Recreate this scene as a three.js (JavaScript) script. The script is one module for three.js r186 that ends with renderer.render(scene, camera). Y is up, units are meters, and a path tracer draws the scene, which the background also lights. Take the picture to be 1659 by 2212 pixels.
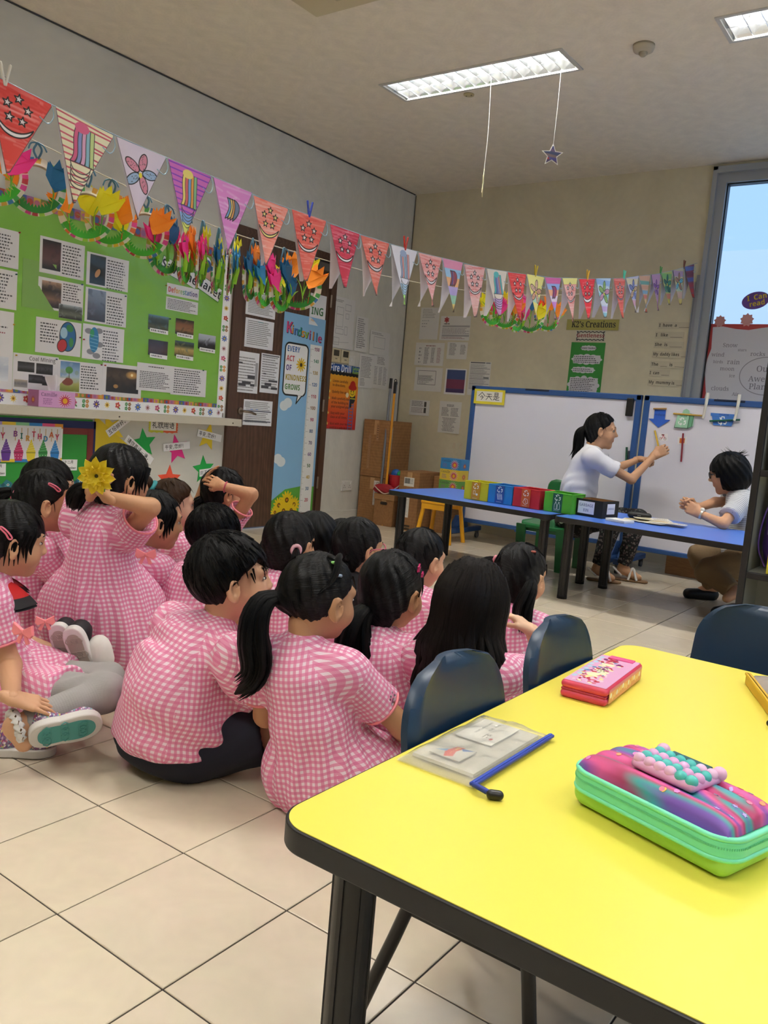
import * as THREE from 'three';
import { RoundedBoxGeometry } from 'three/addons/geometries/RoundedBoxGeometry.js';
import { mergeGeometries, toCreasedNormals } from 'three/addons/utils/BufferGeometryUtils.js';
import { ImprovedNoise } from 'three/addons/math/ImprovedNoise.js';
import { RectAreaLightUniformsLib } from 'three/addons/lights/RectAreaLightUniformsLib.js';

// ---------- camera, sky, lights, exposure
const scene = new THREE.Scene();
const camera = new THREE.PerspectiveCamera(63.27, 1659 / 2212, 0.05, 60);
camera.position.set(4.575, 0.966, 6.509);
camera.quaternion.setFromRotationMatrix(new THREE.Matrix4().makeBasis(
  new THREE.Vector3(0.80614, 0.08438, -0.58568), new THREE.Vector3(-0.136, 0.9897, -0.0446), new THREE.Vector3(0.57589, 0.11561, 0.80931)));
const renderer = new THREE.WebGLRenderer({ antialias: true });
renderer.toneMapping = THREE.LinearToneMapping;
renderer.toneMappingExposure = 1.75;
renderer.shadowMap.enabled = true;
scene.background = new THREE.Color(0.50, 0.70, 1.0);
scene.backgroundIntensity = 0.8;
const sun = new THREE.DirectionalLight(new THREE.Color(1, 0.96, 0.9), 1.1); // daylight on the house across the walkway
sun.name = 'sun'; sun.position.set(-3, 14, 12); sun.target.position.set(2, 0, -5); scene.add(sun, sun.target);
sun.castShadow = true; Object.assign(sun.shadow.camera, { left: -16, right: 16, top: 16, bottom: -16, far: 60 }); sun.shadow.mapSize.set(2048, 2048);
RectAreaLightUniformsLib.init();
const ROOM = { x1: 7.2, z1: 8.8, h: 3.0 };
const LAMPS = [];
for (const z of [2.075, 4.55, 7.0]) for (const x of [1.82, 3.84, 5.86]) LAMPS.push([x, z]);
for (const [x, z] of LAMPS) {
  const l = new THREE.RectAreaLight(new THREE.Color(1, 0.965, 0.9), z < 3 ? 50 : 42, 1.16, 0.17);
  l.name = 'ceiling_light'; l.position.set(x, 3.055, z); l.lookAt(x, 0, z); scene.add(l);
}

// ---------- helpers
let seed = 7;
const rnd = () => { seed = (seed + 0x6d2b79f5) | 0; let t = Math.imul(seed ^ (seed >>> 15), 1 | seed); t = (t + Math.imul(t ^ (t >>> 7), 61 | t)) ^ t; return ((t ^ (t >>> 14)) >>> 0) / 4294967296; };
const rr = (a, b) => a + (b - a) * rnd();
const V = (x, y, z) => new THREE.Vector3(x, y, z);
const va = (a) => new THREE.Vector3(a[0], a[1], a[2]);
const N3 = new ImprovedNoise(), noise = (x, y, z) => N3.noise(x, y, z);
const { sin, cos, PI, abs, min, max, sqrt, hypot, floor, atan2 } = Math;
const clamp = THREE.MathUtils.clamp, lerp = THREE.MathUtils.lerp;
const used = {};
function numbered(n) { const k = used[n] = (used[n] ?? -1) + 1; return k ? n + '_' + String(k).padStart(3, '0') : n; }
const mats = {};
function M(color, roughness = 0.6, o = {}) {
  const k = color + '|' + roughness + JSON.stringify(o, (a, v) => (v && v.isTexture ? v.uuid : v));
  if (!mats[k]) {
    const phys = o.transmission !== undefined || o.clearcoat !== undefined || o.sheen !== undefined;
    const m = mats[k] = new (phys ? THREE.MeshPhysicalMaterial : THREE.MeshStandardMaterial)({ color, roughness, ...o });
    m.side = o.side ?? THREE.DoubleSide;
  }
  return mats[k];
}
function obj(name, g, m, parent) {
  const o = new THREE.Mesh(Array.isArray(g) ? merge(g) : g, m);
  o.name = parent ? name : numbered(name); o.castShadow = o.receiveShadow = true;
  (parent ?? scene).add(o); return o;
}
function merge(list) {
  const l = list.map((g) => { const h = g.index ? g.toNonIndexed() : g; for (const k of Object.keys(h.attributes)) if (!['position', 'normal', 'uv', 'color'].includes(k)) h.deleteAttribute(k); return h; });
  const keep = ['position', 'normal', 'uv', 'color'].filter((k) => l.every((g) => g.attributes[k]));
  for (const g of l) for (const k of Object.keys(g.attributes)) if (!keep.includes(k)) g.deleteAttribute(k);
  return mergeGeometries(l);
}
function tag(o, label, category, group, kind) { Object.assign(o.userData, { label, category }); if (group) o.userData.group = group; if (kind) o.userData.kind = kind; return o; }
function thing(name, label, category, p = [0, 0, 0], turn = 0, group) {
  const o = new THREE.Group(); o.name = numbered(name); o.position.set(...p); o.rotation.y = turn; scene.add(o); return tag(o, label, category, group);
}
function struct(name, g, m, parent) { const o = obj(name, g, m, parent); if (!parent) o.userData.kind = 'structure'; return o; }
const at = (g, x = 0, y = 0, z = 0, rx = 0, ry = 0, rz = 0) => { if (rx || ry || rz) g.applyMatrix4(new THREE.Matrix4().makeRotationFromEuler(new THREE.Euler(rx, ry, rz))); return g.translate(x, y, z); };
const box = (w, h, d, x = 0, y = 0, z = 0) => new THREE.BoxGeometry(w, h, d).translate(x, y, z);
const span = (x0, x1, y0, y1, z0, z1) => box(x1 - x0, y1 - y0, z1 - z0, (x0 + x1) / 2, (y0 + y1) / 2, (z0 + z1) / 2);
const rbox = (w, h, d, r = 0.005, s = 2) => new RoundedBoxGeometry(w, h, d, s, min(r, w / 2.01, h / 2.01, d / 2.01));
const cyl = (r0, r1, h, n = 20) => new THREE.CylinderGeometry(r0, r1, h, n);
const tube = (pts, r, n = 24, k = 8, closed = false) => new THREE.TubeGeometry(new THREE.CatmullRomCurve3(pts.map((p) => (p.isVector3 ? p : va(p))), closed, 'centripetal'), n, r, k, closed);
function rod(a, b, r, r2 = r, n = 12) {
  const d = b.clone().sub(a), g = cyl(r2, r, d.length(), n);
  g.applyQuaternion(new THREE.Quaternion().setFromUnitVectors(V(0, 1, 0), d.clone().normalize()));
  return g.translate((a.x + b.x) / 2, (a.y + b.y) / 2, (a.z + b.z) / 2);
}
const lathe = (pts, n = 32) => new THREE.LatheGeometry(pts.map((p) => new THREE.Vector2(...p)), n);
function shape2(pts) { const s = new THREE.Shape(); pts.forEach((p, i) => (i ? s.lineTo(...p) : s.moveTo(...p))); s.closePath(); return s; }
const ext = (sh, d, bev = 0, seg = 12) => new THREE.ExtrudeGeometry(sh, { depth: d, bevelEnabled: bev > 0, bevelSize: bev, bevelThickness: bev, bevelSegments: 2, curveSegments: seg });
function rrect(w, h, r) {
  const s = new THREE.Shape(), x = -w / 2, y = -h / 2;
  s.moveTo(x + r, y); s.lineTo(x + w - r, y); s.absarc(x + w - r, y + r, r, -PI / 2, 0); s.lineTo(x + w, y + h - r); s.absarc(x + w - r, y + h - r, r, 0, PI / 2);
  s.lineTo(x + r, y + h); s.absarc(x + r, y + h - r, r, PI / 2, PI); s.lineTo(x, y + r); s.absarc(x + r, y + r, r, PI, 1.5 * PI); return s;
}
// a sheet swept along a centre line: width and radius profiles, used for hair locks, straps and leaves
function sweep(pts, rad, seg = 14, k = 7, flat = 1, rip = null) {
  const c = new THREE.CatmullRomCurve3(pts.map((p) => (p.isVector3 ? p : va(p)))), P = [], I = [], U = [], fr = c.computeFrenetFrames(seg, false);
  for (let i = 0; i <= seg; i++) {
    const t = i / seg, p = c.getPoint(t), r = rad(t), n = fr.normals[i], b = fr.binormals[i];
    for (let j = 0; j <= k; j++) {
      const a = (j % k) / k * 2 * PI, q = r * (rip ? 1 + rip(a, t) : 1), x = cos(a) * q, y = sin(a) * q * flat;
      P.push(p.x + n.x * x + b.x * y, p.y + n.y * x + b.y * y, p.z + n.z * x + b.z * y); U.push(j / k, t);
    }
  }
  for (let i = 0; i < seg; i++) for (let j = 0; j < k; j++) { const a = i * (k + 1) + j, b = a + k + 1; I.push(a, a + 1, b, a + 1, b + 1, b); }
  const g = new THREE.BufferGeometry(); g.setAttribute('position', new THREE.Float32BufferAttribute(P, 3)); g.setAttribute('uv', new THREE.Float32BufferAttribute(U, 2)); g.setIndex(I); g.computeVertexNormals();
  const nn = g.attributes.normal;  // close the seam
  for (let i = 0; i <= seg; i++) { const a = i * (k + 1), b = a + k; for (const m of ['X', 'Y', 'Z']) { const v = (nn['get' + m](a) + nn['get' + m](b)) / 2; nn['set' + m](a, v); nn['set' + m](b, v); } }
  return g;
}

// ---------- textures
function canvas(w, h) { const c = document.createElement('canvas'); c.width = w; c.height = h; return [c, c.getContext('2d')]; }
function ctex(c, rx = 1, ry = 1) { const t = new THREE.CanvasTexture(c); t.colorSpace = THREE.SRGBColorSpace; t.wrapS = t.wrapT = THREE.RepeatWrapping; t.repeat.set(rx, ry); t.magFilter = THREE.LinearFilter; return t; }
function dtex(n, f, srgb = false, w = n) {
  const d = new Uint8Array(w * n * 4);
  for (let y = 0; y < n; y++) for (let x = 0; x < w; x++) { const v = f(x / w, y / n), o = (y * w + x) * 4; for (let c = 0; c < 3; c++) d[o + c] = clamp(255 * (Array.isArray(v) ? v[c] : v), 0, 255); d[o + 3] = 255; }
  const t = new THREE.DataTexture(d, w, n); t.wrapS = t.wrapT = THREE.RepeatWrapping; t.magFilter = THREE.LinearFilter; t.minFilter = THREE.LinearMipmapLinearFilter; if (srgb) t.colorSpace = THREE.SRGBColorSpace; t.needsUpdate = true; return t;
}
const tn = (u, v, f, s = 0) => { const a = 2 * PI * u, b = 2 * PI * v; return noise(cos(a) * f + s, sin(a) * f + cos(b) * f * 1.1, sin(b) * f + s * 1.7); };
// atlases of flat print: each card takes a patch of one of a few big canvases
const ATL = [];
function patch(w, h) {
  for (const a of ATL) for (const r of a.rows) if (r.h >= h && r.h < h * 1.35 && r.x + w + 2 <= 2048) { const p = { a, x: r.x, y: r.y }; r.x += w + 2; return p; }
  for (const a of ATL) if (a.y + h + 2 <= 2048) { const r = { x: w + 2, y: a.y, h }; a.y += h + 2; a.rows.push(r); return { a, x: 0, y: r.y }; }
  const [c, g] = canvas(2048, 2048); g.fillStyle = '#fff'; g.fillRect(0, 0, 2048, 2048);
  ATL.push({ c, g, rows: [], y: 0, tex: null }); return patch(w, h);
}
function print(w, h, draw, ppm = 700, bg = '#ffffff') {
  const pw = max(8, Math.round(w * ppm)), ph = max(8, Math.round(h * ppm)), p = patch(pw, ph), g = p.a.g;
  g.save(); g.beginPath(); g.rect(p.x, p.y, pw, ph); g.clip(); g.translate(p.x, p.y); g.fillStyle = bg; g.fillRect(0, 0, pw, ph); g.scale(pw / 100, ph / (100 * h / w)); draw(g, 100, 100 * h / w); g.restore();
  if (!p.a.tex) p.a.tex = ctex(p.a.c);
  return { tex: p.a.tex, u0: (p.x + 0.6) / 2048, u1: (p.x + pw - 0.6) / 2048, v1: 1 - (p.y + 0.6) / 2048, v0: 1 - (p.y + ph - 0.6) / 2048 };
}
const remap = (g, p) => { const u = g.attributes.uv; for (let i = 0; i < u.count; i++) u.setXY(i, lerp(p.u0, p.u1, clamp(u.getX(i), 0, 1)), lerp(p.v0, p.v1, clamp(u.getY(i), 0, 1))); return g; };
// a sheet of paper lying in its own xy plane: gently waved, with thickness; outline optional
function sheet(w, h, p, o = {}) {
  const nx = o.n ?? 6, ny = o.m ?? 6, th = o.th ?? 0.0012, cu = o.curl ?? 0.003, ph = rr(0, 6), P = [], U = [], I = [];
  for (const s of [1, 0]) for (let j = 0; j <= ny; j++) for (let i = 0; i <= nx; i++) {
    const u = i / nx, v = j / ny; P.push((u - 0.5) * w, (v - 0.5) * h, (o.zo ?? 0.0005) + s * th + cu * (0.5 + 0.5 * sin(ph + u * 3 + v * 2.2)) * (0.3 + abs(v - 0.7))); U.push(u, v);
  }
  const q = (nx + 1) * (ny + 1);
  for (let j = 0; j < ny; j++) for (let i = 0; i < nx; i++) { const a = j * (nx + 1) + i, b = a + nx + 1; I.push(a, a + 1, b, a + 1, b + 1, b, q + a, q + b, q + a + 1, q + a + 1, q + b, q + b + 1); }
  const rim = []; for (let i = 0; i < nx; i++) rim.push(i); for (let j = 0; j < ny; j++) rim.push(j * (nx + 1) + nx); for (let i = nx; i > 0; i--) rim.push(ny * (nx + 1) + i); for (let j = ny; j > 0; j--) rim.push(j * (nx + 1));
  rim.forEach((a, i) => { const b = rim[(i + 1) % rim.length]; I.push(a, q + a, b, b, q + a, q + b); });
  let g = new THREE.BufferGeometry(); g.setAttribute('position', new THREE.Float32BufferAttribute(P, 3)); g.setAttribute('uv', new THREE.Float32BufferAttribute(U, 2)); g.setIndex(I);
  g = toCreasedNormals(g, 0.6); return p ? remap(g, p) : g;
}
// a flat cut-out with thickness; uv spans its bounding box
function cutout(pts, d, p, bev = 0) {
  const g = ext(Array.isArray(pts) ? shape2(pts) : pts, d, bev); g.computeBoundingBox(); const b = g.boundingBox, P = g.attributes.position, u = g.attributes.uv;
  for (let i = 0; i < P.count; i++) u.setXY(i, (P.getX(i) - b.min.x) / (b.max.x - b.min.x), (P.getY(i) - b.min.y) / (b.max.y - b.min.y));
  return p ? remap(g, p) : g;
}
const star = (r, q = 0.42, n = 5, rot = PI / 2) => Array.from({ length: n * 2 }, (_, i) => { const a = rot + i * PI / n, k = i % 2 ? r * q : r; return [cos(a) * k, sin(a) * k]; });
const pmat = (p, rough = 0.55, o = {}) => M('#ffffff', rough, { map: p.tex, ...o });
// drawing helpers on a canvas (units: hundredths of the width)
const F = (g, c) => { g.fillStyle = c; return g; };
const R = (g, c, x, y, w, h) => { g.fillStyle = c; g.fillRect(x, y, w, h); };
const T = (g, s, x, y, px, c = '#222', font = 'sans-serif', al = 'left', w = 'bold') => { g.fillStyle = c; g.font = w + ' ' + px + 'px ' + font; g.textAlign = al; g.fillText(s, x, y); };
const C = (g, c, x, y, r, ry = r, rot = 0) => { g.fillStyle = c; g.beginPath(); g.ellipse(x, y, r, ry, rot, 0, 7); g.fill(); };
function poly(g, pts, fill, stroke, lw = 1) { g.beginPath(); pts.forEach((p, i) => (i ? g.lineTo(...p) : g.moveTo(...p))); if (fill) { g.closePath(); g.fillStyle = fill; g.fill(); } if (stroke) { g.strokeStyle = stroke; g.lineWidth = lw; g.lineJoin = g.lineCap = 'round'; g.stroke(); } }
// lines of small print that the photograph leaves unreadable: rows of dashes of word length
function smallPrint(g, x, y, w, rows, lh, c = '#555', t = 0.45, ragged = 0.25) {
  g.fillStyle = c;
  for (let i = 0; i < rows; i++) { let q = x; const e = x + w * (1 - ragged * rnd()); while (q < e) { const l = rr(2, 6) * min(1, lh / 5 + 0.3); g.fillRect(q, y + i * lh, min(l, e - q), lh * t); q += l + lh * 0.35; } }
}
function photo(g, x, y, w, h, cols) { // a blurry picture: bands of colour with blotches
  const gr = g.createLinearGradient(0, y, 0, y + h); cols.forEach((c, i) => gr.addColorStop(i / max(1, cols.length - 1), c)); g.fillStyle = gr; g.fillRect(x, y, w, h);
  g.save(); g.beginPath(); g.rect(x, y, w, h); g.clip();
  for (let i = 0; i < 26; i++) { g.globalAlpha = rr(0.1, 0.35); C(g, cols[floor(rnd() * cols.length)], rr(x, x + w), rr(y, y + h), rr(0.03, 0.16) * w, rr(0.02, 0.1) * h, rr(0, 3)); }
  g.restore();
}
function flower(g, x, y, r, c, k = '#f2c21a', n = 9, pw = 0.3) { for (let i = 0; i < n; i++) { const a = i / n * 2 * PI; C(g, c, x + cos(a) * r * 0.6, y + sin(a) * r * 0.6, r * 0.45, r * pw * 0.6, a); } C(g, k, x, y, r * 0.28); }
// brush strokes of the Chinese characters on a 10 by 10 field
const HAN = {
  今: '5,0 0,5|5,0 10,5|4,4 6,5|2.5,6.2 7.5,6.2 4.5,10', 天: '1.5,2 8.5,2|.5,5 9.5,5|5,2 4.6,5 .8,9.6|5,5 9.4,9.6', 是: '2.5,0 7.5,0 7.5,4 2.5,4 2.5,0|2.5,2 7.5,2|.5,5.4 9.5,5.4|5,5.4 5,9|5,7.2 8.5,7.2|2.8,6.8 .5,9.6|2,8 5,9.4 9.6,9.6',
  礼: '2.3,0 3.2,1.2|.6,2.6 4.6,2.6 .4,6.6|2.6,4.6 2.6,10|3.2,5.4 4.6,6.8|6,.4 6,8.6 7,9.4 9.6,9.2 9.6,7.4', 貌: '4,0 1,1.6|.4,2.6 1,3.6|2.2,2 2.8,3.2|4.4,2 .6,5.4|2.2,4.2 3.4,6.8 2.6,9.4 1.4,9|2.8,5.8 .4,8|7,0 6,1|5.4,1 9,1 9,4.6 5.4,4.6 5.4,1|5.4,2.8 9,2.8|6.4,5 6,8 4.4,10|8,5 8,8.8 9.8,9 9.8,7.6',
  用: '1.6,.6 1.4,6 .4,10|1.6,.6 8.8,.6 8.8,9.6 7.6,9.2|1.6,3.6 8.8,3.6|1.5,6.4 8.8,6.4|5.2,.6 5.2,9.8', 语: '1,.4 2,1.4|.2,3.4 2,3.4 2,8.6 3.4,7.4|4.2,.8 9.4,.8|6.6,.8 6,4.2|4.6,2.6 8.4,2.6 8.4,4.4|3.6,4.4 9.8,4.4|4.8,6 8.8,6 8.8,9.6 4.8,9.6 4.8,6',
  早: '2.4,.4 7.6,.4 7.6,4.6 2.4,4.6 2.4,.4|2.4,2.5 7.6,2.5|.4,6.6 9.6,6.6|5,4.6 5,10', 安: '5,0 5,1.4|1,3 1,1.6 9,1.6 8.4,3|4.6,2.8 2.6,6.4 8.4,9.8|7,4.4 5.6,7.8 1,9.8|.6,5 9.4,5', 您: '2.4,0 .4,3|1.6,2 1.6,5|4.4,0 3.4,2|4,1.4 8.8,1.4 8.4,2.4|6.2,1.4 6.2,4.8 5.6,4.6|4.4,2.8 3.6,4.4|7.6,2.8 8.8,4.2|1.4,6.6 .6,8.8|3,6.4 3.4,9 7,9.2 7.4,7.8|5,6 5.8,7.2|8.4,6.4 9.4,8',
  好: '2.6,.4 1.2,6 4,9|3.8,2.6 2.6,6.8 .4,9.6|.2,3.2 4.6,3.2|5.4,1.2 9,1.2 7.2,3.6|7.2,3.6 7.4,9 6.2,8.8|4.8,5.2 9.8,5.2', 午: '3.6,0 1.6,3.4|2.8,2 8.4,2|.4,5.2 9.6,5.2|5.2,2 5.2,10', 请: '1,.4 2,1.4|.2,3.4 2,3.4 2,8.6 3.4,7.4|4.2,1 9.4,1|4.6,2.4 9,2.4|3.8,3.8 9.8,3.8|6.8,0 6.8,3.8|5,5 5,10|5,5 8.8,5 8.8,9.6 8,9.4|5,6.6 8.8,6.6|5,8 8.8,8',
  你: '2.8,0 .4,4|1.8,2.4 1.8,10|5.4,0 4,3.4|5,1.8 9.4,1.8 8.8,3.2|7,1.8 7,9.4 5.8,9|5.4,4.6 4,7.6|8.2,4.6 9.6,7.4', 再: '1,.6 9,.6|2,2.4 2,10|2,2.4 8,2.4 8,9.6 7,9.2|5,.6 5,7|2,4.6 8,4.6|.2,7 9.8,7', 说: '1,.4 2,1.4|.2,3.4 2,3.4 2,8.6 3.4,7.4|5,0 5.8,1.6|8.4,0 7.4,1.6|4.8,2.2 8.8,2.2 8.8,5.2 4.8,5.2 4.8,2.2|6,5.2 5.6,8 4,10|7.4,5.2 7.4,9.2 9.8,9.4 9.8,7.8', 一: '.6,5.4 9.4,5',
  遍: '1.4,.6 2.2,1.8|.4,3.6 2.2,3.6 1.4,8|.2,9.6 1.8,8 4,9.6 9.8,9.8|6.4,0 6.8,.8|4.2,1.2 8.8,1.2 8.8,3 4.2,3|4.2,1.2 4.2,5 3.4,8|5,4.2 5,8.4|5,4.2 9,4.2 9,8.2|5,6 9,6|6.4,4.2 6.4,8|7.6,4.2 7.6,8', 对: '.4,1.4 4,1.4 2.6,6 .4,9.4|1,3.6 4.2,8.6|4.8,2.8 9.8,2.8|8,.4 8,9.4 6.6,9|5.6,5 6.6,6.6', 不: '.6,1 9.4,1|5.6,1 .6,6.4|5,3.4 5,10|6,4.4 9,6.6', 起: '1,1.6 4.6,1.6|2.8,0 2.8,3.6|.4,3.6 5,3.6|2.8,3.6 2.8,8|2.8,5.6 4.6,5.6|1.4,5.4 .4,9.6|1.4,8 4,9.4 9.8,9.6|5.8,1.4 9,1.4 9,4 5.8,4 5.8,7.4 9.6,7.4 9.6,6',
  互: '.6,1 9.4,1|4,1 2.4,5.4 7.4,5.4 6.4,9|3.4,3 7.8,3|.4,9.2 9.6,9.2', 十: '.6,4.6 9.4,4.6|5,.4 5,10', 二: '2,2.4 8,2.4|.4,8.4 9.6,8.4', 月: '2.6,.4 2.4,6 1,10|2.6,.4 8,.4 8,9.6 6.8,9.2|2.6,3.4 8,3.4|2.6,6 8,6', 给: '2.6,0 .6,3 2.8,3 .4,6.2 3.6,5.8|.4,9 3.8,8|6.6,0 3.8,4|6.6,0 9.8,3.6|5.4,4.4 8.2,4.4|5,6 8.8,6 8.8,9.6 5,9.6 5,6', 排: '.4,2.6 3.6,2.6|2,0 2,9.4 1,9|.2,6.4 3.8,5|5.6,.4 5.6,6.6 4,9.6|7.8,.4 7.8,10|4.2,2.4 5.6,2.4|4.2,4.6 5.6,4.6|4,6.8 5.6,6.4|7.8,2.2 9.8,2.2|7.8,4.4 9.8,4.4|7.8,6.6 9.8,6.6',
};
function han(g, s, x, y, px, c = '#222', lw = 0.9) {
  g.strokeStyle = c; g.lineJoin = g.lineCap = 'round';
  for (const ch of s) {
    if (ch === '！') { g.lineWidth = px / 10 * lw * 1.3; g.beginPath(); g.moveTo(x + px * 0.2, y + px * 0.1); g.lineTo(x + px * 0.2, y + px * 0.65); g.stroke(); C(g, c, x + px * 0.2, y + px * 0.88, px * 0.07); x += px * 0.5; continue; }
    if (ch === '，') { g.lineWidth = px / 10 * lw; g.beginPath(); g.moveTo(x + px * 0.2, y + px * 0.8); g.lineTo(x + px * 0.1, y + px); g.stroke(); x += px * 0.5; continue; }
    if (ch === '。') { g.lineWidth = px / 12 * lw; g.beginPath(); g.arc(x + px * 0.2, y + px * 0.85, px * 0.1, 0, 7); g.stroke(); x += px * 0.5; continue; }
    g.lineWidth = px / 10 * lw;
    for (const st of (HAN[ch] ?? '').split('|')) { g.beginPath(); st.split(' ').forEach((p, i) => { const [a, b] = p.split(',').map(Number); i ? g.lineTo(x + a * px / 10, y + b * px / 10) : g.moveTo(x + a * px / 10, y + b * px / 10); }); g.stroke(); }
    x += px * 1.12;
  }
}
// recycling arrows
function recycle(g, x, y, r, c, lw) { for (let k = 0; k < 3; k++) { const a = k * 2 * PI / 3 - PI / 2; const p = (t, q) => [x + cos(a + t) * r * q, y + sin(a + t) * r * q]; poly(g, [p(0.5, 0.75), p(0.25, 1), p(-0.25, 1), p(-0.75, 0.72)], null, c, lw); poly(g, [p(-0.5, 0.52), p(-0.92, 0.62), p(-0.75, 1)], null, c, lw); } }

// ---------- materials shared by the setting
const texWall = dtex(128, (u, v) => { const n = 0.965 + 0.03 * tn(u, v, 1.2) + 0.02 * tn(u, v, 6, 3); return [n, n, n * 0.99]; }, true);
const bumpWall = dtex(128, (u, v) => 0.5 + 0.3 * tn(u, v, 9, 5) + 0.2 * (rnd() - 0.5));
for (const t of [texWall, bumpWall]) t.repeat.set(2, 2);
const mWallL = M('#dedcd4', 0.7, { map: texWall, bumpMap: bumpWall, bumpScale: 0.0008 });
const mWallB = M('#d9cfb4', 0.7, { map: texWall, bumpMap: bumpWall, bumpScale: 0.0008 });
const mCeil = M('#efe5d6', 0.9, { map: texWall });
const mAlu = M('#8d9196', 0.4, { metalness: 0.75 });
const mBlack = M('#141414', 0.45), mWhite = M('#f1f0ec', 0.5), mPaper = M('#f0efec', 0.7);

// ---------- floor: a bed with every tile laid on it
const floorBase = struct('floor', span(-0.15, ROOM.x1 + 0.15, -0.12, -0.003, -0.15, ROOM.z1 + 0.15), M('#3b3432', 0.9));
{
  const tex = [0, 1, 2].map((k) => dtex(96, (u, v) => { const n = 0.965 + 0.018 * tn(u, v, 0.7, 3 + k * 9) + 0.012 * tn(u, v, 2.2, k * 5); return [n, n * (0.985 + 0.01 * tn(u, v, 1, 20 + k)), n * 0.965]; }, true));
  const tm = tex.map((t, k) => M(['#e3d9c4', '#e1d7c4', '#dfd4bf'][k], 0.22, { map: t }));
  const g0 = new THREE.BufferGeometry(); { // chamfered tile: top and bevels only, 10 quads
    const a = 0.1482, b = 0.1468, y1 = 0.0, y0 = -0.0012, P = [], U = [], I = [];
    const q = (...c) => { const n = P.length / 3; c.forEach((p) => { P.push(...p); U.push(p[0] / 0.3 + 0.5, p[2] / 0.3 + 0.5); }); I.push(n, n + 1, n + 2, n, n + 2, n + 3); };
    q([-b, y1, b], [b, y1, b], [b, y1, -b], [-b, y1, -b]);
    for (const [p, r] of [[[-a, a], [a, a]], [[a, a], [a, -a]], [[a, -a], [-a, -a]], [[-a, -a], [-a, a]]]) {
      const s = b / a; q([p[0], y0, p[1]], [r[0], y0, r[1]], [r[0] * s, y1, r[1] * s], [p[0] * s, y1, p[1] * s]); q([p[0], -0.004, p[1]], [r[0], -0.004, r[1]], [r[0], y0, r[1]], [p[0], y0, p[1]]);
    }
    g0.setAttribute('position', new THREE.Float32BufferAttribute(P, 3)); g0.setAttribute('uv', new THREE.Float32BufferAttribute(U, 2)); g0.setIndex(I); g0.computeVertexNormals();
  }
  camera.updateMatrixWorld(true); camera.updateProjectionMatrix();
  const near = [], rest = [], p = V(), q = V();
  for (let i = 0; i < 24; i++) for (let j = -1; j < 29; j++) {
    const x = 0.15 + i * 0.3, z = 0.10 + j * 0.3; if (z < 0 || z > ROOM.z1) continue;
    let seen = false; q.set(x, 0, z).applyMatrix4(camera.matrixWorldInverse);
    if (q.z < -0.2) for (const [a, b] of [[0, 0], [0.15, 0.15], [-0.15, 0.15], [0.15, -0.15], [-0.15, -0.15]]) { p.set(x + a, 0, z + b).applyMatrix4(camera.matrixWorldInverse); if (p.z < 0) { p.applyMatrix4(camera.projectionMatrix); if (abs(p.x) < 1.01 && abs(p.y) < 1.01) seen = true; } }
    (seen ? near : rest).push([x, z, -q.z]);
  }
  near.sort((a, b) => a[2] - b[2]); rest.push(...near.splice(295));
  for (const [x, z] of near) { const o = obj('tile', g0, tm[floor(rnd() * 3)], floorBase); o.position.set(x, rr(-0.0004, 0.0002), z); o.rotation.y = floor(rnd() * 4) * PI / 2; }
  obj('tile_field', rest.map(([x, z]) => g0.clone().translate(x, 0, z)), tm[0], floorBase).userData.kind = 'stuff';
}

// ---------- ceiling with openings for the lamps
{
  const s = shape2([[-0.15, 0.15], [ROOM.x1 + 0.15, 0.15], [ROOM.x1 + 0.15, -ROOM.z1 - 0.15], [-0.15, -ROOM.z1 - 0.15]]);
  for (const [x, z] of LAMPS) { const h = new THREE.Path(), a = 0.605, b = 0.138; h.moveTo(x - a, -z - b); h.lineTo(x + a, -z - b); h.lineTo(x + a, -z + b); h.lineTo(x - a, -z + b); h.closePath(); s.holes.push(h); }
  struct('ceiling', at(ext(s, 0.16), 0, 3.0, 0, -PI / 2), mCeil);
}
// ---------- walls
struct('wall_left', [span(-0.15, 0, 0, 3, 2.17, ROOM.z1), span(-0.15, 0, 0, 3, 0, 1.085), span(-0.15, 0, 2.205, 3, 1.085, 2.17)], mWallL);
struct('wall_back', [span(-0.15, 2.70, 0, 3, -0.15, 0), span(2.70, 5.4, 2.93, 3, -0.15, 0), span(2.70, 5.4, 0, 0.55, -0.15, 0), span(5.4, ROOM.x1 + 0.15, 0, 3, -0.15, 0)], mWallB);
struct('wall_right', [span(ROOM.x1, ROOM.x1 + 0.15, 0, 1.0, 0, ROOM.z1), span(ROOM.x1, ROOM.x1 + 0.15, 2.7, 3, 0, ROOM.z1), span(ROOM.x1, ROOM.x1 + 0.15, 1, 2.7, 0, 1), span(ROOM.x1, ROOM.x1 + 0.15, 1, 2.7, 7, ROOM.z1)], mWallB);
{ // the window side of the room, out of view
  const w = new THREE.Group(); w.name = 'window_2'; w.userData.kind = 'structure'; scene.add(w); const x0 = ROOM.x1 + 0.03, x1 = ROOM.x1 + 0.09;
  obj('window_frame', [span(x0, x1, 1, 1.06, 1, 7), span(x0, x1, 2.64, 2.7, 1, 7), ...[1, 2.97, 4.94, 6.94].map((z) => span(x0, x1, 1.06, 2.64, z, z + 0.06))], mAlu, w);
  for (let k = 0; k < 3; k++) obj('window_pane', span(x0 + 0.025, x0 + 0.031, 1.06, 2.64, 1.06 + k * 1.97, 2.97 + k * 1.97), M('#e6eff6', 0.02, { transmission: 1, thickness: 0, specularIntensity: 0.15 }), w);
}
struct('wall_front', span(-0.15, ROOM.x1 + 0.15, 0, 3, ROOM.z1, ROOM.z1 + 0.15), mWallB);
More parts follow.
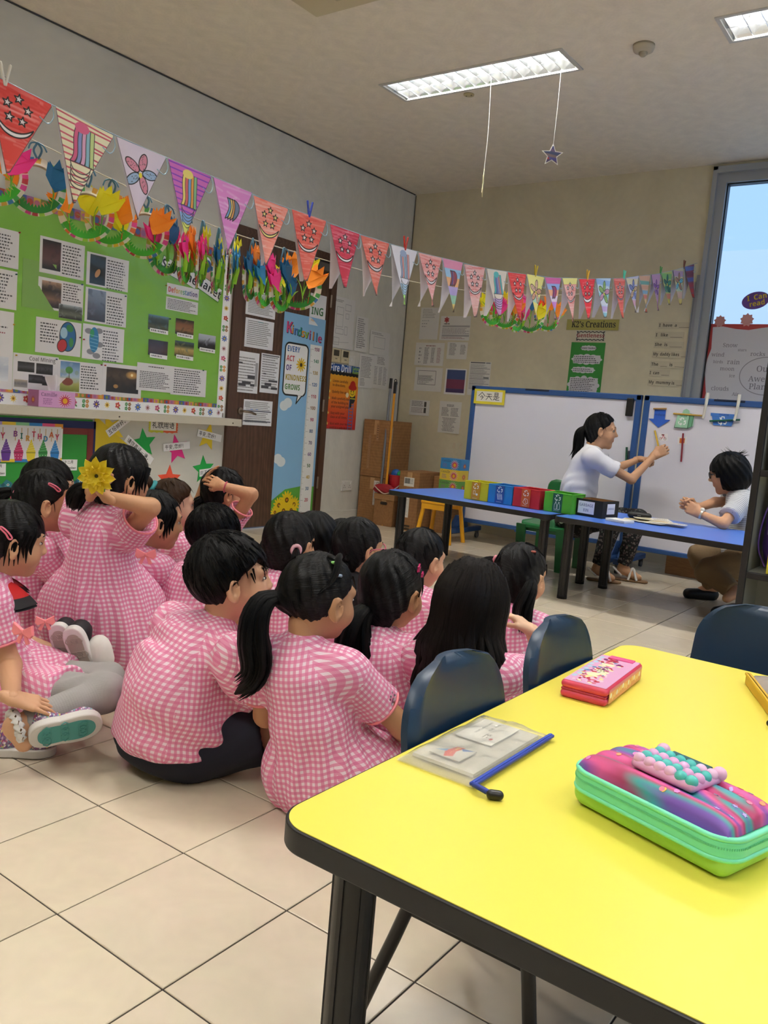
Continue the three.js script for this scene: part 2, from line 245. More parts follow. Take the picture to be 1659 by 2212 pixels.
struct('baseboard_left', [span(0, 0.012, 0, 0.09, 2.3, ROOM.z1), span(0, 0.012, 0, 0.09, 0, 1.05)], mWallL);
struct('baseboard_back', span(0, 2.70, 0, 0.09, 0, 0.012), mWallB);
struct('trim_1', tube([[0.006, 2.994, 0.02], [0.006, 2.994, 4], [0.006, 2.994, ROOM.z1 - 0.02]], 0.005, 20, 6), M('#4b4a47', 0.8));
struct('trim_2', tube([[0.006, 0.1, 0.006], [0.006, 1.5, 0.006], [0.006, 2.99, 0.006]], 0.004, 12, 6), M('#6b6658', 0.8));

// ---------- door in the left wall, dark wood veneer
{
  const wood = dtex(256, (u, v) => { const g = 0.5 + 0.5 * sin((u * 26 + 1.6 * tn(u, v * 0.35, 1.1, 2)) * 2 * PI); const f = 0.72 + 0.16 * g + 0.14 * tn(u, v, 5, 8); return [0.42 * f, 0.295 * f, 0.225 * f]; }, true);
  const md = M('#ffffff', 0.42, { map: wood }), d = new THREE.Group(); d.name = 'door_1'; d.userData.kind = 'structure'; scene.add(d);
  const frame = [span(-0.15, 0.022, 0, 2.235, 2.115, 2.2), span(-0.15, 0.022, 0, 2.235, 1.055, 1.125), span(-0.15, 0.022, 2.165, 2.235, 1.125, 2.115)];
  obj('door_frame', frame, md, d);
  const leaf = obj('door_leaf', at(rbox(0.04, 2.15, 0.982, 0.003), -0.012, 1.083, 1.62), md, d);
  const st = M('#9c8f80', 0.3, { metalness: 0.9 });
  const hz = 2.06, hd = new THREE.Group(); hd.name = 'door_handle'; d.add(hd);
  obj('rose', at(cyl(0.026, 0.026, 0.012), 0.012, 0.905, hz, 0, 0, PI / 2), st, hd);
  obj('lever', tube([[0.012, 0.905, hz], [0.05, 0.905, hz], [0.058, 0.904, hz - 0.02], [0.056, 0.9, hz - 0.07], [0.05, 0.888, hz - 0.125]], 0.009, 20, 10), st, hd);
  obj('lock', [at(cyl(0.026, 0.026, 0.012), 0.012, 0.808, hz, 0, 0, PI / 2), at(rbox(0.014, 0.028, 0.008), 0.022, 0.808, hz)], st, d);
  for (const y of [0.35, 1.0, 1.86]) obj('hinge', at(cyl(0.008, 0.008, 0.1), 0.026, y, 1.123), st, d);
  const cl = new THREE.Group(); cl.name = 'door_closer'; d.add(cl);
  obj('closer_body', at(rbox(0.05, 0.06, 0.2, 0.008), 0.04, 2.11, 1.24), M('#5b5650', 0.5), cl);
  obj('closer_arm', [rod(V(0.06, 2.15, 1.2), V(0.16, 2.235, 1.12), 0.008), rod(V(0.16, 2.235, 1.12), V(0.03, 2.23, 0.97), 0.008)], M('#77736c', 0.4), cl);
}
// ---------- window in the back wall
{
  const w = new THREE.Group(); w.name = 'window_1'; w.userData.kind = 'structure'; scene.add(w);
  const mF = M('#9da1a5', 0.42, { metalness: 0.15 });
  obj('window_frame', [span(2.668, 2.70, 0.5, 2.975, -0.02, 0.035), span(2.668, 5.43, 2.93, 2.975, -0.02, 0.035), span(2.70, 2.762, 0.55, 2.93, -0.12, 0.0), span(2.762, 5.4, 2.865, 2.93, -0.12, 0.0), span(2.762, 5.4, 0.55, 0.61, -0.12, 0), span(5.34, 5.4, 0.61, 2.87, -0.12, 0), span(4.05, 4.1, 0.61, 2.87, -0.11, -0.02)], mF, w);
  obj('gasket', [span(2.762, 2.77, 0.61, 2.865, -0.085, -0.03), span(2.77, 5.34, 2.857, 2.865, -0.085, -0.03)], mBlack, w);
  obj('cable_trunking', [span(2.64, 2.666, 0.2, 2.2, 0.0, 0.02), at(cyl(0.006, 0.006, 1.9), 2.632, 1.2, 0.012)], M('#8f9299', 0.5), w);
  for (const [a, b] of [[2.765, 4.06], [4.09, 5.345]]) obj('window_pane', span(a, b, 0.605, 2.87, -0.062, -0.056), M('#e6eff6', 0.02, { transmission: 1, thickness: 0, specularIntensity: 0.15 }), w);
  // outside: a walkway with its soffit and the pale house wall across it
  struct('exterior_house_wall', span(-8, 22, -1, 4.1, -8.2, -8), M('#dfe5ea', 0.9));
  struct('exterior_ground', span(-6, 16, -0.3, -0.12, -14, -0.16), M('#b9bfc6', 0.9));
}
// ---------- recessed lamps
{
  const mm = M('#d9dde2', 0.16, { metalness: 0.95 }), fr = M('#c9c7c2', 0.45), glow = M('#ffffff', 0.5, { emissive: new THREE.Color(1, 0.97, 0.93), emissiveIntensity: 5 });
  const h = 0.6, w = 0.135;
  const frame = merge([span(-h - 0.014, h + 0.014, -0.006, 0.004, -w - 0.014, -w + 0.006), span(-h - 0.014, h + 0.014, -0.006, 0.004, w - 0.006, w + 0.014), span(-h - 0.014, -h + 0.006, -0.006, 0.004, -w, w), span(h - 0.006, h + 0.014, -0.006, 0.004, -w, w)]);
  const housing = merge([span(-h, h, 0.1, 0.11, -w, w), span(-h, h, 0.0, 0.1, -w - 0.002, -w), span(-h, h, 0, 0.1, w, w + 0.002), span(-h - 0.002, -h, 0, 0.1, -w, w), span(h, h + 0.002, 0, 0.1, -w, w)]);
  const wedge = (len) => ext(shape2([[-0.016, 0.05], [0.016, 0.05], [0.008, 0.03], [0.0015, 0.004], [-0.0015, 0.004], [-0.008, 0.03]]), len);
  const blade = at(wedge(2 * w), 0, 0, -w), spine = at(wedge(2 * h), -h, 0, 0, 0, PI / 2, 0);
  const sideBlade = merge([at(ext(shape2([[0, 0.05], [0.02, 0.05], [0.008, 0.02], [0, 0.004]]), 2 * h), -h, 0, w, 0, PI / 2, 0), at(ext(shape2([[0, 0.05], [0, 0.004], [-0.008, 0.02], [-0.02, 0.05]]), 2 * h), -h, 0, -w, 0, PI / 2, 0)]);
  const pipe = at(cyl(0.013, 0.013, 1.16, 14), 0, 0, 0, 0, 0, PI / 2);
  const lab = ['square-louvred recessed ceiling lamp from which two paper stars hang', 'recessed ceiling lamp cut off by the top right corner of the picture'];
  LAMPS.forEach(([x, z], i) => {
    const t = thing('ceiling_lamp', lab[i] ?? ['recessed ceiling lamp over the seated children, out of view', 'recessed ceiling lamp further into the room, out of view'][i % 2], 'lamp', [x, 3.0, z], 0, i > 1 ? 'ceiling lamps out of view' : undefined);
    obj('frame', frame, fr, t); obj('housing', housing, mWhite, t); obj('side_reflector', sideBlade, mm, t); obj('spine', spine, mm, t);
    for (let k = 0; k < 15; k++) obj('louvre', blade, mm, t).position.x = -h + 0.02 + k * (2 * h - 0.04) / 14;
    for (const s of [-1, 1]) obj('light_tube', pipe, glow, t).position.set(0, 0.072, s * 0.066);
  });
}

// ---------- things on the walls. [along, height, width, height] are metres on the wall
function onLeft(name, label, cat, L, draw, o = {}) {
  const p = print(L[2], L[3], draw, o.ppm ?? 620, o.bg), m = obj(name, o.geo ? o.geo(p) : sheet(L[2], L[3], p, o), pmat(p, o.rough ?? 0.5, o.mat));
  m.position.set(o.x ?? 0.002, L[1], L[0]); m.rotation.set(0, PI / 2, 0); m.rotateZ(o.rot ?? 0); return tag(m, label, cat, o.group);
}
function onBack(name, label, cat, B, draw, o = {}) {
  const p = print(B[2], B[3], draw, o.ppm ?? 560, o.bg), m = obj(name, o.geo ? o.geo(p) : sheet(B[2], B[3], p, o), pmat(p, o.rough ?? 0.5, o.mat));
  m.position.set(B[0], B[1], o.z ?? 0.002); m.rotation.z = o.rot ?? 0; return tag(m, label, cat, o.group);
}
// --- the green display board
{
  const t = thing('notice_board', 'large green notice board with flower-print border on the left wall', 'notice board', [0.001, 0.85, 2.235]);
  obj('backing', span(0, 0.012, 0, 1.17, 0, 2.7), M('#5a3220', 0.5), t);
  obj('green_paper', [span(0.011, 0.0135, 0.03, 1.15, 0.06, 2.66)], M('#84bf45', 0.6), t);
  obj('pale_green_sheet', at(sheet(0.21, 0.27, null, { curl: 0.001 }), 0.0135, 0.69, 1.49, 0, PI / 2), M('#86b45c', 0.6), t);
  // borders: strips of printed card
  const cols = ['#c8413a', '#d8862f', '#3f62b5', '#e0b62e', '#c2527a', '#8a5a2a', '#5a3f8e', '#b98aa0'];
  const strip = (g, w, h) => { const n = Math.round(w / h / 1.15); const vert = h > w; const k = vert ? Math.round(h / w / 1.1) : n; for (let i = 0; i < k; i++) { const x = vert ? w / 2 : (i + 0.5) * w / k, y = vert ? (i + 0.5) * h / k : h / 2, r = 0.33 * min(w, h), c = cols[(i * 5 + 2) % 8]; const s = i % 4;
    if (s === 0) flower(g, x, y, r, c, '#f0c020', 8); else if (s === 1) { poly(g, star(r, 0.4, 9).map((q) => [x + q[0], y + q[1]]), c); C(g, '#7a4b1e', x, y, r * 0.25); } else if (s === 2) { C(g, '#3f7d3a', x + r * 0.5, y + r * 0.6, r * 0.45, r * 0.2, 0.6); flower(g, x, y - r * 0.1, r * 0.8, c, '#fff3b0', 5, 0.6); } else { for (let q = 0; q < 4; q++) flower(g, x + (q % 2 - 0.5) * r * 1.1, y + (q > 1 ? 0.5 : -0.5) * r * 1.1, r * 0.5, q % 2 ? c : '#3f8d46', '#eee', 5, 0.7); } } };
  const pb = print(2.55, 0.066, strip, 420), s1 = obj('border_strip', at(sheet(2.68, 0.072, pb, { n: 30, curl: 0.004 }), 0.0135, 0.03, 1.35, 0, PI / 2), pmat(pb), t);
  const pv = print(0.062, 1.1, strip, 420), s2 = obj('border_strip', at(sheet(0.07, 1.14, pv, { m: 30, curl: 0.012 }), 0.0135, 0.6, 0.035, 0, PI / 2), pmat(pv), t);
  const inner = (g, w, h) => { const cs = ['#b8462f', '#d9b23a', '#4a63a8', '#c9788f', '#7e8f3f', '#a76a9c', '#d98a4a']; for (let i = 0; i < 60; i++) { R(g, cs[(i * 3) % 7], i * w / 60, 0, w / 60 + 0.1, h); C(g, cs[(i * 3 + 2) % 7], (i + 0.5) * w / 60, h * 0.5, h * 0.3); } };
  const pi = print(2.5, 0.03, inner, 420), s3 = obj('inner_border', at(sheet(2.6, 0.03, pi, { n: 20, curl: 0.003 }), 0.0136, 0.078, 1.37, 0, PI / 2), pmat(pi), t);
  const pt = print(2.5, 0.06, inner, 420); obj('top_border', at(sheet(2.6, 0.06, pt, { n: 20, curl: 0.004 }), 0.0136, 1.14, 1.37, 0, PI / 2), pmat(pt), t);
  // clear film, crinkled
  const film = new THREE.PlaneGeometry(2.62, 1.07, 110, 50), P = film.attributes.position;
  for (let i = 0; i < P.count; i++) { const x = P.getX(i), y = P.getY(i), e = min(1, 10 * (1.31 - abs(x)), 10 * (0.535 - abs(y))); P.setZ(i, e * (0.004 * noise(x * 5 + y * 9, y * 2 - x * 3, 1) + 0.003 * noise(x * 14 + y * 22, y * 4, 5) + 0.004)); }
  film.computeVertexNormals(); obj('clear_film', at(film, 0.02, 0.63, 1.38, 0, PI / 2), M('#ffffff', 0.06, { transmission: 1, thickness: 0, ior: 1.4, specularIntensity: 0.8 }), t);
  tag(struct('trim_3', [span(0, 0.16, 0.795, 0.845, 2.185, 5.2)], M('#c9c2b0', 0.5)), 'beige ledge under the notice board', 'ledge');
  for (const z of [2.27, 3.24]) struct('trim_4', at(cyl(0.006, 0.004, 0.006, 12), 0.161, 0.815, z, 0, 0, PI / 2), M('#54473c', 0.4));
}
const doc = (pic, px, rows, o = {}) => (g, w, h) => { if (pic) photo(g, px[0], px[1] * h / 100, px[2], px[3] * h / 100, pic); smallPrint(g, o.x ?? 46, h * (o.y ?? 0.12), o.w ?? 46, rows, h * (o.lh ?? 0.085), '#4a4a4c', 0.42); if (o.more) o.more(g, w, h); };
const XB = 0.0145;
const board = (label, L, draw, o = {}) => onLeft(o.name ?? 'paper_sheet', label, o.cat ?? 'paper', L, draw, { x: XB, curl: 0.002, bg: '#e9e7e8', group: o.name ? undefined : 'printed sheets on the notice board', ...o });
board('text sheet cut off by the left picture edge, topmost of four', [3.99,1.707,0.266,0.206], doc(null, null, 9, { x: 8, w: 84, y: 0.15 }));
board('text sheet cut off by the left picture edge, second from top', [3.994,1.484,0.267,0.213], doc(null, null, 9, { x: 8, w: 84, y: 0.12 }));
board('sheet with red line of text at the left picture edge, third from top', [4.002,1.257,0.259,0.212], doc(null, null, 1, { x: 10, w: 80, y: 0.4, more: (g, w, h) => smallPrint(g, 40, h * 0.55, 50, 1, h * 0.07, '#a04a5a') }));
board('sheet at the left picture edge in the row just above the flower border', [4.002,1.042,0.261,0.227], doc(['#dfe3ea', '#c3cbd8', '#eef0f3'], [6, 20, 84, 60], 0));
board('sheet with tall dark reddish photo and text, top of the second column', [3.583,1.719,0.292,0.205], doc(['#2a2422', '#5d3a3a', '#6b4a48', '#1f2430'], [6, 8, 40, 80], 10, { x: 50, w: 44 }));
board('sheet with dusky orange smoke photo and text above a pasted landscape', [3.583,1.502,0.297,0.179], doc(['#c9a58c', '#3a342f', '#8c6a55', '#2a2a38'], [8, 10, 42, 82], 7, { x: 54, w: 40, y: 0.08 }));
board('small grey landscape photo pasted over the corner of a text sheet', [3.517,1.417,0.157,0.081], doc(['#b9c3c9', '#4b4f48', '#757a68', '#2d2d2a'], [1, 1, 98, 98], 0), { name: 'photo_print', cat: 'photo', x: XB + 0.002 });
board('sheet with a drawn earth wearing a red boxing glove beside text', [3.588,1.26,0.299,0.203], doc(null, null, 7, { x: 10, w: 40, y: 0.14, more: (g, w, h) => { C(g, '#222', 70, h * 0.45, 19, h * 0.43); C(g, '#2f6fa8', 70, h * 0.45, 17.5, h * 0.41); C(g, '#3f8d4f', 74, h * 0.2, 8, h * 0.1, 0.5); C(g, '#3f8d4f', 78, h * 0.6, 5, h * 0.14); C(g, '#a8cfe0', 61, h * 0.35, 8, h * 0.16); C(g, '#222', 58, h * 0.72, 11, h * 0.2, 0.4); C(g, '#c23b40', 58, h * 0.72, 9.6, h * 0.18, 0.4); } }));
board('sheet with black water photo showing an orange fish and text', [3.268,1.698,0.303,0.195], doc(['#3a4648', '#2a3436', '#1d2628', '#31403f'], [8, 6, 36, 88], 11, { x: 48, w: 46, more: (g, w, h) => C(g, '#c08a58', 26, h * 0.6, 5, h * 0.15, 0.5) }));
board('sheet with hazy blue-grey sky photo and text beside it', [3.269,1.482,0.301,0.207], doc(['#8a9cb5', '#7d8ba0', '#5c6578', '#3f4450'], [6, 4, 42, 90], 11, { x: 52, w: 42, y: 0.16 }));
board('sheet with a drawn blue earth in grey smoke clouds and text', [3.277,1.26,0.301,0.211], doc(null, null, 12, { x: 48, w: 44, more: (g, w, h) => { for (const [x, y] of [[14, 20], [38, 16], [40, 55], [20, 78], [34, 88]]) C(g, '#8f8d90', x, y * h / 100, 9, h * 0.08); C(g, '#2c7fb0', 27, h * 0.43, 11, h * 0.36); C(g, '#2f9a5c', 22, h * 0.25, 5, h * 0.12); for (let i = 0; i < 5; i++) poly(g, [[18, h * (0.3 + i * 0.1)], [36, h * (0.33 + i * 0.1)]], null, '#9fd0e6', 1); } }));
board('sheet titled Coal Mining with five small mining photos', [3.726,1.034,0.287,0.214], (g, w, h) => { T(g, 'Coal Mining', 34, h * 0.17, 11, '#333', 'sans-serif', 'left', 'normal'); const k = [['#2a2a2c', '#55565a', '#1a1a1a']]; for (const [x, y, a, b] of [[10, 22, 36, 26], [50, 22, 37, 28], [34, 54, 31, 22], [4, 70, 28, 20], [64, 56, 28, 24]]) photo(g, x, y * h / 100, a, b * h / 100, x === 4 ? ['#c9b8a0', '#7a7c80', '#a8a49c'] : k[0]); });
board('sheet with photo of hands holding a seedling under blue sky', [3.431,1.035,0.312,0.191], doc(['#5f86b8', '#8fb0d2', '#b9cbd8', '#b8b86a', '#7f8c34'], [6, 4, 42, 92], 9, { x: 51, w: 42, y: 0.12, more: (g, w, h) => { C(g, '#4d8a3a', 25, h * 0.3, 8, h * 0.11); R(g, '#5a4a2a', 24.5, h * 0.35, 1.4, h * 0.2); C(g, '#8a4a38', 22, h * 0.66, 12, h * 0.12); } }));
board('sheet with a single large dark photo of a glowing light', [3.125,1.04,0.299,0.207], (g, w, h) => { photo(g, 10, h * 0.12, 82, h * 0.74, ['#3a2f26', '#5a4a38', '#2a2622', '#1d1c1c']); for (let i = 0; i < 6; i++) { g.globalAlpha = 0.3; C(g, '#f0b45a', 74, h * 0.3, 16 - i * 2.4, h * (0.13 - i * 0.02)); } g.globalAlpha = 1; C(g, '#fff0c0', 74, h * 0.3, 3); C(g, '#b98a4a', 34, h * 0.68, 6, h * 0.06); });
board('white text sheet about consequences, left of two joined sheets', [2.863,1.082,0.306,0.18], doc(null, null, 10, { x: 8, w: 82, y: 0.3, lh: 0.062, more: (g, w, h) => smallPrint(g, 30, h * 0.1, 46, 1, h * 0.07, '#333') }), { x: XB + 0.002 });
board('white text sheet about consequences, right of two joined sheets', [2.574,1.077,0.313,0.189], doc(null, null, 11, { x: 8, w: 84, y: 0.08, lh: 0.08 }));
const RB = ['#c0303c', '#d0503a', '#d8783a', '#e0a040', '#d8c060', '#9cb878', '#4a9a78', '#3f7f9c', '#3a62a0', '#41508f', '#46407c', '#4a3a70', '#4a3468'];
board('white card with the rainbow-coloured word Deforestation', [2.669,1.679,0.276,0.075], (g, w, h) => { let x = 4; g.font = 'bold ' + h * 0.62 + 'px sans-serif'; [...'Deforestation'].forEach((c, i) => { const k = 92 / g.measureText('Deforestation').width; g.save(); g.translate(x, h * 0.74); g.scale(k, 1); T(g, c, 0, 0, h * 0.62, RB[i]); g.restore(); x += g.measureText(c).width * k; }); }, { name: 'title_card', cat: 'card' });
board('white text card just under the word Deforestation', [2.67,1.585,0.276,0.084], doc(null, null, 7, { x: 5, w: 90, y: 0.14, lh: 0.115 }), { name: 'text_card', cat: 'card' });
{
  const ph = [['forest clearing photo under a blue band, upper left of five', [2.861,1.443,0.167,0.098], ['#6f9cb5', '#44524a', '#2f3a2c', '#5a5a40', '#26301f']], ['photo of an orange dirt track through dark forest', [2.638,1.445,0.158,0.104], ['#20221c', '#8a5a3a', '#9a6a44', '#2c3426']], ['dark purple burnt-land photo, lower left of five', [2.854,1.28,0.16,0.101], ['#3a4048', '#4a3f48', '#5a4440', '#33303a']], ['photo of pale sandy clearing in dark green forest', [2.631,1.297,0.167,0.104], ['#4d6a78', '#2f3a28', '#c9b06a', '#a88f50', '#33382a']], ['black and white hillside photo, rightmost of five', [2.431,1.369,0.16,0.104], ['#c3cad6', '#b0b8c6', '#2a2628', '#242022']]];
  for (const [lab, L, c] of ph) {
    const o = board(lab, L, (g, w, h) => photo(g, 0, 0, 100, h, c), { name: 'photo_print', cat: 'photo', group: 'small photos on the notice board' });
    const p = print(L[2] * 0.9, 0.026, (g, w, h) => smallPrint(g, 8, h * 0.3, 84, 1, h * 0.8, '#444'), 500), q = obj('caption_strip', sheet(L[2] * 0.9, 0.026, p, { curl: 0.001 }), pmat(p), o); q.position.set(0.006, -L[3] / 2 - 0.004, 0.003); q.rotation.z = -0.02;
  }
  for (const [s, lab, x, y, w, rot] of [['Planet', 'slanting word card Planet at the top right of the notice board', 447, 622, 0.24, -0.34], ['the', 'slanting word card partly hidden by paper crowns, left of Planet', 407, 601, 0.13, -0.3], ['Save', 'slanting word card nearly hidden by paper crowns, first of three', 368, 580, 0.18, -0.26]]) {
    const c = LW(x, y); board(lab, [c[0], c[1], w, 0.1], (g, ww, h) => { R(g, '#3f8a2c', 0, 0, 100, h); R(g, '#efeeee', 2, 2, 96, h - 4); T(g, s, 50, h * 0.76, h * 0.8, '#1c1c1c', 'sans-serif', 'center'); }, { name: 'word_card', cat: 'card', rot, x: XB + 0.001 });
  }
  const c = LW(441, 588); board('oval cut-out of a hand holding a small blue earth', [c[0], c[1], 0.13, 0.21], (g, w, h) => { C(g, '#fff', 50, h / 2, 50, h / 2); C(g, '#d8a58c', 50, h * 0.55, 42, h * 0.42); C(g, '#2f62a8', 60, h * 0.3, 26, h * 0.2); C(g, '#5a8a4a', 66, h * 0.27, 10, h * 0.07); poly(g, [[30, h * 0.5], [50, h * 0.7]], null, '#9a6a54', 2); }, { name: 'paper_cutout', cat: 'cut-out', geo: (p) => cutout(Array.from({ length: 28 }, (_, i) => [cos(i / 14 * PI) * 0.065, sin(i / 14 * PI) * 0.105]), 0.001, p), x: XB + 0.001 });
}
function LW(x, y) { // where a sight line through the picture meets the left wall; used for a few cards of known size
  const d = V((x - 829.5) / 1795.25, -(y - 1106) / 1795.25, -1).applyQuaternion(camera.quaternion), t = -camera.position.x / d.x; return [camera.position.z + d.z * t, camera.position.y + d.y * t];
}
// push pins
{
  const pin = lathe([[0, 0], [0.0015, 0.004], [0.0045, 0.005], [0.0035, 0.009], [0.0045, 0.014], [0, 0.0145]], 12);
  const cs = ['#b8322c', '#1f5a5c', '#c9a02c', '#2a3f80', '#8c2f4a'];
  [[37, 503, 'top right corner of the topmost cut-off text sheet'], [30, 593, 'corner of the second cut-off text sheet'], [25, 701, 'right edge of the third cut-off sheet'], [172, 615, 'corner of the orange smoke sheet'], [168, 729, 'right edge of the boxing-glove earth sheet'], [176, 733, 'left edge of the smoky earth sheet'], [266, 640, 'corner of the hazy sky sheet'], [30, 767, 'left corner of the coal mining sheet'], [117, 776, 'right corner of the coal mining sheet'], [214, 788, 'corner of the seedling sheet'], [222, 789, 'corner of the dark glowing photo'], [434, 800, 'corner of the right consequences sheet'], [354, 617, 'left of the word Deforestation'], [362, 689, 'between the two upper forest photos']].forEach(([x, y, w], i) => {
    const p = LW(x, y); const o = obj('push_pin', pin, M(cs[i % 5], 0.35)); o.position.set(XB + 0.002, p[1], p[0]); o.rotation.z = -PI / 2; tag(o, 'small coloured push pin at the ' + w, 'pin', 'push pins on the notice board');
  });
}
// --- birthday board below the ledge, the polite-phrase stars
{
  const t = thing('birthday_board', 'green birthday board with navy and red edging under the ledge', 'notice board', [0.001, 0.08, 3.305]);
  obj('green_paper', span(0, 0.008, 0, 0.7, 0.02, 1.3), M('#2f9a3a', 0.5), t);
  obj('navy_edge', span(0, 0.012, 0.645, 0.69, 0, 1.3), M('#1f2a62', 0.5), t); obj('red_edge', [span(0, 0.011, 0.605, 0.645, 0.05, 1.3), span(0, 0.011, 0, 0.645, 0.012, 0.055)], M('#7f2f2a', 0.5), t);
  obj('navy_edge', span(0, 0.012, 0, 0.69, -0.002, 0.012), M('#1f2a62', 0.5), t);
  const L = [3.812,0.629,0.552,0.233];
  onLeft('birthday_banner', 'white cut-out banner of cupcakes with candle letters HAPPY BIRTHDAY', 'banner', L, (g, w, h) => {
    ['#e8622c', '#b9a0d8', '#f0d040', '#8fd0a0', '#2f86d0', '#e85a8a', '#f0a030'].forEach((c, i) => { R(g, c, i * 15, 0, 15, h * 0.12); R(g, ['#e8622c', '#b9a0d8', '#f0d040', '#2f86d0'][i % 4], i * 15, h * 0.88, 15, h * 0.12); }); R(g, '#f3f1f4', 0, h * 0.08, 98, h * 0.84);
    const cs = ['#c02c58', '#e07a2c', '#2f7a5a', '#c02c58', '#c02c58', '#2f6fc0', '#8a3a8c', '#1f6a5a', '#e0a040', '#c8324a', '#c02c58', '#2f86c0', '#d05a2c'];
    [...'HAPPY BIRTHDAY'].forEach((c, i) => { const x = 3.5 + i * 6.9; if (c !== ' ') { R(g, '#c9a060', x - 0.3, h * 0.14, 0.7, h * 0.32); T(g, c, x, h * (0.36 + 0.05 * (i % 3)), h * 0.2, cs[i % 13], 'sans-serif', 'center'); } });
    ['#7a3a9c', '#e0702c', '#6a3a9c', '#c8306a', '#e8d43a', '#3fa050', '#2f86d0'].forEach((c, i) => { const x = 7 + i * 14; for (let k = 0; k < 5; k++) C(g, c, x, h * (0.72 - k * 0.06), 5.2 - k * 1.05, h * 0.055); g.globalAlpha = 0.35; for (let k = 0; k < 4; k++) poly(g, [[x - 4 + k, h * (0.71 - k * 0.06)], [x + 4 - k, h * (0.68 - k * 0.06)]], null, '#fff', 0.7); g.globalAlpha = 1; poly(g, [[x - 5.4, h * 0.74], [x + 5.4, h * 0.74], [x + 4, h * 0.96], [x - 4, h * 0.96]], c); g.globalAlpha = 0.25; R(g, '#000', x - 5.4, h * 0.74, 10.8, h * 0.03); g.globalAlpha = 1; if (i % 2) for (let k = 0; k < 6; k++) C(g, '#fff', x - 3.4 + (k % 3) * 3.2, h * (0.82 + floor(k / 3) * 0.07), 0.5); });
  }, { x: 0.014, curl: 0.004, ppm: 700, n: 16 });
  onLeft('month_card', 'white card reading December in Chinese and English on the birthday board', 'card', [3.48,0.496,0.112,0.068], (g, w, h) => { han(g, '十二月', 20, h * 0.1, 17, '#222', 1); T(g, 'December', 50, h * 0.86, 17, '#333', 'sans-serif', 'center'); }, { x: 0.0085, ppm: 1000 });
  onLeft('month_card', 'month card cut off by the left picture edge on the birthday board', 'card', [3.938,0.468,0.097,0.073], (g, w, h) => { han(g, '十一月', 20, h * 0.1, 17, '#222', 1); T(g, 'November', 50, h * 0.86, 17, '#333', 'sans-serif', 'center'); }, { x: 0.0085, ppm: 1000 });
  for (const [x, y, lab] of [[165, 1043, 'teal paper fish on the birthday board beside the yellow flower'], [8, 1050, 'teal paper fish at the left picture edge']]) { const c = LW(x, y); onLeft('paper_fish', lab, 'cut-out', [c[0], c[1], 0.1, 0.09], (g, w, h) => { R(g, '#2f7f8f', 0, 0, 100, h); C(g, '#1f5a70', 40, h * 0.4, 12); C(g, '#fff', 70, h * 0.4, 8); C(g, '#111', 70, h * 0.4, 4); smallPrint(g, 10, h * 0.6, 60, 3, 9, '#4aa0a8'); }, { x: 0.009, geo: (p) => cutout([[-0.05, 0.035], [-0.02, 0.01], [0.01, 0.04], [0.045, 0.02], [0.05, -0.01], [0.02, -0.04], [-0.02, -0.015], [-0.05, -0.04], [-0.035, 0]], 0.001, p) }); }
  // yellow house-shaped paper with a red paper sun
  const hs = thing('paper_house', 'big yellow paper house gable with red scalloped flower behind a child', 'paper craft', [0.001, 0.13, 3.305]);
  obj('house_wall', at(cutout([[0, 0], [0.34, 0], [0.34, 0.44], [0.0, 0.68]], 0.002), 0, 0, 0, 0, PI / 2), M('#e8cc2c', 0.55), hs);
  obj('red_flower', at(cutout(star(0.11, 0.8, 14), 0.002), 0.003, 0.36, -0.1, 0, PI / 2), M('#c2332c', 0.5), hs);
  const stars = [[240, 929, '#f2d62c', 0.5, '互给排好。', 255, 919, 0.62, 'yellow'], [310, 958, '#1fae4a', 0.15, '请你再说一遍。', 300, 972, -0.62, 'green'], [381, 970, '#e8308c', 0.25, '午安，您好！', 381, 964, 0.1, 'hot pink'], [449, 943, '#f2d62c', -0.2, '早安，您好！', 452, 941, -0.16, 'yellow'], [439, 1014, '#1fae4a', 0.1, '对不起', 445, 1020, 0.1, 'green']];
  const where = ['beside the yellow house', 'right of the flower girl', 'in the middle of the wall', 'nearest the door', 'above the girl with hands on head'];
  stars.forEach(([x, y, c, rot, s, sx, sy, sr, cn], i) => {
    const p = LW(x, y), q = LW(sx, sy), o = obj('paper_star', cutout(star(0.105, 0.46), 0.0015), M(c, 0.5)); o.position.set(0.001, p[1], p[0]); o.rotation.set(0, PI / 2, 0); o.rotateZ(rot); tag(o, cn + ' paper star on the wall ' + where[i], 'paper star', 'paper stars on the left wall');
    const w = 0.03 + s.length * 0.034; onLeft('phrase_slip', 'white slip of Chinese writing on the ' + cn + ' star ' + where[i], 'paper slip', [q[0], q[1], w, 0.052], (g, ww, h) => han(g, s, 6, h * 0.2, h * 0.58, '#2a2a2c', 0.9), { rot: sr, x: 0.0035, ppm: 1300, group: 'Chinese phrase slips', curl: 0.001 });
  });
  const p = LW(365, 1036), o = obj('paper_star', cutout(star(0.105, 0.46), 0.0015), M('#f0583a', 0.5)); o.position.set(0.001, p[1], p[0]); o.rotation.set(0, PI / 2, 0); tag(o, 'orange-red paper star peeping above the brown-haired girl', 'paper star', 'paper stars on the left wall');
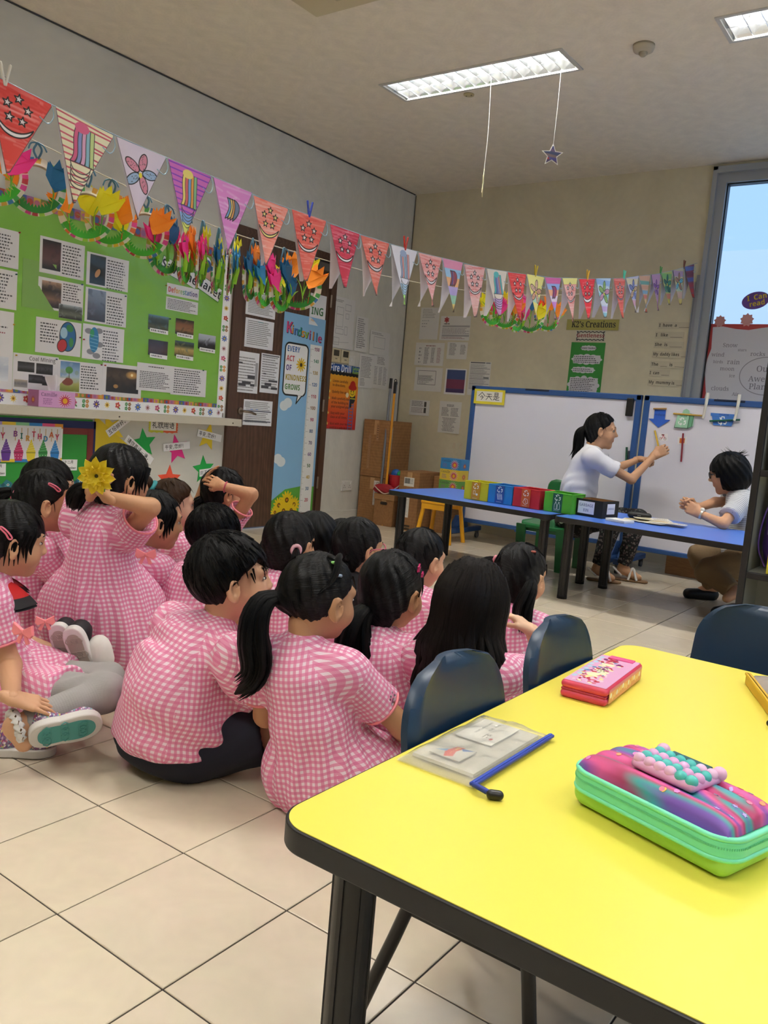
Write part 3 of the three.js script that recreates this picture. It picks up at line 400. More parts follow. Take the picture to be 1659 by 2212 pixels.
  const tc = LW(353, 918); onLeft('title_card', 'white card of four Chinese characters with scalloped orange and yellow edge', 'card', [tc[0], tc[1], 0.24, 0.1], (g, w, h) => { R(g, '#d8d840', 0, 0, 50, h); R(g, '#ee6a3a', 50, 0, 50, h); R(g, '#f2f0ea', 7, h * 0.16, 86, h * 0.68); han(g, '礼貌用语', 12, h * 0.3, 17, '#2a2a2c', 0.9); }, { ppm: 1100, geo: (pp) => cutout(Array.from({ length: 44 }, (_, i) => { const t = i / 44 * 4, k = floor(t), f = t - k, wv = (i % 2) * 0.006; return k === 0 ? [-0.12 + f * 0.24, -0.05 - wv] : k === 1 ? [0.12 + wv, -0.05 + f * 0.1] : k === 2 ? [0.12 - f * 0.24, 0.05 + wv] : [-0.12 - wv, 0.05 - f * 0.1]; }), 0.001, pp) });
}
// tissue box on the ledge
function tissueBox(name, label, p, turn, w, h, d, c1, c2, word, group) {
  const t = thing(name, label, 'tissue box', p, turn, group);
  const fr = print(w, h, (g, W, H) => { R(g, c1, 0, 0, 100, H); T(g, word, 6, H * 0.34, H * 0.3, '#3a3050', 'serif', 'left', 'normal'); smallPrint(g, 12, H * 0.48, 26, 4, H * 0.1, '#8a5a90'); poly(g, star(H * 0.5, 0.5, 16).map((q) => [72 + q[0] * 1.1, H * 0.55 + q[1] * 1.05]), '#f3e6ee'); poly(g, star(H * 0.46, 0.45, 16, 1.2).map((q) => [72 + q[0] * 1.1, H * 0.55 + q[1]]), '#b81f48'); C(g, '#e0a81e', 72, H * 0.56, H * 0.17); }, 900);
  obj('carton', box(w, h, d, 0, h / 2, 0), M(c1, 0.45), t);
  obj('front_print', at(remap(new THREE.PlaneGeometry(w * 0.995, h * 0.99), fr), 0, h / 2, d / 2 + 0.0006), pmat(fr, 0.4), t);
  const sd = print(d, h, (g, W, H) => { R(g, c2, 0, 0, 100, H); poly(g, star(H * 0.3, 0.45, 14).map((q) => [50 + q[0], H * 0.6 + q[1]]), '#a8384a'); C(g, '#d8902e', 50, H * 0.6, H * 0.12); }, 700);
  for (const s of [-1, 1]) obj('side_print', at(remap(new THREE.PlaneGeometry(d * 0.99, h * 0.99), sd), s * (w / 2 + 0.0006), h / 2, 0, 0, s * PI / 2), pmat(sd, 0.4), t);
  return t;
}
{
  const t = tissueBox('tissue_box', 'pink flower-print tissue box on the ledge with a tissue pulled out', [0.09, 0.846, 3.665], PI / 2, 0.235, 0.095, 0.11, '#d9a2d2', '#b06a9a', 'Camille');
  const g = new THREE.PlaneGeometry(0.12, 0.1, 14, 12), P = g.attributes.position;
  for (let i = 0; i < P.count; i++) { const x = P.getX(i), y = P.getY(i) + 0.05; P.setXYZ(i, x * (0.45 + y * 5.5) + 0.02 * y / 0.1, y * (1 - 0.2 * abs(x) / 0.06) + 0.01 * noise(x * 40, 1, 2), 0.02 * sin(x * 70 + y * 30) * (0.3 + y * 6)); }
  g.computeVertexNormals(); obj('tissue', at(g, 0.0, 0.094, 0), M('#f4f0ef', 0.8, { transmission: 0.3, thickness: 0 }), t);
}
// --- papers on the door, growth chart, fire poster, switches
{
  const D = (label, L, draw, o = {}) => onLeft('notice', label, 'paper', L, draw, { x: 0.0095, curl: 0.003, bg: '#ecedf0', group: 'notices taped to the door', ...o });
  const table = (rows, o = {}) => (g, w, h) => { for (let i = 0; i < rows; i++) smallPrint(g, 8, h * (o.y ?? 0.08) + i * h * (o.s ?? 0.85) / rows, 84, 1, h * 0.03, '#777', 0.8, 0.2); (o.bars ?? []).forEach((b) => R(g, b[4] ?? '#4c4c50', b[0], b[1] * h / 100, b[2], b[3] * h / 100)); };
  D('landscape notice on the door half hidden by the paper crowns', [1.915,1.71,0.313,0.181], table(14));
  D('wide typed notice on the upper door, topmost one fully visible', [1.913,1.49,0.303,0.214], table(13, { bars: [[42, 8, 20, 2, '#4a8a8a']] }));
  D('timetable with dark blocks and grey column, left of a pair on the door', [2.009,1.195,0.226,0.303], table(12, { y: 0.14, bars: [[8, 26, 16, 4], [50, 56, 40, 9], [84, 24, 12, 58, '#a9a9ac'], [26, 72, 40, 6], [10, 77, 34, 7], [64, 77, 20, 6]] }));
  D('timetable with dark blocks, right of a pair on the door', [1.773,1.207,0.203,0.298], table(14, { bars: [[6, 3, 90, 3, '#6a6a6e'], [16, 50, 14, 3], [46, 66, 48, 5], [26, 74, 36, 7], [8, 82, 40, 6], [62, 84, 34, 6]] }));
  D('notice with two thick dark lines below the door handle', [1.874,0.899,0.31,0.193], table(12, { bars: [[2, 42, 94, 3.4, '#3c4150'], [2, 82, 94, 3.4, '#3c4150'], [24, 36, 8, 3, '#5a78b8'], [42, 36, 8, 3, '#5a78b8'], [4, 8, 18, 22, '#c2c2c4']] }));
  D('narrow notice with green letter G above the height chart', [1.265, 1.765, 0.2, 0.25], (g, w, h) => { T(g, 'G', 72, h * 0.66, 44, '#3f7a4a', 'sans-serif', 'center'); T(g, 'IN', 34, h * 0.66, 40, '#3f7a4a', 'sans-serif', 'center'); T(g, 'FOR KINDNESS', 52, h * 0.88, 11, '#d8923a', 'sans-serif', 'center'); });
  onLeft('height_chart', 'tall pale blue children height chart on the door with speech bubble', 'height chart', [1.405, 0.9, 0.5, 1.6], (g, w, h) => {
    R(g, '#8fc2e8', 0, 0, 100, h); const gr = g.createLinearGradient(0, h * 0.85, 0, h); poly(g, [[0, h * 0.93], [30, h * 0.875], [70, h * 0.86], [100, h * 0.865], [100, h], [0, h]], '#5fae44');
    R(g, '#f2f2f0', 66, h * 0.135, 29, h * 0.865);
    const cs = ['#7a1f4a', '#2f7f5a', '#b08a2a', '#2f5f9c', '#b8324a', '#8a5a2a', '#a82f5a', '#2f4f7a', '#3a2f6a', '#5a3a7a', '#3f6a3a', '#c0a030', '#2f5f8a', '#b82f4a'];
    for (let k = 0; k <= 14; k++) { const y = h * (0.158 + k * 0.0598 / 1.0 * 1.0); if (k < 14) { T(g, String(150 - k * 10), 83, y + 2.6, 8, cs[k], 'sans-serif', 'center'); } for (let q = 0; q < 10; q++) R(g, '#9a9a98', 66, y + q * h * 0.00598, q ? (q === 5 ? 5 : 3.2) : 9, 0.5); }
    const ks = ['#d8407a', '#e8a040', '#3f6fc0', '#2f9a8a', '#f0a030', '#a8c840', '#d04a9a', '#e88a3a', '#3f8fc0']; [...'Kindsville'].forEach((c, i) => { g.save(); g.translate(13 + i * 8.3, h * 0.052 + 14 + i * 0.75 - (i === 0 ? -1 : 0)); T(g, c, 1, 1, i ? 19 : 25, '#1c1c3a', 'sans-serif', 'center'); T(g, c, 0, 0, i ? 18 : 24, ks[i % 9], 'sans-serif', 'center'); g.restore(); });
    g.beginPath(); g.roundRect(8, h * 0.145, 54, h * 0.255, 9); g.fillStyle = '#fbfbf9'; g.fill(); g.strokeStyle = '#1a1a1a'; g.lineWidth = 2.6; g.stroke(); poly(g, [[44, h * 0.395], [41, h * 0.44], [55, h * 0.395]], '#fbfbf9', '#1a1a1a', 2); R(g, '#fbfbf9', 43, h * 0.385, 13, h * 0.013);
    const tw = [['EVERY', '#2f66a8', 0.185], ['ACT', '#c8414a', 0.232], ['OF', '#5a3f8c', 0.278], ['KINDNESS', '#b8a02c', 0.325], ['GROWS', '#4f8a3a', 0.372]]; for (const [s, c, y] of tw) { g.save(); g.translate(12, h * y); g.scale(0.82, 1); T(g, s, 0, 0, 12.4, c); g.restore(); }
    flower(g, 47, h * 0.245, 11, '#e8c020', '#4a3a1a', 12, 0.22);
    for (const [x, y] of [[14, 0.455], [22, 0.44], [8, 0.72], [16, 0.735]]) C(g, '#e9f0f4', x, h * y, 10, 8);
    for (const [x, y, r] of [[36, 0.93, 15], [18, 0.955, 13], [54, 0.955, 13], [30, 0.985, 14], [48, 0.985, 13], [10, 0.99, 10]]) { flower(g, x, h * y, r, '#f0cc22', '#5a3a12', 13, 0.25); C(g, '#d88a1a', x, h * y, r * 0.16); }
  }, { x: 0.0095, ppm: 640, m: 20, curl: 0.004, rough: 0.35 });
  onLeft('fire_poster', 'red and orange Fire Drill Safety Rules poster beside the door', 'poster', [0.857, 1.087, 0.43, 0.552], (g, w, h) => {
    const gr = g.createLinearGradient(0, h * 0.15, 0, h); [['#e8a82a', 0], ['#e8842a', 0.4], ['#d8482c', 0.75], ['#c82f34', 1]].forEach(([c, q]) => gr.addColorStop(q, c)); g.fillStyle = gr; g.fillRect(0, 0, 100, h);
    R(g, '#1f4f9c', 0, 0, 100, h * 0.13); for (let i = 0; i < 9; i++) C(g, '#14181c', 6 + i * 11, h * 0.13, 7, 5); R(g, '#1f4f9c', 0, 0, 100, h * 0.1); g.save(); g.translate(6, h * 0.115); g.scale(0.8, 1); T(g, 'Fire Drill', 0, 0, 20, '#fff'); g.restore(); T(g, 'Safety', 76, h * 0.06, 8.5, '#a8d84a'); T(g, 'Rules', 77, h * 0.115, 8.5, '#a8d84a');
    const ls = [['Listen carefully', 'to directions.'], ['Quietly line up.'], ['Walk carefully out', 'of the building to', 'your assigned place.'], ['Stay with your', 'class at all times.'], ['Wait with your teacher', 'until it is safe to return', 'to your classroom.']]; let y = h * 0.28; for (const l of ls) { poly(g, star(4).map((q) => [10 + q[0], y - 2 - q[1]]), '#f4dc6a'); for (const s of l) { T(g, s, 18, y, 6.4, '#5a1f14'); y += 8; } y += 5; }
    for (let i = 0; i < 9; i++) R(g, '#4a6fb8', 74, h * (0.56 + i * 0.05), 14, 1.6); R(g, '#4a6fb8', 74, h * 0.53, 2, h * 0.47); R(g, '#4a6fb8', 87, h * 0.53, 2, h * 0.47);
    C(g, '#22252c', 84, h * 0.5, 9, 11); R(g, '#22252c', 76, h * 0.54, 6, 14); R(g, '#d8e04a', 76, h * 0.5, 17, 2); C(g, '#f0d020', 82, h * 0.4, 11); C(g, '#c8281f', 82, h * 0.335, 13, 6); C(g, '#c8281f', 82, h * 0.3, 9, 9); C(g, '#f2e6c0', 66, h * 0.46, 5); C(g, '#222', 78, h * 0.395, 1.3, 2); C(g, '#222', 86, h * 0.395, 1.3, 2); g.strokeStyle = '#222'; g.lineWidth = 1; g.beginPath(); g.arc(82, h * 0.4, 6, 0.4, 2.7); g.stroke();
  }, { x: 0.002, curl: 0.004, rough: 0.35 });
  const W = (label, L, draw, o = {}) => onLeft('notice', label, 'paper', L, draw, { curl: 0.005, bg: '#dcdad6', group: 'notices on the wall right of the door', ...o });
  W('large floor-plan notice right of the door, tallest of the group', [0.919,1.708,0.292,0.421], (g, w, h) => { smallPrint(g, 10, h * 0.06, 40, 2, 4, '#777'); g.strokeStyle = '#8a8a8c'; g.lineWidth = 0.9; for (const [x, y, a, b] of [[18, 20, 30, 14], [18, 34, 30, 24], [56, 12, 26, 12], [60, 30, 14, 10], [18, 62, 34, 10], [12, 80, 24, 14], [58, 56, 12, 16]]) g.strokeRect(x, y * h / 100, a, b * h / 100); poly(g, [[14, h * 0.9], [80, h * 0.86]], null, '#8a8a8c', 0.8); });
  W('notice of bold short lines just right of the floor plan', [0.653,1.649,0.174,0.299], (g, w, h) => smallPrint(g, 14, h * 0.06, 70, 15, h * 0.058, '#55565a', 0.5, 0.4));
  W('faint plan sheet at the upper right of the group by the corner', [0.376,1.601,0.3,0.213], (g, w, h) => { smallPrint(g, 8, h * 0.08, 60, 2, 4, '#888'); g.strokeStyle = '#9a9a9c'; g.strokeRect(20, h * 0.25, 56, h * 0.45); });
  W('typed notice right of the fire poster, left of a pair', [0.539,1.339,0.225,0.295], (g, w, h) => { smallPrint(g, 12, h * 0.08, 70, 14, h * 0.045, '#6a6a6c'); smallPrint(g, 12, h * 0.72, 34, 6, h * 0.04, '#6a6a6c'); });
  W('typed list right of the fire poster, right of a pair', [0.328,1.352,0.23,0.305], (g, w, h) => { smallPrint(g, 24, h * 0.08, 50, 5, h * 0.045, '#5a5a5c'); for (let i = 0; i < 3; i++) smallPrint(g, 10 + i * 30, h * 0.36, 22, 12, h * 0.045, '#7a7a7c'); });
  for (const [z, lab] of [[0.993, 'cream wall controller with dark screen, left of two above the fire poster'], [0.868, 'cream wall controller with dark screen, right of two above the fire poster']]) {
    const t = thing('wall_controller', lab, 'thermostat', [0, 1.43, z], 0, 'air-conditioner controllers');
    obj('body', at(rbox(0.018, 0.115, 0.112, 0.004), 0.009, 0, 0), M('#cfc3a0', 0.45), t); obj('screen', at(rbox(0.004, 0.05, 0.072, 0.002), 0.018, 0.022, -0.002), M('#4a463e', 0.25), t); obj('flap', at(rbox(0.005, 0.04, 0.1, 0.002), 0.018, -0.032, 0), M('#c9bd9a', 0.45), t); obj('badge', at(rbox(0.003, 0.006, 0.026, 0.001), 0.021, -0.026, 0), M('#5a5648', 0.5), t);
  }
  const sw = thing('wall_switch', 'white square wall switch right of the two cream controllers', 'switch', [0, 1.41, 0.765]); obj('plate', at(rbox(0.01, 0.09, 0.086, 0.003), 0.005, 0, 0), M('#dcdad2', 0.4), sw); obj('rocker', at(rbox(0.006, 0.03, 0.02, 0.002), 0.011, 0.005, 0.01), mWhite, sw);
  const so = thing('wall_socket', 'white double power socket low on the left wall by the boxes', 'socket', [0, 0.312, 0.697]); obj('plate', at(rbox(0.012, 0.088, 0.146, 0.003), 0.006, 0, 0), M('#e2e0da', 0.4), so); for (const s of [-1, 1]) { obj('rocker', at(rbox(0.005, 0.018, 0.012, 0.002), 0.0135, 0.026, s * 0.05), mWhite, so); obj('pin_hole', [box(0.002, 0.008, 0.004, 0.0125, 0.004, s * 0.036), box(0.002, 0.004, 0.008, 0.0125, -0.014, s * 0.036 - 0.011), box(0.002, 0.004, 0.008, 0.0125, -0.014, s * 0.036 + 0.011)], mBlack, so); }
}
// --- back wall
{
  const W = (label, B, draw, o = {}) => onBack('notice', label, 'paper', B, draw, { curl: 0.004, bg: '#d9d6d0', group: 'notices on the back wall by the corner', ...o });
  W('faint portrait letter, top left of the back wall notices', [0.275,1.832,0.204,0.288], (g, w, h) => { smallPrint(g, 12, h * 0.05, 78, 6, h * 0.05, '#7a7a78', 0.35, 0.4); smallPrint(g, 12, h * 0.4, 40, 3, h * 0.09, '#8a8a88', 0.25, 0.5); });
  W('notice with red medical star emblem and two grey table bands', [0.556,1.792,0.314,0.215], (g, w, h) => { for (let k = 0; k < 3; k++) { g.save(); g.translate(20, h * 0.16); g.rotate(k * PI / 3); R(g, '#a83a38', -2.2, -8, 4.4, 16); g.restore(); } smallPrint(g, 12, h * 0.3, 18, 1, 4, '#444', 0.7, 0); R(g, '#a9a4a4', 8, h * 0.38, 90, h * 0.08); R(g, '#a9a4a4', 8, h * 0.76, 90, h * 0.08); smallPrint(g, 8, h * 0.5, 90, 5, h * 0.05, '#8a8686'); smallPrint(g, 8, h * 0.86, 88, 2, h * 0.05, '#9a7a7a'); });
  W('landscape notice with four columns of small print', [0.306,1.555,0.313,0.207], (g, w, h) => { smallPrint(g, 36, h * 0.12, 34, 1, 4, '#8a5a5a', 0.6, 0); [14, 32, 56, 76].forEach((x, i) => smallPrint(g, x, h * 0.22, [8, 16, 12, 14][i], [5, 15, 14, 14][i], h * (i ? 0.048 : 0.15), i === 3 ? '#9a6a70' : '#6a6a6a')); });
  W('notice with two columns of short lines under the medical notice', [0.599,1.594,0.211,0.151], (g, w, h) => { smallPrint(g, 12, h * 0.08, 34, 10, h * 0.072, '#6a6a6a'); smallPrint(g, 66, h * 0.16, 26, 8, h * 0.072, '#6a6a6a'); });
  W('sheet with a black-framed certificate block of text', [0.318,1.325,0.301,0.216], (g, w, h) => { g.strokeStyle = '#4a4a4c'; g.lineWidth = 1; g.strokeRect(12, h * 0.14, 64, h * 0.58); smallPrint(g, 14, h * 0.34, 60, 6, h * 0.04, '#5a5a5c'); smallPrint(g, 16, h * 0.6, 50, 2, h * 0.06, '#7a7a7c', 0.4, 0.6); });
  W('framed sheet of blue, dark red and purple bands', [0.611,1.317,0.221,0.231], (g, w, h) => { R(g, '#e6e4e4', 0, 0, 100, h); R(g, '#41507f', 8, h * 0.05, 86, h * 0.36); R(g, '#7c3a54', 8, h * 0.41, 86, h * 0.36); R(g, '#46355f', 8, h * 0.77, 86, h * 0.15); });
  W('tall grey form partly hidden behind the blue-framed whiteboard', [0.852,1.355,0.218,0.295], (g, w, h) => { R(g, '#3a3a3c', 6, h * 0.02, 66, h * 0.025); R(g, '#77777a', 76, h * 0.02, 20, h * 0.03); for (let i = 0; i < 5; i++) { R(g, '#6f6f72', 6, h * (0.2 + i * 0.15), 90, h * 0.012); smallPrint(g, 6, h * (0.08 + i * 0.15), 80, 5, h * 0.024, '#8a8a8c'); } R(g, '#6a6a6c', 70, h * 0.45, 24, h * 0.04); });
  W('small landscape sheet with two dark blocks, lowest on the left', [0.249,1.06,0.22,0.141], (g, w, h) => { smallPrint(g, 10, h * 0.08, 60, 4, h * 0.09, '#6f6f70', 0.5, 0.1); smallPrint(g, 10, h * 0.5, 60, 4, h * 0.09, '#8f8080', 0.5, 0.3); R(g, '#4f4b46', 72, h * 0.1, 11, h * 0.32); R(g, '#4f4b46', 72, h * 0.48, 11, h * 0.34); });
  W('portrait notice of centred lines, nearest the floor beside the whiteboard', [0.585,0.994,0.232,0.286], (g, w, h) => { smallPrint(g, 34, h * 0.1, 34, 2, h * 0.04, '#555', 0.5, 0.1); smallPrint(g, 12, h * 0.2, 34, 7, h * 0.04, '#5f5f60'); smallPrint(g, 54, h * 0.2, 38, 7, h * 0.04, '#5f5f60'); for (let i = 0; i < 11; i++) smallPrint(g, 18 + (i % 3) * 3, h * (0.52 + i * 0.04), 64 - (i % 3) * 6, 1, h * 0.04, '#5a5a5c', 0.4, 0.2); });
  onBack('sign', 'olive banner lettered K2 Creations above the green poster', 'sign', [1.852,1.831,0.444,0.086], (g, w, h) => { R(g, '#a8a054', 0, 0, 100, h); g.save(); g.translate(52, h * 0.76); g.scale(0.76, 1); T(g, "K2's Creations", 0, 0, h * 0.8, '#1c1c1c', 'serif', 'center', 'bold'); g.restore(); }, { ppm: 900 });
  onBack('word_card', 'card reading Gentleness with a wavy black edge', 'card', [1.846,1.742,0.252,0.089], (g, w, h) => { R(g, '#c6c0ae', 0, 0, 100, h); const z = []; for (let i = 0; i <= 14; i++) z.push([4 + i * 6.6, 4 + (i % 2) * 3]); for (let i = 0; i <= 5; i++) z.push([96 - (i % 2) * 3, 4 + i * (h - 8) / 5]); for (let i = 14; i >= 0; i--) z.push([4 + i * 6.6, h - 4 - (i % 2) * 3]); for (let i = 5; i >= 0; i--) z.push([4 + (i % 2) * 3, 4 + i * (h - 8) / 5]); poly(g, z, null, '#1e1e1e', 2.4); T(g, 'Gentleness', 50, h * 0.64, 17.5, '#8c2f33', 'sans-serif', 'center'); }, { ppm: 900 });
  onBack('poster', 'bright green poster with cloud-shaped text panels behind the whiteboard', 'poster', [[1.836,1.497,0.292,0.385]].map((b) => [b[0], b[1] - 0.06, b[2], b[3] + 0.12])[0], (g, w, h) => { R(g, '#2f8a33', 0, 0, 100, h); const cl = (x, y, a, b) => { for (let i = 0; i < 12; i++) C(g, '#cfccd2', x + a * (0.5 + 0.44 * cos(i / 6 * PI)), y + b * (0.5 + 0.4 * sin(i / 6 * PI)), a * 0.1, b * 0.14); R(g, '#cfccd2', x + 3, y + b * 0.08, a - 6, b * 0.84); }; cl(30, h * 0.05, 44, h * 0.08); cl(8, h * 0.19, 84, h * 0.16); cl(10, h * 0.39, 66, h * 0.1); cl(4, h * 0.54, 88, h * 0.28); T(g, 'Flower baskets', 52, h * 0.1, 7, '#333', 'sans-serif', 'center'); smallPrint(g, 12, h * 0.22, 76, 4, h * 0.03, '#4a4a52'); smallPrint(g, 14, h * 0.42, 56, 2, h * 0.03, '#4a4a52'); smallPrint(g, 10, h * 0.58, 74, 8, h * 0.028, '#4a4a52'); }, { ppm: 900 });
  const ph = [['I  have  a  ______', [2.511,1.829,0.247,0.035]], ['I   like  _______', [2.482,1.756,0.22,0.035]], ['She  is  _______', [2.487,1.682,0.228,0.034]], ['My  daddy likes  ____', [2.505,1.61,0.275,0.032]], ['The  ____  is  ______', [2.5,1.532,0.275,0.038]], ['I  can  _____', [2.441,1.466,0.159,0.033]], ['My  mummy is  ____', [2.497,1.394,0.278,0.027]]];
  ph.forEach(([s, B]) => onBack('sentence_strip', 'laminated strip by the window reading ' + s.replace(/_+/g, 'blank').replace(/\s+/g, ' ').trim(), 'word strip', [B[0], B[1], B[2], 0.052], (g, w, h) => { R(g, '#c9bfa6', 0, 0, 100, h); g.font = 'bold ' + h * 0.62 + 'px sans-serif'; const k = min(1, 94 / g.measureText(s).width); g.save(); g.translate(3, h * 0.68); g.scale(k, 1); T(g, s, 0, 0, h * 0.62, '#3a3530'); g.restore(); }, { ppm: 1000, curl: 0.002, rough: 0.25, group: 'sentence strips' }));
  // on the glass
  const map = thing('world_map_paper', 'big handwritten paper about planets with red border on the window', 'poster', [3.22, 1.42, -0.05]);
  const pr = print(0.94, 0.86, (g, w, h) => R(g, '#b23a3a', 0, 0, 100, h), 200), wv = Array.from({ length: 40 }, (_, i) => { const t = i / 40 * 2 * PI, q = 1 + 0.035 * sin(9 * t); return [clamp(cos(t) * 0.6, -0.44, 0.44) * q, clamp(sin(t) * 0.56, -0.42, 0.4) * q]; });
  obj('red_border', sheet(0.94, 0.86, pr, { curl: 0.004 }), pmat(pr, 0.5, {}), map);
  const pw = print(0.92, 0.86, (g, w, h) => { R(g, '#c9c6ca', 0, 0, 100, h); for (const [s, x, y, z] of [['Snow', 12, 14, 4.4], ['stars', 24, 17, 3], ['rocks', 34, 21, 4.4], ['Suns', 48, 15, 4], ['mars', 50, 9, 3.6], ['wind', 4, 22, 4.2], ['birds', 6, 28, 3.2], ['rain', 17, 28, 5], ['moon', 12, 34, 4.2], ['ice', 20, 40, 3.4], ['Our', 40, 34, 6.4], ['Awesome', 35, 42, 6], ['Planets', 36, 49, 6.2], ['clouds', 7, 52, 4.6], ['Air', 24, 56, 3.6], ['fruits', 3, 64, 6.4], ['Flowers', 22, 70, 4.4], ['Birds', 52, 68, 4], ['sea', 66, 24, 5], ['trees', 72, 44, 5], ['sky', 70, 62, 5]]) T(g, s, x, y * h / 100 + 4, z, '#6f6a70', 'serif', 'left', 'normal'); g.strokeStyle = '#8a868a'; g.lineWidth = 0.6; g.beginPath(); g.ellipse(48, h * 0.42, 20, h * 0.16, 0, 0, 7); g.stroke(); }, 800);
  obj('written_sheet', at(cutout(wv, 0.001, pw), 0, 0, 0.006), pmat(pw, 0.6), map);
  onBack('speech_bubble', 'purple oval paper bubble reading I can read on the window', 'paper craft', [3.06, 2.02, 0.19, 0.125], (g, w, h) => { R(g, '#5f3a8a', 0, 0, 100, h); T(g, 'I  Can', 20, h * 0.46, 26, '#d8c02c', 'sans-serif'); T(g, 'read', 26, h * 0.82, 26, '#d8c02c', 'sans-serif'); }, { z: -0.05, rot: 0.2, geo: (p) => cutout(Array.from({ length: 30 }, (_, i) => [cos(i / 15 * PI) * 0.095, sin(i / 15 * PI) * 0.062]), 0.0015, p) });
  for (const [x, y, r, lab] of [[2.83, 1.87, 0.045, 'left'], [3.02, 1.88, 0.05, 'right']]) { const o = obj('paper_flower', [cutout(star(r, 0.75, 9), 0.002), at(cutout(star(r * 0.6, 0.75, 8), 0.004), 0, 0, 0.002)], M('#c98f8a', 0.6)); o.position.set(x, y, -0.045); tag(o, 'pale pink paper rosette on the window poster, ' + lab + ' one', 'paper flower', 'paper rosettes on the window'); }
}
// --- ceiling fittings
{
  const s = thing('smoke_detector', 'round cream smoke detector on the ceiling right of the lamp', 'smoke detector', [2.831, 3.0, 2.073]);
  obj('base', lathe([[0, 0], [0.056, 0], [0.056, -0.012], [0.05, -0.03], [0.03, -0.036], [0, -0.036]], 28), M('#bdb29c', 0.5), s); obj('sensor', lathe([[0.022, -0.034], [0.022, -0.046], [0.018, -0.046], [0.018, -0.05], [0.012, -0.056], [0, -0.058]], 20), M('#a89e8a', 0.5), s);
  const d = thing('sprinkler_cover', 'small flat beige disc on the ceiling below the lamp', 'ceiling disc', [1.647, 3.0, 1.863]); obj('disc', lathe([[0, 0], [0.034, 0], [0.033, -0.006], [0, -0.008]], 24), M('#b8aa80', 0.5), d); obj('screw', [at(cyl(0.004, 0.004, 0.004, 8), -0.018, -0.009, 0), at(cyl(0.004, 0.004, 0.004, 8), 0.018, -0.009, 0)], M('#7a6f55', 0.5), d);
  const v = thing('ceiling_cassette', 'corner of a cream ceiling air conditioner at the top edge', 'air conditioner', [1.93, 3.0, 3.58]); obj('panel', [at(rbox(0.94, 0.03, 0.94, 0.012), 0, -0.012, 0)], M('#c8bc9c', 0.5), v); obj('grille', at(rbox(0.5, 0.012, 0.5, 0.004), 0, -0.03, 0), M('#b9ad8e', 0.5), v); for (let i = 0; i < 4; i++) obj('flap', at(rbox(0.5, 0.008, 0.06, 0.003), 0, -0.03, 0.34).rotateY(i * PI / 2), M('#b3a788', 0.5), v);
}

// ---------- tables
function makeTable(name, label, w, d, h, colour, p, turn, opt = {}) {
  const t = thing(name, label, 'table', p, turn), th = 0.026;
  const core = at(ext(rrect(w - 0.004, d - 0.004, 0.05), th, 0.002), 0, 0, 0, -PI / 2); core.translate(0, h - th - 0.003, 0);
  obj('edge_band', core, M('#17171a', 0.5), t);
  const lam = at(ext(rrect(w - 0.008, d - 0.008, 0.048), 0.0012), 0, h - 0.0012, 0, -PI / 2);
  obj('table_top', lam, M(colour, 0.3, opt.top ?? {}), t);
  const lx = w / 2 - (opt.ix ?? 0.065), lz = d / 2 - (opt.iz ?? 0.08), r = 0.026;
  for (const sx of [-1, 1]) for (const sz of [-1, 1]) {
    const l = obj('leg', [lathe([[0, 0.012], [r, 0.012], [r, h - th - 0.02], [r + 0.012, h - th - 0.014], [r + 0.012, h - th - 0.002], [0, h - th - 0.002]], 24), ...[0, 1, 2, 3, 4, 5].map((k) => at(box(0.006, h - th - 0.04, 0.004, 0, (h - th) / 2, r), 0, 0, 0, 0, k * PI / 3))], M('#121214', 0.42), t);
    l.position.set(sx * lx, 0, sz * lz); const f = obj('foot_cap', lathe([[0, 0], [r + 0.003, 0], [r + 0.003, 0.018], [r, 0.022], [0, 0.022]], 24), M('#0c0c0d', 0.6), l);
  }
  return t;
}
makeTable('blue_table', 'blue-topped low table under the coloured recycling bins', 1.2, 0.75, 0.48, '#4f7fe0', [2.02, 0, 1.707], -0.06, { iz: 0.1 });
makeTable('blue_table', 'blue-topped low table at which the woman in stripes leans', 1.18, 0.75, 0.48, '#4f7fe0', [3.236, 0, 1.779], -0.06, { iz: 0.1 });
makeTable('yellow_table', 'big yellow-topped table with black edge in front', 0.75, 1.215, 0.48, '#f0e35c', [4.317, 0, 5.197], 0, { ix: 0.075, iz: 0.085 });

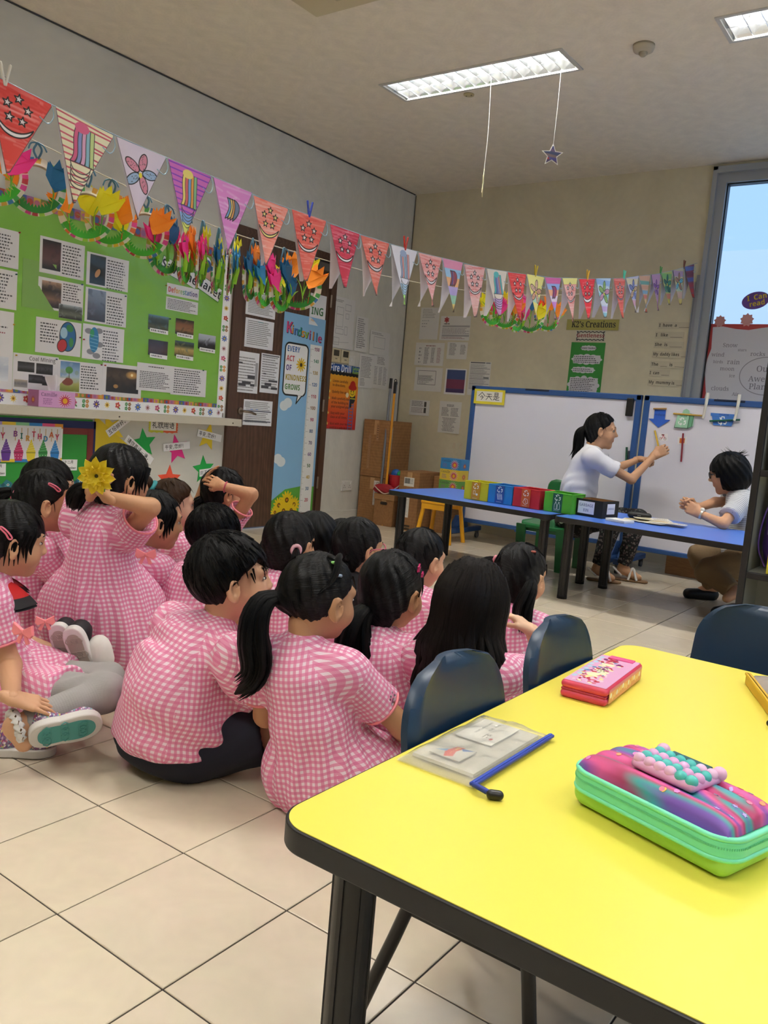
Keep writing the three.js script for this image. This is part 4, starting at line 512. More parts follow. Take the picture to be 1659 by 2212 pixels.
// ---------- moulded chairs
const mNavy = M('#122f4a', 0.4);
function shell(w0, w1, h, r, bow, th = 0.008) { // upright panel, wider at w0 (bottom) than w1 (top), corners rounded by r, bowed backwards
  const n = 20, m = 20, P = [], I = [], U = [];
  for (const s of [0, 1]) for (let j = 0; j <= m; j++) for (let i = 0; i <= n; i++) {
    const v = j / m, y = h * v; let hw = lerp(w0, w1, v) / 2; const top = h - y; if (top < r) hw -= r - sqrt(max(0, r * r - (r - top) ** 2)); if (y < r * 0.5) hw -= (r * 0.5 - sqrt(max(0, r * r * 0.25 - (r * 0.5 - y) ** 2)));
    const u = i / n * 2 - 1, x = hw * u, e = max(0, max(abs(u) - 0.9, (v - 0.93) * 1.4) / 0.1); P.push(x, y, -bow * (1 - u * u) * 0.7 - 0.05 * v * h / 0.3 - 0.012 * min(1, e) ** 2 - s * th); U.push(i / n, v);
  }
  const q = (n + 1) * (m + 1);
  for (let j = 0; j < m; j++) for (let i = 0; i < n; i++) { const a = j * (n + 1) + i, b = a + n + 1; I.push(a, a + 1, b, a + 1, b + 1, b, q + a, q + b, q + a + 1, q + a + 1, q + b, q + b + 1); }
  const rim = []; for (let i = 0; i < n; i++) rim.push(i); for (let j = 0; j < m; j++) rim.push(j * (n + 1) + n); for (let i = n; i > 0; i--) rim.push(m * (n + 1) + i); for (let j = m; j > 0; j--) rim.push(j * (n + 1));
  rim.forEach((a, i) => { const b = rim[(i + 1) % rim.length]; I.push(a, q + a, b, b, q + a, q + b); });
  const g = new THREE.BufferGeometry(); g.setAttribute('position', new THREE.Float32BufferAttribute(P, 3)); g.setAttribute('uv', new THREE.Float32BufferAttribute(U, 2)); g.setIndex(I); return toCreasedNormals(g, 0.9);
}
function seatPan(w, d, th) { const g = at(ext(rrect(w, d, 0.05), th, 0.005), 0, 0, 0, -PI / 2), P = g.attributes.position; for (let i = 0; i < P.count; i++) { const x = P.getX(i), z = P.getZ(i); P.setY(i, P.getY(i) + 0.012 * (x / w * 2) ** 2 - 0.008 + (z > d * 0.3 ? -0.3 * (z - d * 0.3) : 0)); } g.computeVertexNormals(); return g; }
function navyChair(label, p, turn) {
  const t = thing('school_chair', label, 'chair', p, turn), k = M('#101012', 0.4);
  obj('backrest', at(shell(0.325, 0.305, 0.27, 0.1, 0.022, 0.012), 0, 0.312, -0.085), mNavy, t);
  obj('seat', at(seatPan(0.3, 0.29, 0.012), 0, 0.285, 0.01), mNavy, t);
  obj('back_bracket', [at(rbox(0.05, 0.09, 0.012, 0.004), -0.09, 0.315, -0.112), at(rbox(0.05, 0.09, 0.012, 0.004), 0.09, 0.315, -0.112)], mNavy, t);
  for (const s of [-1, 1]) {
    obj('leg_frame', tube([[s * 0.165, 0.012, -0.17], [s * 0.152, 0.15, -0.125], [s * 0.142, 0.25, -0.09], [s * 0.138, 0.272, -0.07], [s * 0.138, 0.276, 0], [s * 0.138, 0.272, 0.07], [s * 0.142, 0.25, 0.09], [s * 0.152, 0.14, 0.115], [s * 0.165, 0.012, 0.14]], 0.0105, 48, 10), k, t);
    obj('stretcher', at(rbox(0.008, 0.034, 0.2, 0.003), s * 0.143, 0.225, 0), k, t);
    for (const z of [-0.172, 0.142]) obj('foot_cap', at(cyl(0.013, 0.015, 0.028), s * 0.166, 0.014, z), M('#0b0b0c', 0.7), t);
  }
  obj('cross_bar', [rod(V(-0.138, 0.274, -0.05), V(0.138, 0.274, -0.05), 0.009), rod(V(-0.138, 0.274, 0.06), V(0.138, 0.274, 0.06), 0.009)], k, t);
  return t;
}
navyChair('navy plastic chair at the left side of the yellow table, nearest the zip pouch', [4.055, 0, 5.335], PI / 2);
navyChair('navy plastic chair at the left side of the yellow table, beside the pink case', [4.055, 0, 4.925], PI / 2);
navyChair('navy plastic chair at the far end of the yellow table, cut by the right edge', [4.2, 0, 4.5], 0);
// green chair the teacher sits on; yellow stool with tissue boxes
{
  const mg = M('#0f6a33', 0.35), t = thing('green_chair', 'green plastic children chair under the woman at the whiteboard', 'chair', [2.17, 0, 1.09], 0.0);
  obj('backrest', at(shell(0.3, 0.27, 0.26, 0.05, 0.02, 0.014), 0, 0.35, -0.13), mg, t); obj('seat', at(seatPan(0.33, 0.31, 0.016), 0, 0.3, 0.01), mg, t); obj('apron', [box(0.3, 0.05, 0.012, 0, 0.278, 0.14), box(0.3, 0.05, 0.012, 0, 0.278, -0.13), box(0.012, 0.05, 0.27, 0.15, 0.278, 0), box(0.012, 0.05, 0.27, -0.15, 0.278, 0)], mg, t);
  for (const sx of [-1, 1]) for (const sz of [-1, 1]) obj('leg', at(ext(shape2([[-0.025, 0], [0.025, 0], [0.035, 0.3], [-0.035, 0.3]]), 0.02), sx * 0.15, 0, sz * 0.15 - 0.01, sz * 0.06), mg, t);
  const my = M('#e8a81c', 0.4), s = thing('yellow_stool', 'yellow plastic stool behind the blue table, holding tissue boxes', 'stool', [1.12, 0, 0.86], 0.1);
  obj('seat', at(rbox(0.27, 0.03, 0.25, 0.012), 0, 0.315, 0), my, s); obj('apron', [box(0.25, 0.04, 0.012, 0, 0.28, 0.115), box(0.25, 0.04, 0.012, 0, 0.28, -0.115)], my, s);
  for (const sx of [-1, 1]) for (const sz of [-1, 1]) { const l = obj('leg', rod(V(sx * 0.11, 0.3, sz * 0.1), V(sx * 0.15, 0, sz * 0.13), 0.016, 0.018), my, s); }
  ['#8a7fb8', '#5f9a3f', '#d8b83a', '#2f7fb8'].forEach((c, i) => tissueBox('tissue_box', ['lilac tissue box at the bottom of the stack on the yellow stool', 'green tissue box in the stack behind the blue table', 'yellow tissue box in the stack behind the blue table', 'blue tissue box on top of the stack behind the blue table'][i], [1.2, 0.33 + i * 0.0855, 0.86], -0.15, 0.2, 0.085, 0.11, c, c, 'Camille', 'stacked tissue boxes'));
  const w = new THREE.PlaneGeometry(0.2, 0.13, 20, 12), P = w.attributes.position; for (let i = 0; i < P.count; i++) P.setZ(i, 0.02 * noise(P.getX(i) * 14, P.getY(i) * 14, 3) + 0.02 * (P.getY(i) > 0 ? 1 : 0) * sin(P.getX(i) * 20)); w.computeVertexNormals();
  tag(obj('plastic_wrap', at(w, 1.2, 0.735, 0.86, -0.2, -0.15), M('#ffffff', 0.08, { transmission: 1, thickness: 0 })), 'crumpled clear wrap sticking up from the tissue box stack', 'plastic wrap');
}
// ---------- mobile whiteboards
function whiteboard(label, x0, x1, zc) {
  const t = thing('whiteboard', label, 'whiteboard', [(x0 + x1) / 2, 0, zc]), w = x1 - x0, y0 = 0.15, y1 = 1.262, mb = M('#2f5690', 0.4), f = 0.042;
  obj('panel', box(w - 0.05, y1 - y0 - 0.05, 0.018, 0, (y0 + y1) / 2, -0.008), M('#e6e5f0', 0.3), t);
  for (const s of [-1, 1]) obj('stile', at(rbox(f, y1 - y0, 0.036, 0.006), s * (w / 2 - f / 2), (y0 + y1) / 2, -0.005), mb, t);
  obj('rail', at(rbox(w, f, 0.036, 0.006), 0, y1 - f / 2, -0.005), mb, t); obj('rail', at(rbox(w, f * 0.8, 0.036, 0.006), 0, y0 + f / 2, -0.005), mb, t);
  obj('clamp', at(rbox(0.2, 0.014, 0.04, 0.003), -0.12, y1 - 0.008, -0.004), M('#16223c', 0.4), t);
  const tr = obj('tray', [at(rbox(0.42, 0.012, 0.06, 0.004), 0.05, y0 + 0.006, 0.04), at(rbox(0.42, 0.024, 0.006, 0.002), 0.05, y0 + 0.012, 0.07)], mb, t); obj('tray_insert', at(rbox(0.16, 0.01, 0.03, 0.003), 0.0, y0 + 0.018, 0.045), M('#c9cdd6', 0.35), tr);
  for (const s of [-1, 1]) {
    const foot = obj('foot', [at(rbox(0.05, 0.04, 0.56, 0.008), s * (w / 2 - 0.03), 0.085, 0.0), at(ext(shape2([[-0.12, 0], [0.14, 0], [0.05, 0.1], [-0.05, 0.1]]), 0.03, 0.003), s * (w / 2 - 0.03) - 0.015, 0.1, 0, 0, -PI / 2)], mb, t);
    for (const z of [-0.25, 0.25]) { const c = obj('castor', [at(cyl(0.024, 0.024, 0.018), 0, 0.026, 0, 0, 0, PI / 2), box(0.03, 0.03, 0.012, 0, 0.055, 0)], M('#5f6268', 0.4), foot); c.position.set(s * (w / 2 - 0.03), 0, z); }
  }
  return t;
}
const ZB = 0.6;
whiteboard('blue-framed mobile whiteboard on the left, with yellow Chinese card', 1.142, 2.538, ZB);
whiteboard('blue-framed mobile whiteboard on the right, with recycling cut-outs', 2.556, 3.95, ZB);
const onWB = (name, label, cat, B, draw, o = {}) => onBack(name, label, cat, B, draw, { z: ZB + 0.0003, ppm: 1300, curl: 0.002, ...o });
onWB('date_card', 'yellow-bordered card of three Chinese characters on the left whiteboard', 'card', [1.312,1.179,0.277,0.117], (g, w, h) => { R(g, '#e6d63a', 0, 0, 100, h); R(g, '#eeeadc', 8, h * 0.14, 84, h * 0.68); han(g, '今天是', 15, h * 0.22, 21, '#222', 0.75); }, { z: 0.6003, zo: 0.014 });
{
  const e = thing('board_eraser', 'black board eraser at the top right of the left whiteboard', 'eraser', [2.46, 1.17, 0.618]); obj('holder', at(rbox(0.05, 0.13, 0.02, 0.006), 0, 0, 0), mBlack, e); obj('felt', at(rbox(0.046, 0.126, 0.012, 0.002), 0, 0, -0.011), M('#2b2b2e', 0.9), e);
  const a = [2.678,1.103,0.157,0.125], W = a[2] / 2, H = a[3] / 2, ar = shape2([[-W * 0.5, H], [W * 0.5, H], [W * 0.5, -H * 0.05], [W, -H * 0.05], [0, -H], [-W, -H * 0.05], [-W * 0.5, -H * 0.05]]);
  onWB('arrow_cutout', 'blue paper arrow pointing down lettered reduce', 'cut-out', a, (g, w, h) => { R(g, '#2f62c8', 0, 0, 100, h); T(g, 'reduce', 50, h * 0.34, 14, '#1c3d86', 'sans-serif', 'center'); }, { geo: (p) => cutout(ar, 0.001, p), z: 0.607 });
  const b = [2.852,1.116,0.128,0.135], bw = b[2] / 2, bh = b[3] / 2;
  onWB('bag_cutout', 'green paper shopping bag cut-out lettered reuse with recycling arrows', 'cut-out', b, (g, w, h) => { R(g, '#9fcfb0', 0, 0, 100, h); poly(g, [[76, h * 0.26], [98, h * 0.2], [92, h * 0.9], [72, h * 0.98]], '#6fae86', '#2f5a40', 3); poly(g, [[10, h * 0.28], [76, h * 0.26], [72, h * 0.98], [2, h * 0.98], [10, h * 0.28]], '#9fcfb0', '#2f5a40', 3); T(g, 'reuse', 44, h * 0.42, 14, '#3f7a58', 'sans-serif', 'center'); recycle(g, 40, h * 0.66, 20, '#f4f8f4', 5); }, { z: 0.612, geo: (p) => { const s = shape2([[-bw, -bh], [bw * 0.45, -bh], [bw, -bh * 0.7], [bw, bh * 0.5], [bw * 0.5, bh * 0.55], [bw * 0.42, bh * 0.85], [bw * 0.1, bh], [-bw * 0.2, bh * 0.85], [-bw * 0.3, bh * 0.5], [-bw * 0.75, bh * 0.45]]), h = new THREE.Path(); h.absellipse(bw * 0.08, bh * 0.62, bw * 0.22, bh * 0.2, 0, 7); s.holes.push(h); return cutout(s, 0.001, p); } });
  const c = [3.107,1.127,0.173,0.081], cw = c[2] / 2, ch = c[3] / 2;
  onWB('bin_cutout', 'blue paper recycling tub cut-out lettered recycle', 'cut-out', c, (g, w, h) => { R(g, '#3f78c8', 0, 0, 100, h); R(g, '#2f5fae', 0, h * 0.24, 100, h * 0.03); T(g, 'recycle', 50, h * 0.18, 11, '#1f3f86', 'sans-serif', 'center'); recycle(g, 48, h * 0.6, 16, '#f2f4f8', 4); }, { z: 0.606, geo: (p) => cutout(shape2([[-cw, ch], [cw, ch], [cw * 0.95, ch * 0.5], [cw * 0.86, ch * 0.5], [cw * 0.66, -ch], [-cw * 0.7, -ch], [-cw * 0.88, ch * 0.5], [-cw * 0.97, ch * 0.5]]), 0.001, p) });
  const stick = (label, p, q, c, r = 0.006) => tag(obj('magnet_strip', rod(V(p[0], p[1], 0.613), V(q[0], q[1], 0.613), r, r, 8), M(c, 0.45)), label, 'magnet strip');
  stick('tan magnetic strip above the blue paper arrow', [2.63,1.17], [2.723,1.176], '#b08a4a'); stick('tan magnetic strip across the green paper bag', [2.773,1.145], [2.97,1.144], '#c09a3a'); stick('dark green magnetic strip across the blue paper tub', [3.021,1.112], [3.215,1.134], '#14604f'); stick('dark red magnetic strip over the orange picture card', [2.856,1.015], [2.867,0.818], '#8c1f30');
  stick('yellow magnetic strip that the woman in white presses on the board', [2.658,1.019], [2.699,0.905], '#e0b83a');
  stick('dark green pen hanging at the edge of the left whiteboard', [2.471,0.884], [2.481,0.771], '#20503a', 0.008); stick('dark pen beside the green one at the whiteboard edge', [2.491,0.859], [2.498,0.746], '#3a3f50', 0.007);
  onWB('picture_card', 'small white card with a red tricycle picture', 'card', [2.718,0.977,0.065,0.05], (g, w, h) => { R(g, '#f0eef2', 0, 0, 100, h); g.strokeStyle = '#8f8a90'; g.lineWidth = 4; for (const x of [24, 72]) { g.beginPath(); g.arc(x, h * 0.72, 13, 0, 7); g.stroke(); } poly(g, [[24, h * 0.7], [46, h * 0.6], [50, h * 0.2], [72, h * 0.7]], null, '#c2405a', 5); R(g, '#7a1f2a', 34, h * 0.12, 28, 10); }, { rot: 0.05, z: 0.6003, curl: 0.001 });
  onWB('picture_card', 'small white card with an orange square under the red strip', 'card', [2.853,0.964,0.062,0.052], (g, w, h) => { R(g, '#f0eeee', 0, 0, 100, h); poly(g, [[24, h * 0.18], [78, h * 0.2], [74, h * 0.8], [50, h * 0.88], [20, h * 0.78]], '#e0742c'); }, { rot: 0.08, z: 0.6003, curl: 0.001 });
  const clip = (label, x) => { const t = thing('laundry_clip', label, 'clip', [x, 1.2, 0.6], 0.15), m = M('#d8d6cc', 0.4); for (const s of [-1, 1]) obj('arm', sweep([[0, 0.1, s * 0.01], [0, 0.05, s * 0.022], [0, 0.03, s * 0.03], [-0.006, -0.04, s * 0.024], [-0.012, -0.075, s * 0.026]], (q) => 0.012 - 0.004 * q, 14, 8, 0.5), m, t); obj('spring', at(cyl(0.008, 0.008, 0.036, 12), 0, 0.045, 0, PI / 2), M('#8a8478', 0.4, { metalness: 0.6 }), t); };
  clip('white laundry clip on the right whiteboard, above the bag cut-out', 2.985); clip('white laundry clip on the right whiteboard, above the blue tub cut-out', 3.19);
}
// ---------- things on the blue tables
const texCloth = dtex(64, (u, v) => 0.5 + 0.25 * sin(u * 24 * PI) * sin(v * 24 * PI) + 0.15 * (rnd() - 0.5));
texCloth.repeat.set(3, 3);
function fabricBin(name, label, c, c2, ic, p, turn, w = 0.172) {
  const h = 0.115, d = 0.17, t = thing('fabric_bin', label, 'bin', p, turn, 'fabric recycling bins'), m = M(c, 0.55, { bumpMap: texCloth, bumpScale: 0.0006 });
  const wl = (W, H) => { const g = new THREE.BoxGeometry(W, H, 0.004, 14, 8, 1), P = g.attributes.position; for (let i = 0; i < P.count; i++) P.setZ(i, P.getZ(i) + 0.004 * noise(P.getX(i) * 25 + w * 99, P.getY(i) * 25, p[0] * 9) + 0.002 * sin(P.getX(i) * 60)); g.computeVertexNormals(); return g; };
  for (const s of [-1, 1]) { obj('side', at(wl(w, h), 0, h / 2 + 0.003, s * (d / 2 - 0.003)), m, t); obj('side', at(wl(d, h), s * (w / 2 - 0.003), h / 2 + 0.003, 0, 0, PI / 2), m, t); }
  obj('base', box(w - 0.004, 0.004, d - 0.004, 0, 0.004, 0), m, t); obj('hem', [rod(V(-w / 2, h, d / 2 - 0.003), V(w / 2, h, d / 2 - 0.003), 0.004), rod(V(-w / 2, h, -d / 2 + 0.003), V(w / 2, h, -d / 2 + 0.003), 0.004), rod(V(-w / 2 + 0.003, h, -d / 2), V(-w / 2 + 0.003, h, d / 2), 0.004), rod(V(w / 2 - 0.003, h, -d / 2), V(w / 2 - 0.003, h, d / 2), 0.004)], m, t);
  const pr = print(0.062, h * 0.94, (g, W, H) => { R(g, c2, 0, 0, 100, H); recycle(g, 50, H * 0.24, 30, '#f0f2f0', 6); g.strokeStyle = '#e8ece8'; g.lineWidth = 3.5; if (ic === 0) { g.strokeRect(26, H * 0.5, 22, 34); C(g, '#e8ece8', 66, H * 0.7, 12); } if (ic === 1) for (let k = 0; k < 4; k++) g.strokeRect(24 + k * 3, H * 0.48 + k * 14, 50, 12); if (ic === 2) { poly(g, [[22, H * 0.74], [40, H * 0.52], [70, H * 0.56], [78, H * 0.76], [50, H * 0.86], [22, H * 0.74]], null, '#e8ece8', 4); poly(g, [[40, H * 0.54], [58, H * 0.78]], null, '#e8ece8', 4); } if (ic === 3) for (const x of [22, 54]) { poly(g, [[x, H * 0.86], [x, H * 0.62], [x + 8, H * 0.52], [x + 8, H * 0.46], [x + 16, H * 0.46], [x + 16, H * 0.52], [x + 24, H * 0.62], [x + 24, H * 0.86], [x, H * 0.86]], null, '#e8ece8', 4); } smallPrint(g, 18, H * 0.91, 64, 2, 5, '#d8dcd8'); }, 1500);
  obj('printed_panel', at(sheet(0.062, h * 0.94, pr, { curl: 0.001 }), 0.0, h / 2 + 0.003, d / 2 + 0.0035), pmat(pr, 0.5), t);
  return t;
}
fabricBin('a', 'yellow fabric recycling bin, leftmost on the blue table', '#c9c31e', '#c28a22', 0, [2.005, 0.48, 1.83], -0.02);
fabricBin('b', 'blue fabric recycling bin on the blue table', '#1f7fc4', '#1f4f9c', 1, [2.183, 0.48, 1.84], -0.05, 0.168);
fabricBin('c', 'red fabric recycling bin on the blue table', '#c2202c', '#c85a24', 2, [2.372, 0.48, 1.85], -0.12, 0.185);
fabricBin('d', 'lime green fabric recycling bin next to the black garbage box', '#4fae2a', '#0f5a4a', 3, [2.578, 0.48, 1.86], -0.06, 0.18);
{
  const t = thing('garbage_box', 'open black cardboard box labelled garbage bin', 'box', [2.76, 0.48, 1.815], -0.2), w = 0.19, d = 0.17, h = 0.1, mk = M('#141416', 0.6), mi = M('#8a6238', 0.8);
  for (const s of [-1, 1]) { obj('side', at(rbox(w, h, 0.004, 0.001), 0, h / 2, s * d / 2), mk, t); obj('side', at(rbox(0.004, h, d, 0.001), s * w / 2, h / 2, 0), mk, t); obj('lining', box(w - 0.006, h - 0.002, 0.002, 0, h / 2, s * (d / 2 - 0.004)), mi, t); obj('lining', box(0.002, h - 0.002, d - 0.006, s * (w / 2 - 0.004), h / 2, 0), mi, t); }
  obj('base', box(w, 0.004, d, 0, 0.003, 0), mi, t);
  const p = print(0.11, 0.072, (g, W, H) => { R(g, '#e4e6f2', 0, 0, 100, H); T(g, 'GARBAGE', 50, H * 0.42, 20, '#23386f', 'sans-serif', 'center', 'normal'); T(g, 'BIN', 50, H * 0.82, 20, '#23386f', 'sans-serif', 'center', 'normal'); }, 1500); obj('label', at(sheet(0.11, 0.072, p, { curl: 0.001 }), -0.01, 0.052, d / 2 + 0.003), pmat(p), t);
  const q = print(0.08, 0.06, (g, W, H) => { R(g, '#e4e6f2', 0, 0, 100, H); T(g, 'GARBAGE', 50, H * 0.55, 19, '#23386f', 'sans-serif', 'center', 'normal'); }, 1500); obj('label', at(sheet(0.08, 0.06, q, { curl: 0.001 }), w / 2 + 0.003, 0.055, 0, 0, PI / 2), pmat(q), t);
  const n = thing('notepad', 'stack of white note sheets beside the black box on the blue table', 'notepad', [2.955, 0.48, 1.94], -0.3); for (let i = 0; i < 5; i++) obj('page', at(rbox(0.13, 0.003, 0.09, 0.001), rr(-0.002, 0.002), 0.0016 + i * 0.0032, rr(-0.002, 0.002), 0, rr(-0.03, 0.03)), M('#ecebe8', 0.6), n);
  [[3.0, 1.72, 0.2, '#d8b04a'], [3.08, 1.76, -0.25, '#e0c878'], [3.16, 1.74, 0.1, '#c9a85a'], [3.05, 1.66, 0.5, '#d8cca8']].forEach(([x, z, a, c], i) => { const pp = print(0.2, 0.14, (g, W, H) => { R(g, '#efeae0', 0, 0, 100, H); photo(g, 4, 4, 44, H - 8, [c, '#f0e0b0', '#b8c8d8']); smallPrint(g, 54, H * 0.12, 40, 9, H * 0.08, '#8a7a60'); R(g, c, 52, H * 0.86, 44, H * 0.08); }, 700); const o = obj('flyer', at(sheet(0.2, 0.14, pp, { curl: 0.008 }), 0, 0, 0, -PI / 2), pmat(pp, 0.35)); o.position.set(x, 0.481 + i * 0.0035, z); o.rotation.y = a; tag(o, 'loose yellow and white printed flyer on the blue table, ' + ['lowest left', 'middle', 'right', 'topmost'][i] + ' of four', 'flyer', 'flyers on the blue table'); });
  const gl = thing('spectacle_case', 'small black spectacle case on the blue table behind the flyers', 'case', [2.95, 0.48, 1.6], 0.2); obj('shell', at(new THREE.CapsuleGeometry(0.02, 0.1, 6, 14), 0, 0.02, 0, 0, 0, PI / 2), mBlack, gl); obj('clasp', at(rbox(0.02, 0.006, 0.012, 0.002), 0, 0.02, 0.02), M('#77777a', 0.3, { metalness: 0.8 }), gl);
}
// ---------- corner: cartons, bucket, poles
{
  const card = dtex(128, (u, v) => { const n = 0.9 + 0.08 * tn(u, v, 2, 4) + 0.03 * sin(v * 120); return [n, n * 0.98, n * 0.94]; }, true), mc = M('#a87c50', 0.85, { map: card });
  function carton(label, p, turn, w, h, d, o = {}) {
    const t = thing('carton', label, 'box', p, turn, 'cardboard cartons in the corner'); obj('body', at(rbox(w, h, d, 0.004), 0, h / 2, 0), mc, t);
    obj('tape', [box(0.045, h * 0.25, 0.001, 0, h * 0.87, d / 2 + 0.0008), box(0.045, 0.001, d * 0.96, 0, h + 0.0008, 0)], M('#b89060', 0.3), t);
    for (const s of [-1, 1]) obj('flap', box(w * 0.98, 0.003, d / 2 - 0.004, 0, h + 0.001, s * (d / 4 + 0.001)), mc, t);
    for (const [x, y, a, b, f, side] of o.labels ?? []) { const pp = print(a, b, f, 900); const q = obj('label', sheet(a, b, pp, { curl: 0.0005 }), pmat(pp), t); side ? (q.position.set(w / 2 + 0.0012, y, x), q.rotation.y = PI / 2) : q.position.set(x, y, d / 2 + 0.0012); }
    return t;
  }
  const bar = (g, W, H) => { R(g, '#e6e3dc', 0, 0, 100, H); for (let i = 0; i < 22; i++) R(g, '#333', 6 + i * 2.4, H * 0.1, 1 + rnd(), H * 0.6); smallPrint(g, 62, H * 0.15, 32, 5, H * 0.12, '#555'); };
  const mark = (g, W, H) => { R(g, '#a87c50', 0, 0, 100, H); g.strokeStyle = '#5f4428'; g.lineWidth = 5; g.strokeRect(8, H * 0.04, 84, H * 0.92); for (let i = 0; i < 6; i++) R(g, '#5f4428', 28, H * (0.12 + i * 0.13), 44, H * 0.05); };
  carton('tall carton with shipping label, lower of two stacked in the corner', [0.165, 0, 0.36], 0.04, 0.28, 0.405, 0.36, { labels: [[0.05, 0.27, 0.06, 0.22, (g, W, H) => { R(g, '#dcd9d2', 0, 0, 100, H); for (let i = 0; i < 7; i++) { g.strokeStyle = '#333'; g.lineWidth = 6; g.strokeRect(50, H * (0.06 + i * 0.13), 34, H * 0.09); } smallPrint(g, 8, H * 0.06, 34, 14, H * 0.06, '#777'); }]] });
  carton('tall carton with printed marks, upper of two stacked in the corner', [0.16, 0.41, 0.355], 0.03, 0.28, 0.505, 0.36, { labels: [[0.02, 0.4, 0.03, 0.15, mark], [-0.06, 0.22, 0.03, 0.3, (g, W, H) => { R(g, '#a87c50', 0, 0, 100, H); g.strokeStyle = '#6a4c2c'; g.lineWidth = 6; g.strokeRect(10, H * 0.02, 80, H * 0.96); for (let i = 0; i < 16; i++) R(g, '#6a4c2c', 40, H * (0.06 + i * 0.055), 20, H * 0.03); }]] });
  const ab = carton('low archive carton with hand hole, under the red bag', [0.36, 0, 0.5], 0.06, 0.2, 0.275, 0.22); obj('hand_hole', at(ext(rrect(0.07, 0.026, 0.013), 0.002), 0.0, 0.2, 0.111), M('#2a2018', 0.9), ab); obj('lid', at(rbox(0.21, 0.05, 0.23, 0.003), 0, 0.253, 0.0), M('#b2875a', 0.85, { map: card }), ab);
  carton('tall carton with barcode sticker beside the archive carton', [0.635, 0, 0.47], 0.04, 0.2, 0.505, 0.36, { labels: [[0.0, 0.42, 0.1, 0.075, bar], [-0.02, 0.2, 0.075, 0.17, (g, W, H) => { R(g, '#dedbd4', 0, 0, 100, H); smallPrint(g, 10, H * 0.08, 80, 14, H * 0.06, '#8a8a88'); }], [-0.03, 0.03, 0.14, 0.04, (g, W, H) => { R(g, '#3a2c1e', 0, 0, 100, H); T(g, 'HANDLE TOGETHER', 50, H * 0.65, 11, '#b8946a', 'sans-serif', 'center'); }]] });
  carton('carton behind the tall one, partly hidden by tissue boxes', [0.86, 0, 0.3], 0.0, 0.2, 0.48, 0.3);
  carton('wide dark carton on the floor below the right whiteboard', [3.1, 0, 0.3], 0, 0.6, 0.14, 0.3);
  const b = thing('bucket', 'red plastic bucket with white handle on the archive carton', 'bucket', [0.38, 0.28, 0.45]), mr = M('#b81e2c', 0.35); obj('pail', lathe([[0, 0.003], [0.062, 0], [0.066, 0.004], [0.082, 0.16], [0.088, 0.165], [0.086, 0.17], [0.079, 0.166], [0.062, 0.01], [0, 0.008]], 32), mr, b); obj('handle', tube([[0.086, 0.155, 0], [0.075, 0.09, 0.06], [0.02, 0.04, 0.09], [-0.05, 0.03, 0.082], [-0.084, 0.1, 0.03], [-0.086, 0.155, 0]], 0.005, 30, 8), M('#e0d6d0', 0.4), b);
  const bl = tag(obj('plastic_ball', at(new THREE.SphereGeometry(0.045, 22, 16), 0.36, 0.455, 0.45), M('#1f62b0', 0.4)), 'blue plastic ball lying in the red bucket', 'ball'), gr = tag(obj('plastic_ball', at(new THREE.SphereGeometry(0.036, 22, 16), 0.415, 0.455, 0.455), M('#1f9a5a', 0.4)), 'green plastic ball lying in the red bucket', 'ball');
  const bag = thing('red_bag', 'small red folded bag with pale strap on the archive carton', 'bag', [0.33, 0.28, 0.575], 0.1); const bg = new THREE.SphereGeometry(1, 32, 20), P = bg.attributes.position; for (let i = 0; i < P.count; i++) { const x = P.getX(i), y = P.getY(i), z = P.getZ(i), k = 1 + 0.22 * noise(x * 2.2, y * 2.2, z * 2.2 + 4); P.setXYZ(i, Math.sign(x) * abs(x) ** 0.7 * 0.1 * k, 0.04 + y * 0.045 * k, z * 0.04 * k); } bg.computeVertexNormals(); obj('pouch', bg, M('#9c1824', 0.6), bag); obj('strap', tube([[-0.08, 0.06, 0.03], [-0.02, 0.03, 0.055], [0.03, 0.005, 0.05], [0.09, 0.02, 0.04]], 0.005, 20, 6), M('#d8b8a8', 0.5), bag);
  const p1 = thing('mop_pole', 'grey metal mop pole with black cap leaning in the corner', 'mop', [0.31, 0, 0.6]), pa = V(0, 0, 0), pb = V(-0.07, 1.29, -0.12); obj('shaft', rod(pa, pb.clone().multiplyScalar(0.94), 0.011), M('#8a8f96', 0.35, { metalness: 0.7 }), p1); obj('cap', rod(pb.clone().multiplyScalar(0.93), pb, 0.014, 0.013), mBlack, p1);
  const p1b = thing('mop_pole', 'second, thinner metal pole leaning behind the grey one', 'mop', [0.345, 0, 0.56]); obj('shaft', rod(V(0, 0, 0), V(-0.07, 1.24, -0.12), 0.008), M('#a8acb0', 0.3, { metalness: 0.8 }), p1b); obj('cap', rod(V(-0.07, 1.24, -0.12), V(-0.0715, 1.265, -0.1224), 0.009), M('#6a6e72', 0.4), p1b);
  const p2 = thing('broom_pole', 'yellow wooden broom pole with black hanging cap in the corner', 'broom', [0.37, 0, 0.6]), qb = V(-0.08, 1.26, -0.12); obj('shaft', rod(V(0, 0, 0), qb.clone().multiplyScalar(0.93), 0.011), M('#d8941c', 0.4), p2); obj('cap', rod(qb.clone().multiplyScalar(0.92), qb, 0.013), mBlack, p2); obj('hanging_ring', new THREE.TorusGeometry(0.012, 0.0035, 8, 20).translate(qb.x, qb.y + 0.012, qb.z), mBlack, p2);
}
